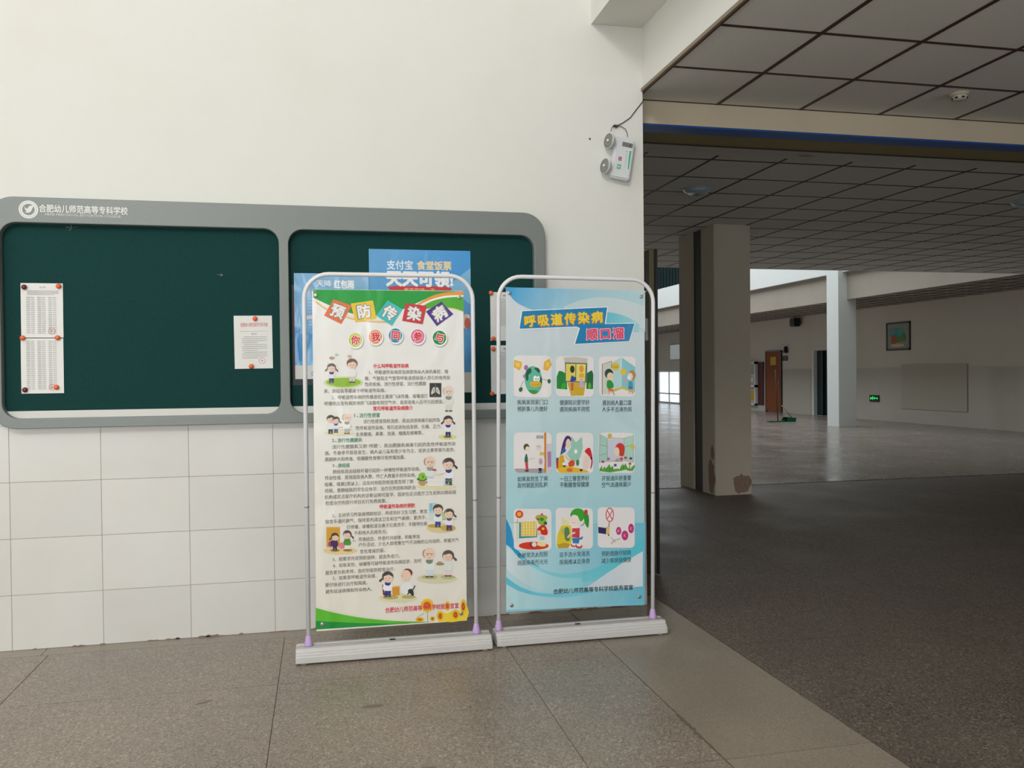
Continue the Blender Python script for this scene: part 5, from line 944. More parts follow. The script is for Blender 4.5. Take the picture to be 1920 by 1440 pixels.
ART_2 = [
[1,"s","bfe4ea","6fc3dc",[1.3,476,795.6,452],[1.9,12,791.1,-8]],
[2,"s","04a2e2","bfdfe2",[-1,1749,13,1749,31,1748,53,1748,76,1748,98,1748,123,1748,149,1748,179,1748,211,1748,247,1747,285,1747,328,1747,376,1747,428,1747,483,1747,541,1747,606,1746,679,1746,745.1,1745,792.1,1745],[-0.8,1732,8.3,1721,21.5,1705,36.8,1687,51.9,1673,67.1,1662,82.2,1654,99.2,1647,120.3,1639,143.4,1630,170.6,1620,201.7,1611,238.7,1605,281.7,1605,329.7,1609,385.7,1611,449.7,1606,532.9,1589,633.2,1563,727.6,1537,792.8,1519]],
[3,"s","c5dde0","d6e2e6",[322.2,1649,339.1,1656,363,1667,390.9,1678,418.8,1687,447.7,1694,477.6,1700,509.6,1704,540.5,1706,571.5,1706,602.6,1704,632.6,1700,663.7,1695,698.8,1687,735.9,1676,769,1665,792.1,1658],[322.4,1634,339.4,1631,363.5,1627,390.5,1623,418.6,1620,447.5,1621,478.5,1624,509.5,1626,540.5,1624,571.6,1616,602.8,1604,632.9,1591,664.1,1578,699.2,1565,736.4,1551,769.5,1539,792.6,1531]],
[4,"s","58c6dc","a8dce4",[547.5,1624,559.5,1624,577.5,1623,598.5,1621,617.6,1619,637.6,1614,657.7,1609,676.8,1603,695.9,1595,714,1586,731.1,1575,747.2,1565,758.3,1557],[547.4,1548,559.4,1547,577.4,1547,598.5,1545,618.5,1542,637.6,1537,657.6,1531,676.7,1524,695.8,1519,713.8,1516,731.8,1515,746.8,1514,757.8,1513]],
[3,"s","0f8fcc","2fb4dc",[-0.1,505,5.1,495,12.2,481,20.4,464,27.6,446,32.9,426,37.2,404,43.4,381,50.7,359,61.9,339,76.2,319,91.4,300,107.6,284,125.8,270,147.9,257,167,247,181.1,239],[-0.4,365,4.7,361,11.7,357,18.8,351,27.9,343,37,333,46.2,320,57.3,307,68.5,295,81.6,284,94.7,273,107.8,263,122,254,138,247,155.1,241,170.2,237,181.2,234]],
[4,"s","9adbe6","5ccbdc",[77.4,300,95.5,288,121.8,270,152,250,181.2,234,210.4,220,240.5,208,270.6,198,300.7,192,330.7,189,361.7,189,391.7,192,421.6,196,449.6,200,476.5,205,505.4,213,544.2,230,600.9,259,669.4,299,735,337,780.6,364],[106.9,255,122.1,242,143.3,224,168.6,203,196.8,186,226.9,173,262.1,161,297.2,150,331.3,143,361.3,139,390.3,138,420.3,138,452.3,141,488.3,145,526.2,149,565.1,158,605.9,173,652.6,200,703.2,236,748.7,271,780.4,296]],
[5,"s","dfe8ee","8fd8e4",[3.8,353,16.9,341,34.1,324,55.4,304,77.6,286,100.8,268,127,250,153.2,232,181.4,216,210.6,202,239.7,190,270.9,179,300.9,171,334,167,369,165,400,164,422,164],[4.2,233,16.4,220,34.6,202,55.8,182,78,165,101.2,150,126.4,136,153.5,123,181.7,112,209.8,104,238.8,98,268.9,95,300.9,93,339.9,94,383.8,98,424.8,103,452.7,106]],
[6,"s","e2e7ec","cfe0ea",[780.5,293,759.6,283,729.8,268,697,252,668.2,237,644.3,224,622.5,211,599.6,198,574.8,184,544,165,508.3,143,475.5,123,452.7,109],[780.8,97,759.8,97,730.8,96,697.8,96,668.9,95,644.9,94,622.9,94,599.9,93,575.9,92,543.9,93,507.9,93,474.9,94,452.9,94]],
[7,"s","62c6e0","7fd0e6",[0.7,190,13.9,179,33,164,55.2,148,77.4,133,100.5,122,125.7,111,151.8,102,181.9,95,215.9,89,253,85,293,83,331,82,373,83,417,86,455.9,90,482.9,92],[0.2,153,13.3,144,32.4,132,54.6,119,77.7,107,100.8,99,124.9,91,152,84,181.1,78,216.1,72,253.2,67,292.2,63,331.3,62,372.2,63,416.2,67,456.1,72,483.1,75]],
[12,"p","fdfdfd",[84.5,1625,575.2,1654,563.3,1561,734.2,1567,702.5,1461,378.7,1443,406.6,1531,390.6,1537,68.7,1521]],
[13,"p","0a86bd",[89.5,1621,570.2,1650,556.3,1558,729.2,1563,698.4,1465,385.6,1447,413.6,1534,402.5,1539,391.5,1542,73.7,1526]],
[14,"t","e08a2a","呼",132.2,1568,64,61,0.06,4],
[17,"t","f7dc3c","呼",131.7,1569,59,57,0.035,4],
[14,"t","e08a2a","吸",207.1,1573,64,62,0.06,4],
[17,"t","f7dc3c","吸",206.6,1575,59,57,0.035,4],
[14,"t","e08a2a","道",282.6,1578,65,62,0.06,4],
[17,"t","f7dc3c","道",282,1580,60,58,0.035,4],
[14,"t","e08a2a","传",358.5,1583,65,63,0.06,4],
[17,"t","f7dc3c","传",358,1585,60,58,0.035,4],
[14,"t","e08a2a","染",434.9,1589,66,62,0.06,4],
[17,"t","f7dc3c","染",434.9,1591,60,58,0.035,4],
[14,"t","e08a2a","病",511.9,1594,66,63,0.06,4],
[17,"t","f7dc3c","病",512.3,1596,61,58,0.035,4],
[14,"t","f4a8c4","顺",483.5,1501,67,61,0.08,3],
[17,"t","e6365a","顺",483,1501,60,57,0.02,3],
[14,"t","f4a8c4","口",558.9,1505,68,62,0.08,3],
[17,"t","e6365a","口",558.9,1505,60,57,0.02,3],
[14,"t","f4a8c4","溜",635.9,1508,68,61,0.08,3],
[17,"t","e6365a","溜",635.4,1508,61,57,0.02,3],
[12,"p","f1ecec",[228.4,1382,237.4,1380,245.5,1375,250.6,1367,252.7,1359,252.9,1178,251,1169,246.1,1162,238.1,1157,229.1,1155,65.1,1158,56.1,1160,49,1165,43.9,1173,41.8,1181,41.7,1360,43.6,1369,48.5,1376,56.4,1381,65.4,1383]],
[12,"p","f1ecec",[468.5,1379,477.5,1377,485.5,1372,490.6,1364,492.7,1355,492.8,1180,490.9,1171,486,1164,478.1,1159,469.1,1157,302.1,1160,293.1,1162,285,1167,279.9,1175,277.8,1184,277.7,1357,279.6,1366,284.5,1373,292.5,1378,301.4,1380]],
[12,"p","f1ecec",[711.5,1379,721.5,1377,729.5,1372,734.6,1364,736.7,1355,736.8,1180,734.9,1171,730,1163,722.1,1158,712.1,1156,548.1,1159,539.1,1161,531,1166,525.9,1174,523.8,1183,522.7,1357,524.6,1366,530.5,1373,538.5,1378,547.4,1380]],
[12,"p","f1ecec",[230.4,964,239.5,962,247.5,956,252.6,949,254.7,940,254.8,768,252.9,759,248,752,240,747,231.1,745,65,751,56,753,48.9,759,43.8,766,41.7,775,41.7,945,43.6,954,48.5,961,56.4,966,65.4,968]],
[12,"p","f1ecec",[466.5,960,475.5,958,483.6,953,488.7,945,490.8,936,490.9,760,489,751,484.1,743,476.1,739,466.2,737,303.1,743,294.1,745,286,750,280.9,758,278.8,767,278.7,942,280.6,950,285.5,958,293.4,963,302.4,964]],
[12,"p","f1ecec",[706.5,956,716.6,954,724.6,949,729.7,941,731.8,932,732,754,730.1,745,725.1,738,717.2,733,707.2,732,546.2,737,537.1,739,529.1,745,523,752,521.9,762,520.8,937,522.6,946,528.6,954,536.5,958,545.5,960]],
[12,"p","f1ecec",[228.4,549,237.4,547,245.5,542,250.6,534,252.7,525,252.9,345,251,336,246.1,329,238.1,325,229.1,323,66,332,57,335,48.9,340,43.8,348,42.7,357,41.6,534,43.5,543,48.4,550,56.3,555,65.3,556]],
[12,"p","f1ecec",[463.4,546,473.5,544,481.5,538,486.6,530,488.7,521,488.9,344,487,335,482.1,328,474.1,323,464.1,322,301,331,292,333,283.9,339,278.8,347,276.7,356,276.6,531,278.5,540,283.4,547,291.4,552,300.4,553]],
[12,"p","f1ecec",[706.5,541,716.5,539,724.6,533,729.7,525,731.8,516,731.9,338,730.1,329,725.1,322,717.2,317,707.2,316,541.1,325,532.1,327,524,332,517.9,340,516.8,349,515.7,526,517.6,535,523.5,542,531.4,547,540.4,548]],
[12,"t","3c4c58","疾病来到家门口",146,1130,169.1,28,0.012,0],
[12,"t","3c4c58","预防事儿先做好",146.4,1094,169,27,0.012,0],
[12,"t","3c4c58","健康知识要学好",384,1127,169,28,0.012,0],
[12,"t","3c4c58","遇到疾病不用慌",383.9,1090,170,27,0.012,0],
[12,"t","3c4c58","遇到病人戴口罩",627.5,1123,170,29,0.012,0],
[12,"t","3c4c58","人多不去凑热闹",627,1087,170.1,28,0.012,0],
[12,"t","3c4c58","如果发热生了病",147,715,169.1,27,0.012,0],
[12,"t","3c4c58","及时就医别乱跑",146.8,681,168.1,28,0.012,0],
[12,"t","3c4c58","一日三餐营养好",383.4,711,166.1,28,0.012,0],
[12,"t","3c4c58","平衡膳食保健康",383.4,677,167.1,28,0.012,0],
[12,"t","3c4c58","开窗通风很重要",625.6,706,170.1,28,0.012,0],
[12,"t","3c4c58","空气流通病菌少",625.4,671,171.1,28,0.012,0],
[12,"t","3c4c58","衣被常洗太阳照",147.4,303,168.1,28,0.012,0],
[12,"t","3c4c58","细菌病毒死光光",147.4,262,169.1,27,0.012,0],
[12,"t","3c4c58","双手流水常清洗",384,295,173.1,28,0.012,0],
[12,"t","3c4c58","疾病难以近身旁",384.4,255,173.1,28,0.012,0],
[12,"t","3c4c58","预防措施尽知晓",625,290,173.1,28,0.012,0],
[12,"t","3c4c58","减少疾病保健康",625,251,174.1,29,0.012,0],
[14,"t","26323c","合肥幼儿师范高等专科学校医务室宣",493.4,96,459.3,27,0.02,0],
[14,"p","f0b93c",[44.7,1359,88.8,1347,86.1,1321,73.4,1302,42.2,1319]],
[15,"p","f0b93c",[211.8,1348,241.6,1367,254,1331,229.4,1298,206.3,1308]],
[16,"p","f7d468",[53.8,1347,78.9,1340,71.2,1318,52.1,1326]],
[17,"p","f7d468",[218.9,1341,236.8,1351,241.1,1329,224.2,1317]],
[18,"s","5a6a66","5a6a66",[97,1247,94.1,1242,89.2,1235,85.3,1228,83.3,1221,82.4,1214,81.5,1209],[99,1246,96.1,1241,91.2,1234,87.3,1227,85.4,1220,84.4,1213,83.5,1208]],
[19,"s","5a6a66","5a6a66",[197,1251,201,1252,208,1252,214,1251,221,1249,229,1246,234.1,1244],[197,1253,201,1254,208,1254,215,1253,222,1251,229,1248,235,1246]],
[20,"p","1f6b47",[90.7,1195,87.7,1191,84.7,1188,80.8,1186,75.8,1187,72.7,1189,70.7,1193,69.6,1198,70.6,1203,73.5,1207,77.5,1210,81.5,1212,85.5,1211,88.5,1209,91.5,1205,91.6,1200]],
[21,"p","1f6b47",[249.1,1243,248.1,1239,246.2,1235,243.2,1232,239.2,1231,235.2,1232,232.2,1235,230.1,1239,230.1,1244,230,1248,232,1252,235.9,1255,238.9,1256,242.9,1255,246,1252,248,1248]],
[22,"p","b07ab0",[122.2,1317,121.3,1311,119.3,1307,115.4,1304,110.4,1302,106.4,1304,102.3,1307,99.3,1311,99.2,1317,99.1,1322,102.1,1327,106,1330,110,1331,115,1330,119.1,1327,121.1,1322]],
[23,"p","b98ab8",[112.8,1270,112.8,1266,109.9,1262,106.9,1259,102.9,1258,99.9,1259,95.9,1262,93.8,1266,92.8,1270,93.7,1275,95.7,1279,99.6,1281,103.6,1282,106.6,1281,110.7,1279,112.7,1275]],
[24,"p","5fc0a4",[200,1252,200.2,1235,197.4,1219,192.6,1204,185.7,1192,177.8,1182,167.9,1176,156.9,1173,145.9,1175,134.8,1180,125.7,1188,116.6,1200,109.4,1214,105.2,1230,103,1247,102.8,1264,104.6,1280,109.5,1295,116.3,1307,125.2,1317,135.1,1323,146.1,1325,157.1,1324,167.2,1319,177.3,1311,185.4,1299,192.6,1285,197.8,1269]],
[25,"p","11603c",[115.4,1304,125.3,1312,135.2,1315,140.3,1305,140.5,1291,131.6,1284,122.7,1277,122.8,1263,123,1251,118.1,1245,113,1246,108.9,1257,105.8,1270,105.6,1280,108.5,1289,110.4,1297]],
[26,"p","11603c",[155.2,1313,163.2,1317,174.2,1317,184.3,1309,189.4,1298,186.5,1291,179.5,1289,173.5,1293,167.4,1301,159.3,1307]],
[27,"p","11603c",[186.8,1267,192.8,1267,197.9,1260,199.1,1243,197.3,1226,193.4,1218,189.4,1217,188.3,1226,187.1,1241,185.9,1256]],
[28,"p","3a9a3c",[120.7,1194,129.6,1196,145.6,1196,161.7,1195,174.7,1193,172.8,1184,164.9,1176,155.9,1174,144.9,1175,129.8,1184]],
[29,"p","ffffff",[171.9,1258,171,1251,169,1246,165.1,1243,161.1,1242,157.1,1243,154,1246,151,1252,150.9,1258,150.8,1264,153.8,1269,156.7,1273,160.7,1274,164.7,1272,168.8,1269,170.8,1264]],
[30,"p","ffffff",[186.9,1257,187,1252,185,1247,182.1,1244,178.1,1243,175.1,1244,172,1247,170,1252,169.9,1258,169.8,1263,171.8,1268,174.7,1271,178.7,1272,181.7,1271,184.8,1268,186.8,1263]],
[31,"p","333333",[167.9,1255,167,1254,167,1252,166,1252,165,1251,164,1252,163,1252,162,1254,161.9,1255,161.9,1257,162.9,1258,163.9,1259,164.9,1259,165.9,1259,166.9,1258,166.9,1257]],
[32,"p","333333",[179.9,1255,180,1254,180,1252,179,1251,178,1251,177,1251,176,1252,175,1254,174.9,1255,174.9,1257,175.9,1258,176.9,1259,177.9,1259,178.9,1259,179.9,1258,179.9,1257]],
[33,"p","e6b82e",[196.3,1227,194.3,1221,186.4,1215,175.5,1212,162.5,1210,149.5,1212,138.4,1216,131.3,1222,128.3,1228,131.2,1235,138.1,1240,149.1,1244,162.1,1245,175.1,1243,186.1,1240,194.2,1234]],
[34,"s","b8862a","b8862a",[135.3,1226,139.3,1224,146.3,1222,155.3,1221,166.3,1222,178.3,1224,187.3,1226],[135.3,1228,140.3,1226,147.3,1224,155.3,1223,165.3,1224,178.3,1227,187.3,1229]],
[14,"p","1d8a3a",[281.6,1203,281.8,1268,294.4,1300,314.4,1297,336.6,1282,341.6,1198]],
[15,"p","156a35",[450.6,1201,452.6,1286,470.4,1298,483.4,1303,490.6,1281,488.6,1200]],
[16,"p","35b02e",[309.6,1200,307.4,1214,311.3,1229,320.2,1235,329.2,1234,335.3,1223,336.5,1210,323.6,1202]],
[17,"p","4fb52e",[460.6,1203,459.4,1217,463.2,1232,469.2,1236,475.2,1232,478.4,1220,478.5,1208,469.6,1202]],
[18,"p","cfc9c0",[321.5,1372,389.5,1376,457.6,1368,454.9,1344,388.8,1347,326.9,1345]],
[19,"p","5f7a62",[327.8,1346,455.9,1343,453.2,1235,331.1,1239]],
[20,"p","ecd95c",[333.9,1338,389,1337,387.1,1243,334.1,1245]],
[21,"p","efe07a",[393,1337,447,1336,442.1,1241,392.1,1243]],
[22,"p","d9b024",[341.2,1236,445.2,1235,439.7,1194,435,1165,362,1163,354.7,1195]],
[23,"p","f0a030",[435.3,1310,434.4,1303,431.4,1296,427.5,1292,422.5,1290,417.5,1292,413.4,1296,410.4,1303,409.3,1311,410.2,1318,413.1,1325,417.1,1329,422,1331,427.1,1329,431.1,1325,434.2,1318]],
[24,"p","f0b43c",[409.6,1286,434.6,1286,439.8,1264,409.9,1262]],
[25,"p","233a26",[383.3,1308,382.4,1301,379.5,1294,375.5,1290,370.5,1288,365.5,1290,361.5,1294,358.4,1301,357.3,1309,358.2,1316,361.1,1323,365.1,1327,370.1,1329,375.1,1327,379.1,1323,382.2,1316]],
[26,"p","24429a",[366.7,1277,379.8,1267,391.8,1265,387,1248,374.1,1238,357.1,1241]],
[27,"p","d9582a",[362.2,1236,377.2,1236,374.6,1197,364.6,1197]],
[28,"p","a8402a",[376.6,1197,375.6,1196,374.7,1195,371.7,1194,369.7,1194,366.7,1194,364.7,1195,362.6,1196,362.6,1197,362.6,1199,364.6,1200,366.6,1200,369.6,1201,372.6,1200,374.6,1200,375.6,1198]],
[29,"p","e2b8c8",[414.9,1260,429.9,1259,435.5,1208,409.5,1209]],
[30,"p","b8b4e0",[431.3,1225,430.4,1218,428.5,1212,425.5,1208,421.5,1207,418.5,1208,415.5,1212,412.4,1218,412.3,1226,413.2,1233,415.1,1239,418.1,1243,422.1,1244,425.1,1243,429.1,1239,431.2,1233]],
[14,"p","bcdde2",[597.9,1345,649.5,1375,655.4,1215,605.6,1196]],
[15,"p","86ccd6",[654.5,1374,734.1,1322,732.8,1187,655.4,1213]],
[16,"p","d3d6cc",[543,1336,595.8,1353,598.9,1177,543,1170]],
[17,"s","a06a5a","a06a5a",[544,1170,544,1336,594.8,1351,594.2,1314],[540,1170,540,1337,596.7,1355,599.2,1314]],
[18,"p","d8c83c",[605.6,1196,655.4,1213,732.8,1187,727.9,1177,655.6,1201,608.8,1184]],
[19,"p","e6c62c",[640.1,1324,638.2,1316,634.3,1309,627.4,1304,618.4,1303,610.4,1304,603.3,1309,599.2,1316,597.1,1325,599,1333,602.9,1340,609.9,1345,618.8,1347,626.9,1345,633.9,1340,639,1333]],
[20,"p","e6c62c",[682.5,1295,680.6,1287,677.6,1280,671.7,1276,665.7,1274,658.7,1276,653.6,1280,649.6,1287,648.5,1295,649.4,1303,653.3,1309,658.2,1314,665.2,1315,671.2,1314,677.3,1309,681.4,1302]],
[21,"t","9a7a1a","你好",620.1,1321,28,12,0,0],
[22,"p","14402c",[604.6,1284,602.7,1274,597.8,1265,589.9,1259,579.9,1257,570.9,1259,562.8,1265,557.7,1274,555.6,1285,557.5,1295,562.4,1304,570.3,1310,580.3,1312,589.3,1310,597.4,1304,603.5,1295]],
[23,"p","f2d8b4",[606.8,1270,605.9,1261,601.9,1255,595,1250,588,1248,581,1250,574.9,1255,569.9,1262,568.8,1270,570.7,1278,574.6,1285,580.5,1290,587.5,1291,595.5,1290,601.6,1285,605.7,1278]],
[24,"p","1f9a3a",[570,1246,582,1250,596.1,1245,604.2,1233,608.4,1218,606.5,1209,598.6,1204,583.6,1200,570.6,1204,566.3,1225]],
[25,"p","e57a3c",[575.6,1202,603.6,1201,608.8,1186,577.8,1187]],
[26,"s","e8b8a8","e8b8a8",[579.8,1187,577,1168],[585.8,1186,584,1167]],
[27,"s","c88a78","c88a78",[600.8,1186,608,1166],[606.7,1188,614,1168]],
[28,"p","b8883a",[736.7,1276,734.8,1265,729.9,1256,723,1250,715,1248,706,1250,698.9,1256,694.8,1265,692.7,1276,694.6,1287,699.4,1296,706.4,1302,714.4,1304,722.4,1302,729.4,1296,734.6,1286]],
[29,"p","f2dcc4",[720.8,1268,718.9,1261,716,1254,710,1249,704,1248,698,1250,693,1254,688.9,1261,687.8,1269,689.7,1277,692.6,1283,697.5,1288,704.5,1289,710.5,1288,715.6,1283,718.7,1276]],
[30,"p","f3f3f3",[707.9,1262,707.9,1258,705,1254,702,1252,698,1251,694,1252,690,1254,687.9,1258,686.8,1263,687.8,1267,689.7,1271,693.7,1273,697.7,1274,701.7,1273,704.7,1271,707.8,1267]],
[31,"p","3a9ab8",[694.1,1242,717.1,1241,722.6,1200,693.6,1200]],
[32,"p","2a78b8",[694.4,1215,714.4,1214,714.6,1198,693.6,1199]],
[33,"s","d9a0a0","d9a0a0",[699.6,1198,696.9,1173],[704.6,1197,701.9,1173]],
[34,"s","d9a0a0","d9a0a0",[712.6,1197,715,1170],[717.6,1197,720,1170]],
[35,"p","d8a8b0",[684.1,1244,683.1,1240,681.2,1237,679.2,1235,676.2,1234,672.2,1235,670.2,1237,668.1,1240,668.1,1244,668,1249,670,1252,673,1254,675.9,1255,679,1254,681,1252,683,1248]],
[14,"p","b8a8ac",[46.7,773,214.8,769,215,746,62,751,48.9,761]],
[15,"p","d88a2a",[211.4,964,223.4,964,223,746,213,746]],
[16,"p","d9cfe0",[225.2,904,252.2,903,253,753,225,747]],
[17,"p","b48ab8",[229.7,860,250.7,862,251.6,780,231.7,773]],
[18,"p","d4d2cf",[166.6,951,208.6,950,208.8,930,166.8,932]],
[19,"t","5b5b60","医务室",187.2,941,37,16,0,0],
[20,"p","4c4528",[129.4,887,127.4,880,124.5,874,118.6,870,112.6,869,106.5,871,100.5,875,97.4,881,96.3,888,97.3,895,101.2,901,106.1,905,112.1,906,119.1,905,124.2,900,127.3,894]],
[21,"p","f3e3c4",[130.5,877,129.5,872,126.6,868,122.6,865,118.6,864,113.6,865,110.6,868,107.5,873,106.5,878,107.4,883,110.3,888,114.3,891,118.3,892,123.3,890,127.4,887,129.4,883]],
[22,"p","26664a",[108.8,849,112.8,853,115.8,847,120.1,826,121.3,806,111.4,802,101.3,809,103,830]],
[23,"p","d8344a",[104.4,804,120.4,804,122.8,765,109.8,766]],
[24,"p","26304a",[126.9,759,125.9,757,122.9,756,119.9,755,114.9,755,110.9,755,106.9,756,103.9,758,102.9,760,103.9,762,106.8,763,110.8,764,114.8,764,119.8,764,123.9,762,125.9,761]],
[25,"s","e8b8b0","e8b8b0",[124.2,819,128.2,820,135.1,822,141.1,823,147.1,824,154.1,824,158.1,825],[123.1,822,127.1,823,134.1,825,140.1,826,147.1,827,153.1,827,158.1,828]],
[26,"p","e6e2dc",[195.4,885,194.5,879,190.5,874,185.5,871,180.6,870,174.5,871,169.5,875,166.4,880,165.4,886,166.3,892,169.2,897,174.2,900,180.2,901,186.2,900,190.2,897,194.3,891]],
[27,"s","4f4f4a","4f4f4a",[170.3,890,192.3,888],[170.3,892,192.3,890]],
[28,"p","f0dcd0",[192.5,877,191.5,872,188.6,869,184.6,866,180.6,866,175.6,867,171.6,869,169.5,873,168.5,878,169.4,882,171.4,886,175.3,888,180.3,889,184.3,888,188.4,885,191.4,881]],
[29,"p","efecea",[174.9,843,190.8,850,207.9,844,214.2,816,212.5,788,195.6,781,177.6,787,172.2,815]],
[30,"p","e4c060",[187.7,859,212.7,858,212.9,841,184.9,842]],
[31,"p","cfa8c0",[202.3,808,201.4,801,198.4,796,195.5,792,191.5,791,187.5,793,184.4,796,182.4,802,181.3,809,182.2,815,184.1,821,187.1,825,191.1,826,195.1,824,199.2,820,201.2,815]],
[32,"p","1f3060",[178.7,773,197.7,772,196.9,755,181.9,756]],
[33,"p","8a5048",[200,749,199,748,196,747,192,746,188,746,183,746,179,747,177,749,176,750,177,752,180,753,183,754,188,754,192,753,196,752,199,751]],
[14,"p","9fd2c0",[364.6,946,391.1,909,425.7,939,430.5,878,418,835,405.4,801,365.3,808,337.8,847,362.4,880]],
[15,"p","ffffff",[399.7,859,398.8,854,396.8,850,393.8,848,389.8,847,386.8,848,383.8,850,381.8,854,380.7,859,381.6,864,383.6,868,386.6,870,390.5,871,393.6,870,396.6,867,399.6,863]],
[16,"p","f0c020",[314.9,841,295.1,829,279.8,767,300.1,744,471.1,740,451,754,380.7,773,329.6,782,320.1,828]],
[17,"p","e0b020",[299.9,839,319.9,840,329.5,789,294.8,766]],
[18,"p","4f2370",[347.6,946,355.7,942,362.8,934,363.9,921,362.1,912,360,916,354.9,922,346,919,337.1,910,331.4,887,324.7,862,311.9,845,301.9,841,306.6,866,314.2,899,321.9,921,329.8,937,338.7,945]],
[19,"p","f4d8c8",[361.2,902,360.3,892,357.4,884,352.5,878,347.5,876,342.5,879,337.4,884,334.3,893,333.2,903,334,913,337.9,921,341.9,927,346.9,929,352.9,927,356.9,921,360.1,912]],
[20,"p","2f62a8",[319.5,879,328.5,877,334.6,869,333.7,862,327.7,855,314.8,849,304.8,848,309.6,864]],
[21,"s","f0c8b4","f0c8b4",[323.9,838,328,832,335.1,823,342.2,815,350.3,809,358.3,806,363.4,804],[330.9,843,336,836,342.1,828,348.1,821,354.2,817,361.2,814,367.3,812]],
[22,"p","c8303a",[278.2,813,292.3,810,290.8,769,280.8,769]],
[23,"p","3a56a8",[278.1,825,292.1,827,292.3,812,279.3,812]],
[24,"p","d85028",[347.4,796,353.4,804,362.3,810,374.3,811,382.3,807,384.5,794,380.6,780,366.7,776,352.7,777,347.6,785]],
[25,"p","e0703a",[372.9,758,372,754,368,750,362,748,355,748,348,749,342,751,338.9,755,336.9,759,338.8,763,342.8,766,347.8,768,354.8,769,361.8,768,367.8,765,371.9,762]],
[26,"p","3f8a5c",[409.4,796,408.5,790,406.6,784,403.6,780,400.7,779,396.6,781,393.6,785,392.5,790,391.4,797,392.4,804,394.3,809,397.2,813,400.2,814,404.2,813,407.3,809,409.4,803]],
[27,"p","24244a",[313.6,785,334.6,784,329.7,775,319.7,775]],
[28,"p","f0f0ee",[334.5,792,333.5,788,331.6,786,327.6,784,323.6,783,319.6,784,315.6,786,313.5,789,312.5,792,313.4,796,316.4,798,319.4,800,323.4,801,327.4,800,331.4,798,333.5,795]],
[29,"p","24244a",[409.9,762,430.9,762,425,749,416,749]],
[30,"p","f0f0f2",[429.8,769,428.8,766,426.8,763,423.9,762,419.9,761,416.9,762,413.8,764,410.8,767,410.8,770,411.7,773,413.7,775,416.7,777,420.7,778,423.7,777,426.7,775,429.7,772]],
[31,"p","f0dcd4",[440.9,839,450.9,843,461,836,467.2,817,468.5,794,464.7,776,455.8,763,445.9,761,435.8,766,431.7,776,430.5,791,434.2,817]],
[32,"p","f4dcd0",[469.1,829,468.1,822,464.2,816,459.2,813,453.3,812,448.2,813,443.2,817,439.1,823,438,830,440,836,442.9,842,447.9,845,453.8,847,459.9,845,463.9,841,468,835]],
[33,"p","d82432",[440.7,859,446.6,868,456.5,875,464.5,878,471.5,875,476.7,862,481.9,843,485.2,818,486.5,794,481.7,773,476.9,760,474.9,761,473.8,770,477.5,788,479.3,809,473.1,823,464,834,455.9,842,448.8,849,442.8,854]],
[34,"p","3a1430",[484.2,820,484.2,816,483.2,813,481.3,812,479.3,811,477.3,812,475.2,814,474.2,817,473.2,820,474.1,823,475.1,826,477.1,828,479.1,828,481.1,828,483.1,826,484.1,823]],
[14,"p","cfd4e0",[570.9,923,665.9,923,666.4,803,571.4,801]],
[15,"p","a9d8cc",[527.6,951,570.9,928,571.4,801,525.5,793]],
[16,"p","b4dccc",[668.9,925,723.7,944,721.5,791,669.4,803]],
[17,"s","a8a47c","a8a47c",[526.6,950,568.9,928,569.4,801,526.5,793,528.6,951],[527.6,952,571.9,928,572.4,800,523.5,792,525.6,951]],
[18,"s","a8a47c","a8a47c",[668.9,924,722.7,943,722.5,792,670.4,803,669.9,925],[667.9,927,725.7,944,725.5,790,667.4,802,666.9,925]],
[19,"s","a8a47c","a8a47c",[570.9,927,668.9,924],[570.8,930,668.9,927]],
[20,"s","a8a47c","a8a47c",[527.3,891,570.4,881],[527.3,894,571.4,884]],
[21,"s","a8a47c","a8a47c",[527,833,569.9,844],[526,836,568.8,846]],
[22,"s","a8a47c","a8a47c",[669.5,877,725.3,888],[668.4,880,724.3,891]],
[23,"s","a8a47c","a8a47c",[571.4,799,661.4,799],[571.4,802,661.4,802]],
[24,"p","d3bb4e",[598.7,940,597.8,934,595.9,929,590.9,926,585.9,925,580.9,926,576.8,930,573.8,935,573.7,940,574.6,946,576.6,950,581.6,954,586.5,955,591.6,953,595.6,950,597.7,945]],
[25,"p","dcc83c",[730.5,877,729.5,871,727.6,867,723.6,864,719.6,863,715.6,864,711.6,867,709.5,872,708.5,878,709.4,883,711.3,888,715.3,891,719.3,892,723.3,891,727.3,888,730.4,883]],
[26,"p","dc2838",[673.6,869,671.7,857,665.8,847,656.9,841,645.9,839,634.9,841,625.8,848,619.7,859,617.6,870,619.4,882,626.3,892,635.2,899,645.2,901,656.2,898,665.3,891,671.4,881]],
[27,"p","c8401e",[656.4,884,665.4,886,671.5,876,671.8,852,666,830,652.1,825,641,833,645.7,859]],
[28,"p","f2dcc4",[641.8,853,640.9,843,637,835,632,830,626.1,828,620,830,615,836,611.9,844,610.8,854,611.6,863,615.5,871,620.5,876,626.5,878,632.5,876,637.6,870,640.7,862]],
[29,"s","d8a08a","d8a08a",[621.4,803,627.4,804,634.3,807,641.3,809,649.3,810,656.3,810,661.3,811],[618.3,811,623.2,813,631.2,815,639.2,818,647.2,819,655.2,819,661.2,820]],
[30,"s","6a3a28","6a3a28",[615.4,800,661.4,800],[614.4,803,661.4,803]],
[31,"p","b0407a",[554.4,799,553.4,796,551.5,794,548.5,793,545.5,792,542.5,793,539.5,795,537.4,797,536.4,800,537.4,802,539.4,804,542.3,806,545.3,806,548.3,806,551.4,804,553.4,802]],
[32,"p","c05a9a",[586.2,814,585.3,811,583.3,809,581.3,808,577.3,807,574.3,808,571.3,809,569.3,812,569.2,814,569.2,817,571.2,819,574.1,821,577.1,821,581.1,821,583.2,819,585.2,817]],
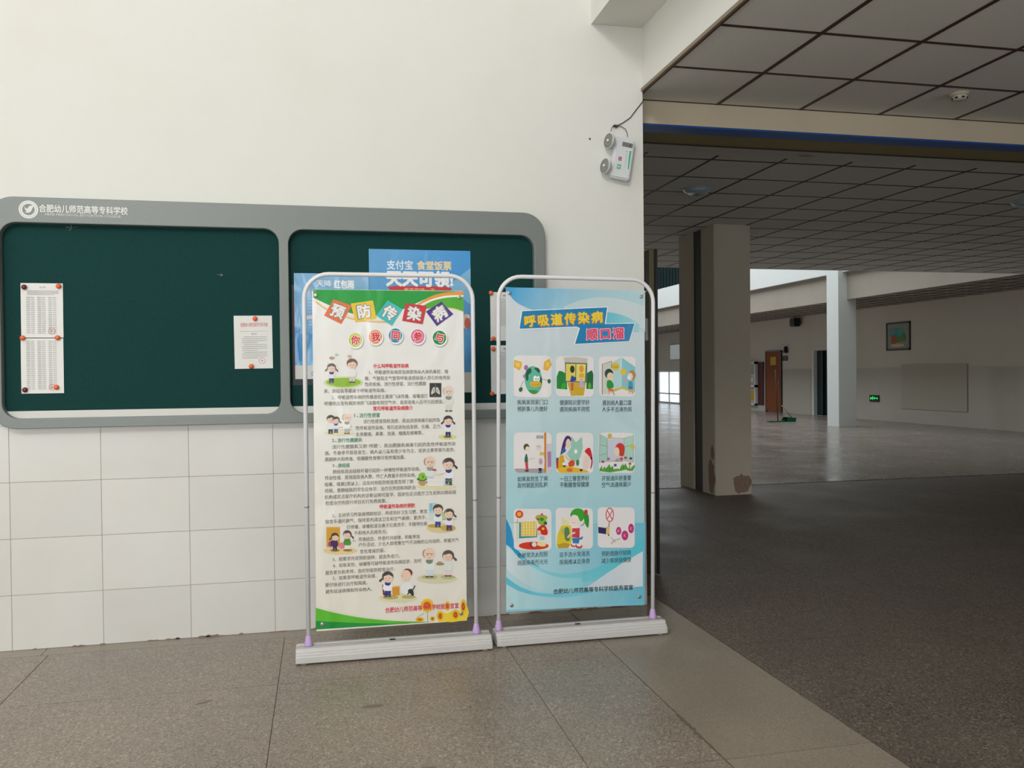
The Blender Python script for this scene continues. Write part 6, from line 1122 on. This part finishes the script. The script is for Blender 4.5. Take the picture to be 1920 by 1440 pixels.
[33,"p","d83a6a",[687.2,818,686.2,815,684.2,813,681.3,812,678.3,811,675.3,812,672.2,814,670.2,816,669.2,819,670.1,821,672.1,824,675.1,825,678.1,825,681.1,825,684.1,823,686.1,821]],
[34,"p","d83a5a",[662.2,813,661.3,810,659.3,808,657.3,806,653.3,806,650.3,807,647.3,808,645.3,811,645.2,813,645.2,816,647.2,818,650.2,820,653.2,820,657.2,819,660.2,818,661.2,815]],
[35,"p","5a3a8a",[717.2,813,716.3,811,714.3,808,711.3,807,708.3,807,704.3,807,702.3,809,700.3,811,699.2,814,700.2,817,702.2,819,704.2,820,708.1,821,711.2,820,714.2,819,716.2,816]],
[36,"p","4a4a8a",[625.7,778,625.7,776,623.7,773,620.7,772,617.7,772,613.7,772,611.7,774,609.7,776,608.7,779,609.6,782,611.6,784,614.6,785,617.6,786,620.6,785,623.6,783,625.6,781]],
[37,"p","c8643a",[711.6,784,710.6,781,708.7,779,706.7,778,702.7,777,699.7,778,696.6,780,694.6,782,694.6,785,694.6,787,696.5,790,699.5,791,702.5,791,706.5,791,709.5,789,710.6,787]],
[38,"p","5cab3c",[525,749,529.8,768,542.9,758,555.7,772,563.9,760,583.6,786,591.8,764,599.7,773,606.9,756,630.9,760,643,754,661.5,788,666.8,766,676.5,788,687.8,765,700,752,728.7,779,731.8,766,719.1,744,698.1,745,677,753,651,747,612.1,743,587.1,739,548.1,745]],
[39,"s","2f8a24","2f8a24",[537,750,541.7,775],[533,751,536.7,775]],
[40,"s","2f8a24","2f8a24",[568.1,744,571.8,769],[564.1,745,567.8,770]],
[41,"s","2f8a24","2f8a24",[584.1,744,587.8,768],[579.1,745,582.8,769]],
[42,"s","2f8a24","2f8a24",[602,748,605.7,773],[597,749,600.7,773]],
[43,"s","2f8a24","2f8a24",[651,749,654.7,773],[646,750,650.7,774]],
[44,"s","2f8a24","2f8a24",[666,753,669.7,778],[662,754,665.7,778]],
[45,"s","2f8a24","2f8a24",[700,750,703.7,774],[696,750,699.7,775]],
[14,"p","e2381f",[237.8,347,231.9,339,213,333,186,330,153,330,121,333,93.9,339,74.8,347,68.7,356,75.6,364,93.6,370,120.5,373,153.5,373,185.6,370,212.6,364,231.7,355]],
[15,"p","dd4436",[92.7,525,95.8,519,89.8,515,89.9,509,82.9,509,79,503,72.9,506,67,504,62.9,509,55.9,510,55.8,517,49.7,521,52.7,527,50.6,533,55.6,536,56.5,543,62.5,543,66.4,548,72.5,545,78.4,548,82.5,542,89.5,541,90.6,535,95.6,531]],
[16,"p","f4b62c",[84.7,525,83.7,521,80.8,517,77.8,515,72.8,514,68.8,515,64.8,518,61.7,522,60.7,526,61.6,531,64.6,535,68.6,537,72.5,538,77.6,537,81.6,534,83.6,530]],
[17,"s","8a8a86","8a8a86",[62,502,60.2,480],[65,502,63.2,480]],
[18,"s","5f5f5c","5f5f5c",[45.3,479,76.2,480],[45.2,482,76.2,482]],
[19,"s","e0dcb8","e0dcb8",[56.2,480,57.4,385],[63.2,480,64.4,384]],
[20,"p","3a98a0",[72.2,481,168.2,484,172.2,397,70.3,395]],
[21,"p","f6e9a0",[82.2,486,168.2,487,166.2,403,82.1,406]],
[22,"s","f0c23c","f0c23c",[86.2,485,86.1,407],[92.2,485,91.1,406]],
[23,"s","f0c23c","f0c23c",[103.2,485,102.1,406],[108.2,485,108.1,406]],
[24,"s","f0c23c","f0c23c",[119.2,485,118.1,405],[124.2,485,124.1,405]],
[25,"s","f0c23c","f0c23c",[135.2,485,134.2,404],[140.2,485,140.2,404]],
[26,"s","f0c23c","f0c23c",[151.2,485,150.2,403],[157.2,485,156.2,403]],
[27,"s","f3cf5c","f3cf5c",[82.3,475,167.3,474],[82.3,479,167.3,479]],
[28,"s","f3cf5c","f3cf5c",[82.5,459,167.5,459],[82.4,463,167.4,463]],
[29,"s","f3cf5c","f3cf5c",[82.7,443,167.7,443],[81.6,448,167.6,447]],
[30,"s","f3cf5c","f3cf5c",[81.9,428,167.9,427],[81.8,432,166.8,431]],
[31,"s","f3cf5c","f3cf5c",[82.1,412,167.1,411],[82,416,167,416]],
[32,"p","a8b83c",[230,502,227,496,220.1,491,208.1,488,195.2,487,182.1,489,171.1,493,164,499,160.9,505,163.9,511,170.8,516,182.8,519,195.8,519,208.8,517,219.8,513,226.9,508]],
[33,"p","8ac03c",[223.2,481,221.3,474,216.4,467,208.4,463,199.5,462,190.4,464,182.4,469,177.3,476,175.2,484,177.1,491,182,498,190,502,199,503,208,501,216,496,221.1,489]],
[34,"p","2f6a2c",[227.3,472,227.4,468,225.4,465,222.4,463,218.5,462,215.4,463,212.4,465,210.4,469,209.3,473,210.3,476,212.3,479,215.2,481,219.2,482,222.2,481,225.3,479,227.3,475]],
[35,"p","c83a3a",[184.1,494,183.1,492,181.1,490,179.1,488,176.1,488,173.1,489,171.1,490,169.1,493,168.1,495,169,498,171,500,173,501,176,502,179,501,182,499,183,497]],
[36,"p","d84a9a",[204.8,520,204.8,517,202.8,515,200.8,513,198.8,513,195.8,513,193.8,515,192.8,518,191.8,520,192.7,523,193.7,526,195.7,527,198.7,528,200.7,527,202.7,525,204.7,523]],
[37,"p","3a8a2c",[209.1,493,208.1,490,206.2,487,202.2,486,197.2,485,193.2,486,189.1,488,186.1,491,185.1,494,186,498,189,500,193,502,197,503,202,502,206,500,208,497]],
[38,"p","dc2a24",[179.6,451,194.5,462,211.4,465,222.6,450,230.8,430,231,417,227.1,408,214.1,407,199.1,411,183.9,421,172.8,433,172.7,443]],
[39,"p","f2c43c",[212.7,442,212.7,440,210.8,437,207.8,436,204.8,436,202.8,436,199.7,438,197.7,440,197.7,443,197.6,446,199.6,448,202.6,449,205.6,450,208.6,449,210.6,447,212.7,445]],
[40,"p","efc8b4",[192.9,421,192,415,190.1,411,186.1,408,182.1,407,178.1,408,174.1,411,172,416,170.9,422,171.9,427,174.8,432,177.8,435,181.8,436,185.8,434,189.8,431,191.9,426]],
[41,"p","b4d4d8",[214.3,391,213.4,387,210.4,383,205.4,381,199.4,381,193.4,382,189.4,385,185.3,388,184.3,393,186.2,397,189.2,401,194.2,403,199.2,404,205.2,403,210.2,400,213.2,396]],
[42,"p","efe0a0",[176.5,373,193.5,372,211.6,367,220.7,359,222.8,351,215.8,347,203.9,345,186.8,348,172.8,354,170.6,364]],
[43,"p","a8283c",[166.7,356,164.8,350,160.8,346,154.9,343,146.9,342,139.9,343,133.8,347,129.8,352,128.7,358,129.6,364,133.6,369,140.5,372,147.5,373,154.5,371,160.6,368,164.7,362]],
[44,"p","f0e6e0",[168.7,358,167.8,353,164.8,349,159.8,347,154.8,346,149.8,347,145.8,350,142.7,355,141.7,360,142.6,364,145.6,368,149.5,371,154.5,372,160.6,370,164.6,367,167.6,363]],
[14,"p","f0e6a8",[312,502,351.3,473,351.6,451,312.6,452]],
[15,"p","e6cf2e",[306.6,453,363.6,454,369.5,378,359.8,348,281.8,348,285.2,401]],
[16,"p","c8a228",[282.8,350,320.7,361,359.8,352,348,331,293,332]],
[17,"p","b8b49a",[337.9,425,337,419,334,414,329.1,411,324.1,410,319.1,411,315,415,312,420,310.9,426,311.8,432,314.8,437,318.7,440,324.7,441,329.7,440,333.8,436,336.8,431]],
[18,"p","5f8a4c",[327.7,440,339.6,448,351.7,439,357.2,404,355.5,371,342.6,367,328.4,380,325.1,411]],
[19,"p","36a82c",[359,503,359.8,517,367.6,533,381.5,543,398.4,547,418.5,544,434.6,534,439.8,515,438,496,432.2,482,422.3,474,414.3,477,407.2,486,400,497,390.9,506,374,504]],
[20,"p","2f9a32",[438.7,526,449.7,522,461.9,510,466.1,492,466.3,472,464.6,450,460.8,436,451.7,444,442.5,461,438.3,478,436,496,435.8,514]],
[21,"p","c83a3c",[458.7,523,457.8,518,455.8,513,451.9,510,447.9,509,444.9,510,440.8,514,438.8,519,437.7,524,438.6,530,440.6,534,444.6,537,448.5,538,452.6,537,455.6,534,457.7,529]],
[22,"p","f6e2da",[414.2,480,412.4,466,406.6,454,397.6,447,387.7,445,376.6,448,367.5,456,362.4,468,360.2,482,362,496,367.9,508,376.8,515,386.8,517,397.8,514,405.9,506,412.1,494]],
[23,"p","36a82c",[359.9,511,372.7,525,390.6,536,406.7,528,418.9,512,419.1,489,414.3,474,409.2,487,400.9,505,389.9,510,378.9,512,365.9,510]],
[24,"s","c0604a","c0604a",[367.4,470,369.4,469,373.4,467,377.4,467,381.4,467,384.4,468,387.4,469],[367.3,471,370.4,470,373.4,469,377.4,468,380.4,469,384.4,470,386.4,470]],
[25,"s","3a7a4a","3a7a4a",[418.6,449,422.6,450,428.6,450,433.6,453,437.5,458,439.4,464,440.4,469],[418.6,453,422.6,453,427.6,454,431.5,455,433.5,460,435.4,465,436.4,470]],
[26,"p","d23a48",[369.7,438,412.7,438,411.4,383,369.3,389]],
[27,"s","f2d4c6","f2d4c6",[385,419,378,417,367,414,357.1,409,349.2,402,343.3,395,339.3,390],[389.1,410,381.1,408,371.2,404,362.2,401,357.3,395,351.3,388,348.4,384]],
[28,"p","2b7fc0",[369.4,385,411.4,383,432.3,393,426.5,375,411.5,375,406.8,353,373.7,357]],
[29,"p","d83c3c",[393.9,344,392.9,340,389,337,384,335,378,335,371,336,365.9,339,362.9,342,360.8,346,362.8,350,365.8,353,370.8,354,377.7,355,383.8,354,388.8,351,392.8,348]],
[30,"p","d83c3c",[429,336,427,332,423.1,329,417.1,326,409.1,326,402.1,327,395,330,391,334,389.9,339,390.9,343,395.8,347,401.8,349,408.8,349,416.8,348,422.9,345,426.9,341]],
[31,"p","f4f0ee",[390.8,348,389.8,346,387.9,344,383.9,343,379.9,343,374.9,343,370.9,345,368.8,347,367.8,349,368.8,351,371.8,353,374.8,354,379.8,354,383.8,354,387.8,352,389.8,350]],
[32,"p","f4f0ee",[421.9,343,420.9,340,417.9,338,414,337,409,337,403.9,338,399.9,339,396.9,341,395.9,344,396.8,346,399.8,348,403.8,349,408.8,350,413.8,349,417.8,347,420.9,345]],
[33,"p","f2c06a",[383.9,343,383.9,342,382.9,341,380.9,340,379.9,340,377.9,340,375.9,341,374.9,342,374.9,343,374.9,344,375.9,345,377.8,346,379.8,346,380.8,346,382.9,345,383.9,344]],
[14,"p","dc3c50",[610,503,609.1,493,607.2,483,603.3,475,598.4,469,592.4,465,586.4,464,580.4,466,574.4,470,569.3,477,565.2,485,563.1,495,561.9,505,562.8,516,565.7,525,568.6,533,574.5,539,579.5,543,586.5,544,592.5,542,598.5,538,603.6,532,606.7,523,609.8,513]],
[15,"p","f1ecec",[605,503,605.1,494,603.2,486,600.3,479,595.3,474,591.4,470,586.4,469,581.3,471,576.3,475,572.2,480,569.1,488,568,496,566.9,505,567.8,514,569.7,522,572.7,529,576.6,535,581.5,538,586.5,539,590.6,537,595.6,534,599.7,528,602.7,521,604.9,512]],
[16,"s","dc3c50","dc3c50",[569.7,527,599.3,477],[573.7,529,603.2,480]],
[17,"s","dc3c50","dc3c50",[599.7,528,569.2,483],[603.7,525,573.2,481]],
[18,"s","5a6a5c","5a6a5c",[581.4,464,577.7,440],[585.4,464,582.7,439]],
[19,"p","24285f",[518.7,440,565.8,432,564.2,398,520.1,406]],
[20,"p","e6c67c",[566.7,440,586.7,439,584.3,393,564.2,396]],
[21,"s","4a4438","4a4438",[575.2,397,577.4,387],[581.2,398,583.3,388]],
[22,"p","c8307c",[653,413,652.2,404,649.2,397,644.3,393,638.3,391,632.3,393,627.2,398,624.1,406,622,414,623.9,423,626.8,430,631.8,434,637.8,436,643.8,434,648.9,429,651.9,421]],
[23,"s","f0b8d4","f0b8d4",[630,419,646,419],[629.9,421,645.9,421]],
[24,"s","f0b8d4","f0b8d4",[629.1,407,645.1,406],[629.1,410,645.1,408]],
[25,"p","f6dce8",[637,413,637.1,412,637.1,411,636.1,411,635.1,410,634.1,411,633.1,411,632.1,412,632,414,632,415,633,416,634,417,635,417,636,417,637,416,637,415]],
[26,"p","c8307c",[694.4,386,692.5,375,688.6,367,681.7,361,674.7,359,666.7,362,660.6,368,656.5,377,654.3,388,656.2,398,660.1,407,667.1,412,674,414,682.1,411,688.1,405,693.2,396]],
[27,"s","f0b8d4","f0b8d4",[666.3,392,682.3,392],[666.3,394,682.3,394]],
[28,"s","f0b8d4","f0b8d4",[665.4,381,681.5,379],[665.4,383,681.4,381]],
[29,"p","f6dce8",[674.4,387,673.4,385,673.4,384,672.4,384,671.4,384,670.4,384,669.4,385,668.4,386,668.4,387,668.3,388,669.3,389,670.3,390,671.3,390,672.3,390,673.3,389,673.3,388]],
[30,"p","c8307c",[726.9,423,726,413,722.1,405,717.2,399,710.2,397,704.2,400,698.1,406,695,415,693.9,425,694.8,435,698.7,443,703.6,449,710.6,451,716.6,448,722.7,442,725.8,433]],
[31,"s","f0b8d4","f0b8d4",[702.9,429,718.8,430],[701.8,431,718.8,432]],
[32,"s","f0b8d4","f0b8d4",[702,418,718,416],[702,420,718,419]],
[33,"p","f6dce8",[709.9,424,709.9,423,708.9,422,707.9,421,706.9,421,705.9,421,704.9,422,704.9,423,703.9,424,704.9,426,704.9,427,705.9,427,706.9,427,707.9,427,708.9,426,709.9,425]],
[34,"s","7a7a70","7a7a70",[646.5,374,642.5,372,636.6,369,630.6,367,622.6,365,612.6,364,606.6,363],[647.5,372,643.6,370,637.6,367,631.6,365,622.6,363,613.7,361,606.7,360]],
[35,"s","a86a6a","a86a6a",[595.9,342,597.9,345,600.8,349,603.8,353,607.8,354,611.7,355,614.7,356],[592.9,344,594.8,347,597.8,351,601.7,355,606.7,357,610.7,358,614.7,359]],
[36,"s","8a8a80","8a8a80",[589.4,381,592.5,378,596.5,374,601.6,368,607.7,362,613.8,354,617.8,349],[591.4,382,594.5,379,598.5,375,603.6,370,609.6,363,615.7,355,619.8,350]]]

stand(-.146, .860, -.555, -.083, .786, -.043, .146, .778, 1.747, ART_1, 'left banner stand with white poster, green top edge and sunflowers', ('ece7da', 'efece5', 'f6f6f4'), 0, -.4)
stand(.888, 1.852, -.535, .912, 1.794, .952, .165, .790, 1.748, ART_2, 'right banner stand with pale blue poster of nine cartoon panels', ('8fd2e6', 'bcdde2', 'dde2e8'), .60, 0)

# ---- twin-head emergency lamp hanging askew on the wall
el = empty('emergency_lamp', (1.815, 0, 2.765), (0, R(9.5), 0)); tag(el, 'white twin-head emergency lamp hanging tilted by the wall corner', 'emergency lamp')
MB().box(-.060, .062, -.062, -.006, -.128, .128, .008).build('housing', 'lamp housing', el)
MB().box(-.018, .050, -.0635, -.060, .070, .098, .001).build('indicator_strip', 'reflector grey', el)
t = MB(); t.ink = t.bm.loops.layers.float_color.new('ink'); yq = -.0628
flat(t, [(.040, -.062), (.046, -.062), (.046, .052), (.036, .052), (.036, .0)], '23b585', yq)
for k in range(8): flat(t, [(.018, .04 - k * .013), (.022, .04 - k * .013), (.022, .048 - k * .013), (.018, .048 - k * .013)], '7cc7a8', yq)
flat(t, ellipse(.014, .044, .0022, .0022, 8), 'c04a4a', yq)
text_into(t, '应急', -.018, -.008, .02, .026, lin('b04050'), yq, .03); flat(t, [(-.030, -.072), (-.006, -.072), (-.006, -.044), (-.030, -.044)], '1fae82', yq); text_into(t, '安全', -.018, -.058, .018, .018, lin('e8f4ee'), yq - .0003, .02)
t.build('printed_label', PP, el, recalc=False); MB().lathe([(.0, -.0005), (.0038, -.0005), (.0038, -.002), (.0, -.002)], (.034, -.0635, .084), 'Y', 10).build('test_button', 'black plastic', el)
for hx, hz in ((-.104, .084), (-.104, -.072)):
    mt = Matrix.Rotation(R(-72), 4, 'Z') @ Matrix.Rotation(R(4), 4, 'X')
    hd = MB().lathe([(.020, .035), (.034, .022), (.045, .004), (.0465, -.004), (.0455, -.006)], (hx, -.065, hz), 'Y', 24, mtx=mt).build('lamp_head', 'lamp housing', el, recalc=True)
    MB().lathe([(.0, -.0065), (.043, -.0065), (.043, -.0085), (.030, -.0075), (.012, -.0066), (.0, -.0066)], (hx, -.065, hz), 'Y', 24, mtx=mt).build('reflector', 'reflector grey', hd)
    MB().lathe([(.0, -.0075), (.009, -.0085), (.0085, -.013), (.004, -.017), (.0, -.0175)], (hx, -.065, hz), 'Y', 12, mtx=mt).build('bulb', 'bulb', hd)
    MB().tube([(hx + .018, -.045, hz), (-.058, -.036, hz * .92)], .009, 8).build('arm', 'lamp housing', el)
cb = empty('power_cable', (1.787, -.004, 2.97)); tag(cb, 'thin dark cable with a knotted joint running from lamp to ceiling', 'cable')
mb = MB(); loc = Vector((1.787, -.004, 2.97))
def rel(P): return [Vector(p) - loc for p in P]
mb.tube(rel([(1.982, .16, 3.2), (1.978, .05, 3.185), (1.972, -.004, 3.140), (1.93, -.004, 3.088), (1.885, -.004, 3.03), (1.835, -.004, 2.995), (1.787, -.006, 2.972)]), .0028, 6)
mb.tube(rel([(1.787, -.006, 2.972), (1.82, -.008, 2.975), (1.85, -.015, 2.955), (1.858, -.025, 2.925), (1.857, -.03, 2.905)]), .0022, 6)
mb.tube(rel([(1.787, -.006, 2.972), (1.765, -.02, 2.965), (1.748, -.05, 2.945), (1.74, -.055, 2.925)]), .0022, 6); mb.build('wire', 'wire black', cb)
mb = MB()
for k in range(10): a = k * .63; mb.tube(rel([(1.787, -.008, 2.972), (1.787 + .02 * math.cos(a), -.012, 2.972 + .013 * math.sin(a))]), [.004, .0012], 6)
mb.build('knot', 'wire black', cb)
o = MB().lathe([(.0, .0), (.006, 0), (.006, -.003), (.0, -.004)], (1.623, -.0005, 2.888), 'Y', 8).build('nail', 'wire black', None); tag(o, 'small dark nail head in the plaster left of the emergency lamp', 'nail')

# ---- ceiling fittings
sd = empty('smoke_detector', (3.985, -.32, 3.2088)); tag(sd, 'round ivory smoke detector on the near ceiling', 'smoke detector')
MB().lathe([(.0, .0), (.056, .0), (.058, -.008), (.052, -.018), (.0, -.018)], (0, 0, 0), 'Z', 28).build('mount', 'detector ivory', sd)
MB().lathe([(.044, -.018), (.046, -.026), (.042, -.040), (.034, -.046), (.0, -.047)], (0, 0, 0), 'Z', 28).build('sensor_head', 'detector ivory', sd)
for k in range(7): a = k * 2 * math.pi / 7; MB().box(-.008, .008, -.003, .003, -.005, .005).build('vent_slot', 'black plastic', sd).matrix_local = Matrix.Translation((.0435 * math.cos(a), .0435 * math.sin(a), -.036)) @ Matrix.Rotation(a + math.pi / 2, 4, 'Z')
for (x, y, l_) in ((3.47, 2.46, 'shallow round glass ceiling light near the pillar, the left one'), (7.10, 2.45, 'shallow round glass ceiling light cut by the right edge of the view')):
    li = empty('ceiling_light', (x, y, 3.17)); tag(li, l_, 'ceiling light', 'round lights on the low ceiling')
    MB().lathe([(.0, .003), (.134, .003), (.136, -.006), (.130, -.012), (.0, -.012)], (0, 0, 0), 'Z', 32).build('rim', 'light dish', li)
    MB().lathe([(.124, -.012), (.117, -.026), (.088, -.042), (.05, -.052), (.0, -.053)], (0, 0, 0), 'Z', 32).build('glass_dish', 'light dish', li)

# ---- far wall things (x = 15.65)
def farbox(name, m, x0, y0, y1, z0, z1, parent=None, bev=0): return MB().box(x0, 15.65, y0, y1, z0, z1, bev).build(name, m, parent)
pf = empty('framed_picture', (15.65, 15.82, 2.0)); tag(pf, 'framed coloured picture on the far wall right of the white pillar', 'picture')
inv = Matrix.Translation((-15.65, -15.82, -2.0))
def ch_(o, inv): o.matrix_parent_inverse = inv; return o
for a in ((15.33, 15.37, 1.99, 2.77), (16.29, 16.33, 1.99, 2.77), (15.33, 16.33, 1.99, 2.035), (15.33, 16.33, 2.73, 2.77)): ch_(farbox('frame', 'picture frame', 15.615, *a, pf), inv)
pm = MB(); pm.ink = pm.bm.loops.layers.float_color.new('ink')
def fpoly(P, c, x): pm.face([(x, y, z) for y, z in P], lin(c))
def fell(cy, cz, ry, rz, c, x): fpoly([(cy + ry * math.cos(2 * math.pi * k / 14), cz + rz * math.sin(2 * math.pi * k / 14)) for k in range(14)], c, x)
fpoly([(15.37, 2.035), (16.29, 2.035), (16.29, 2.73), (15.37, 2.73)], '8f8d80', 15.63)
fell(15.9, 2.45, .26, .16, '2f8a86', 15.628); fell(15.72, 2.5, .14, .12, '3fa08a', 15.627); fell(16.05, 2.52, .12, .1, '5c8fa0', 15.626); fell(16.0, 2.28, .12, .15, 'a4502c', 15.625); fell(15.8, 2.3, .13, .1, '6a7a3a', 15.624); fell(15.6, 2.35, .1, .12, '55803f', 15.623); fell(15.85, 2.13, .3, .05, 'c9b48a', 15.622)
ch_(pm.build('printed_picture', PP, pf, recalc=False), inv)
es = empty('exit_sign', (15.65, 16.87, .54)); tag(es, 'small green lit exit sign low on the tiled far wall', 'exit sign'); inv2 = Matrix.Translation((-15.65, -16.87, -.54))
ch_(MB().box(15.60, 15.652, 16.66, 17.08, .535, .725, .004).build('housing', 'black plastic', es), inv2)
sg = MB()
for P in ([(16.76, .62), (16.84, .62), (16.84, .59), (16.90, .635), (16.84, .68), (16.84, .65), (16.76, .65)], [(16.92, .58), (16.97, .62), (16.95, .66), (16.93, .70), (16.90, .66)], [(16.98, .60), (17.04, .60), (17.04, .66), (16.98, .66)], [(16.69, .61), (16.74, .61), (16.74, .66), (16.69, .66)]): sg.face([(15.598, y, z) for y, z in P])
ch_(sg.build('lit_symbol', 'sign green lit', es), inv2)
o = farbox('door_notice', 'yellow paper', 15.596, 22.32, 22.70, 1.66, 1.95); tag(o, 'yellow paper notice stuck on the brown wooden door', 'notice')
o = farbox('hanging_board', 'maroon board', 15.60, 23.23, 23.62, .22, 1.78); tag(o, 'tall dark red board standing left of the brown door', 'board'); 
sc = empty('showcase', (15.6, 24.1, 0)); tag(sc, 'white framed showcase of posters at the edge of the pillar', 'showcase'); inv3 = Matrix.Translation((-15.6, -24.1, 0))
for a in ((23.68, 23.76, .2, 1.8), (25.3, 25.38, .2, 1.8), (23.68, 25.38, 1.72, 1.8), (23.68, 25.38, .86, .95), (23.68, 25.38, .2, .26)): ch_(farbox('frame', 'hall white', 15.53, *a, sc), inv3)
ch_(farbox('back_panel', 'panel beige', 15.60, 23.7, 25.36, .22, 1.78, sc), inv3); ch_(MB().box(15.58, 15.599, 23.8, 25.2, .40, .72).build('poster', 'yellow paper', sc), inv3)
ch_(MB().box(15.58, 15.599, 23.8, 25.2, .99, 1.35).build('poster', 'metal grey', sc), inv3); ch_(MB().box(15.565, 15.58, 23.88, 24.1, 1.06, 1.2).build('label_card', 'ledge white', sc), inv3)
lo = empty('loudspeaker', (15.65, 20.9, 3.08)); tag(lo, 'black loudspeaker mounted high on the far wall under the soffit', 'loudspeaker'); inv4 = Matrix.Translation((-15.65, -20.9, -3.08))
ch_(MB().box(15.35, 15.58, 20.68, 21.02, 2.93, 3.22, .03).build('cabinet', 'black plastic', lo), inv4); ch_(MB().box(15.58, 15.65, 20.8, 20.9, 3.03, 3.1).build('bracket', 'black plastic', lo), inv4)
o = MB(); o.box(15.50, 15.65, 21.58, 21.74, 2.07, 2.16, .02); o.box(15.52, 15.65, 21.60, 21.70, 2.12, 2.30, .03); o = o.build('wall_speaker', 'black plastic'); tag(o, 'small black wall unit above the brown door corner', 'speaker')
o = farbox('door_plate', 'sign dark', 15.62, 21.62, 21.95, 1.80, 1.97); tag(o, 'small dark room plate right of the brown door', 'sign')
gp = empty('wall_print', (15.65, 31.0, 2.0)); tag(gp, 'glass-fronted print shining on the distant wall between pillar and banner stand', 'picture'); inv5 = Matrix.Translation((-15.65, -31.0, -2.0))
ch_(farbox('frame', 'picture frame', 15.62, 30.2, 31.75, 1.99, 2.72, gp), inv5); ch_(MB().box(15.612, 15.62, 30.25, 31.7, 2.03, 2.68).build('glass', 'hall tile', gp), inv5)

# ---- broom and dustpan left on the hall floor
dp = empty('dustpan', (12.95, 17.15, 0)); tag(dp, 'green long-handled dustpan lying on the hall floor', 'dustpan'); d = MB()
P0 = [(-.34, -.10, .002), (.12, -.18, .002), (.20, .14, .002), (-.30, .16, .002)]
d.face(P0); d.face([(-.08, -.14, .002), (.20, -.18, .002), (.24, -.16, .11), (.0, -.13, .13)]); d.face([(-.08, .15, .002), (.20, .14, .002), (.24, .14, .11), (.0, .14, .13)]); d.face([(.20, -.18, .002), (.20, .14, .002), (.24, .14, .11), (.24, -.16, .11)]); d.face([(.0, -.13, .13), (.24, -.16, .11), (.24, .14, .11), (.0, .14, .13)])
bmesh.ops.solidify(d.bm, geom=list(d.bm.faces), thickness=.006); d.build('pan', 'dustpan green', dp)
MB().tube([(.2, 0, .1), (.08, .12, .30), (-.02, .2, .46)], .012, 8).build('handle', 'bamboo', dp)
br = empty('broom', (12.62, 17.05, 0)); tag(br, 'broom with upright dark stick beside the green dustpan', 'broom')
b_ = MB(); b_.box(-.30, .22, -.08, .08, .004, .035, .01); b_.build('head', 'dustpan green', br); MB().tube([(.02, 0, .03), (-.01, .0, .6), (-.05, 0, 1.5)], [.014, .013, .011], 8).build('stick', 'broom dark', br)
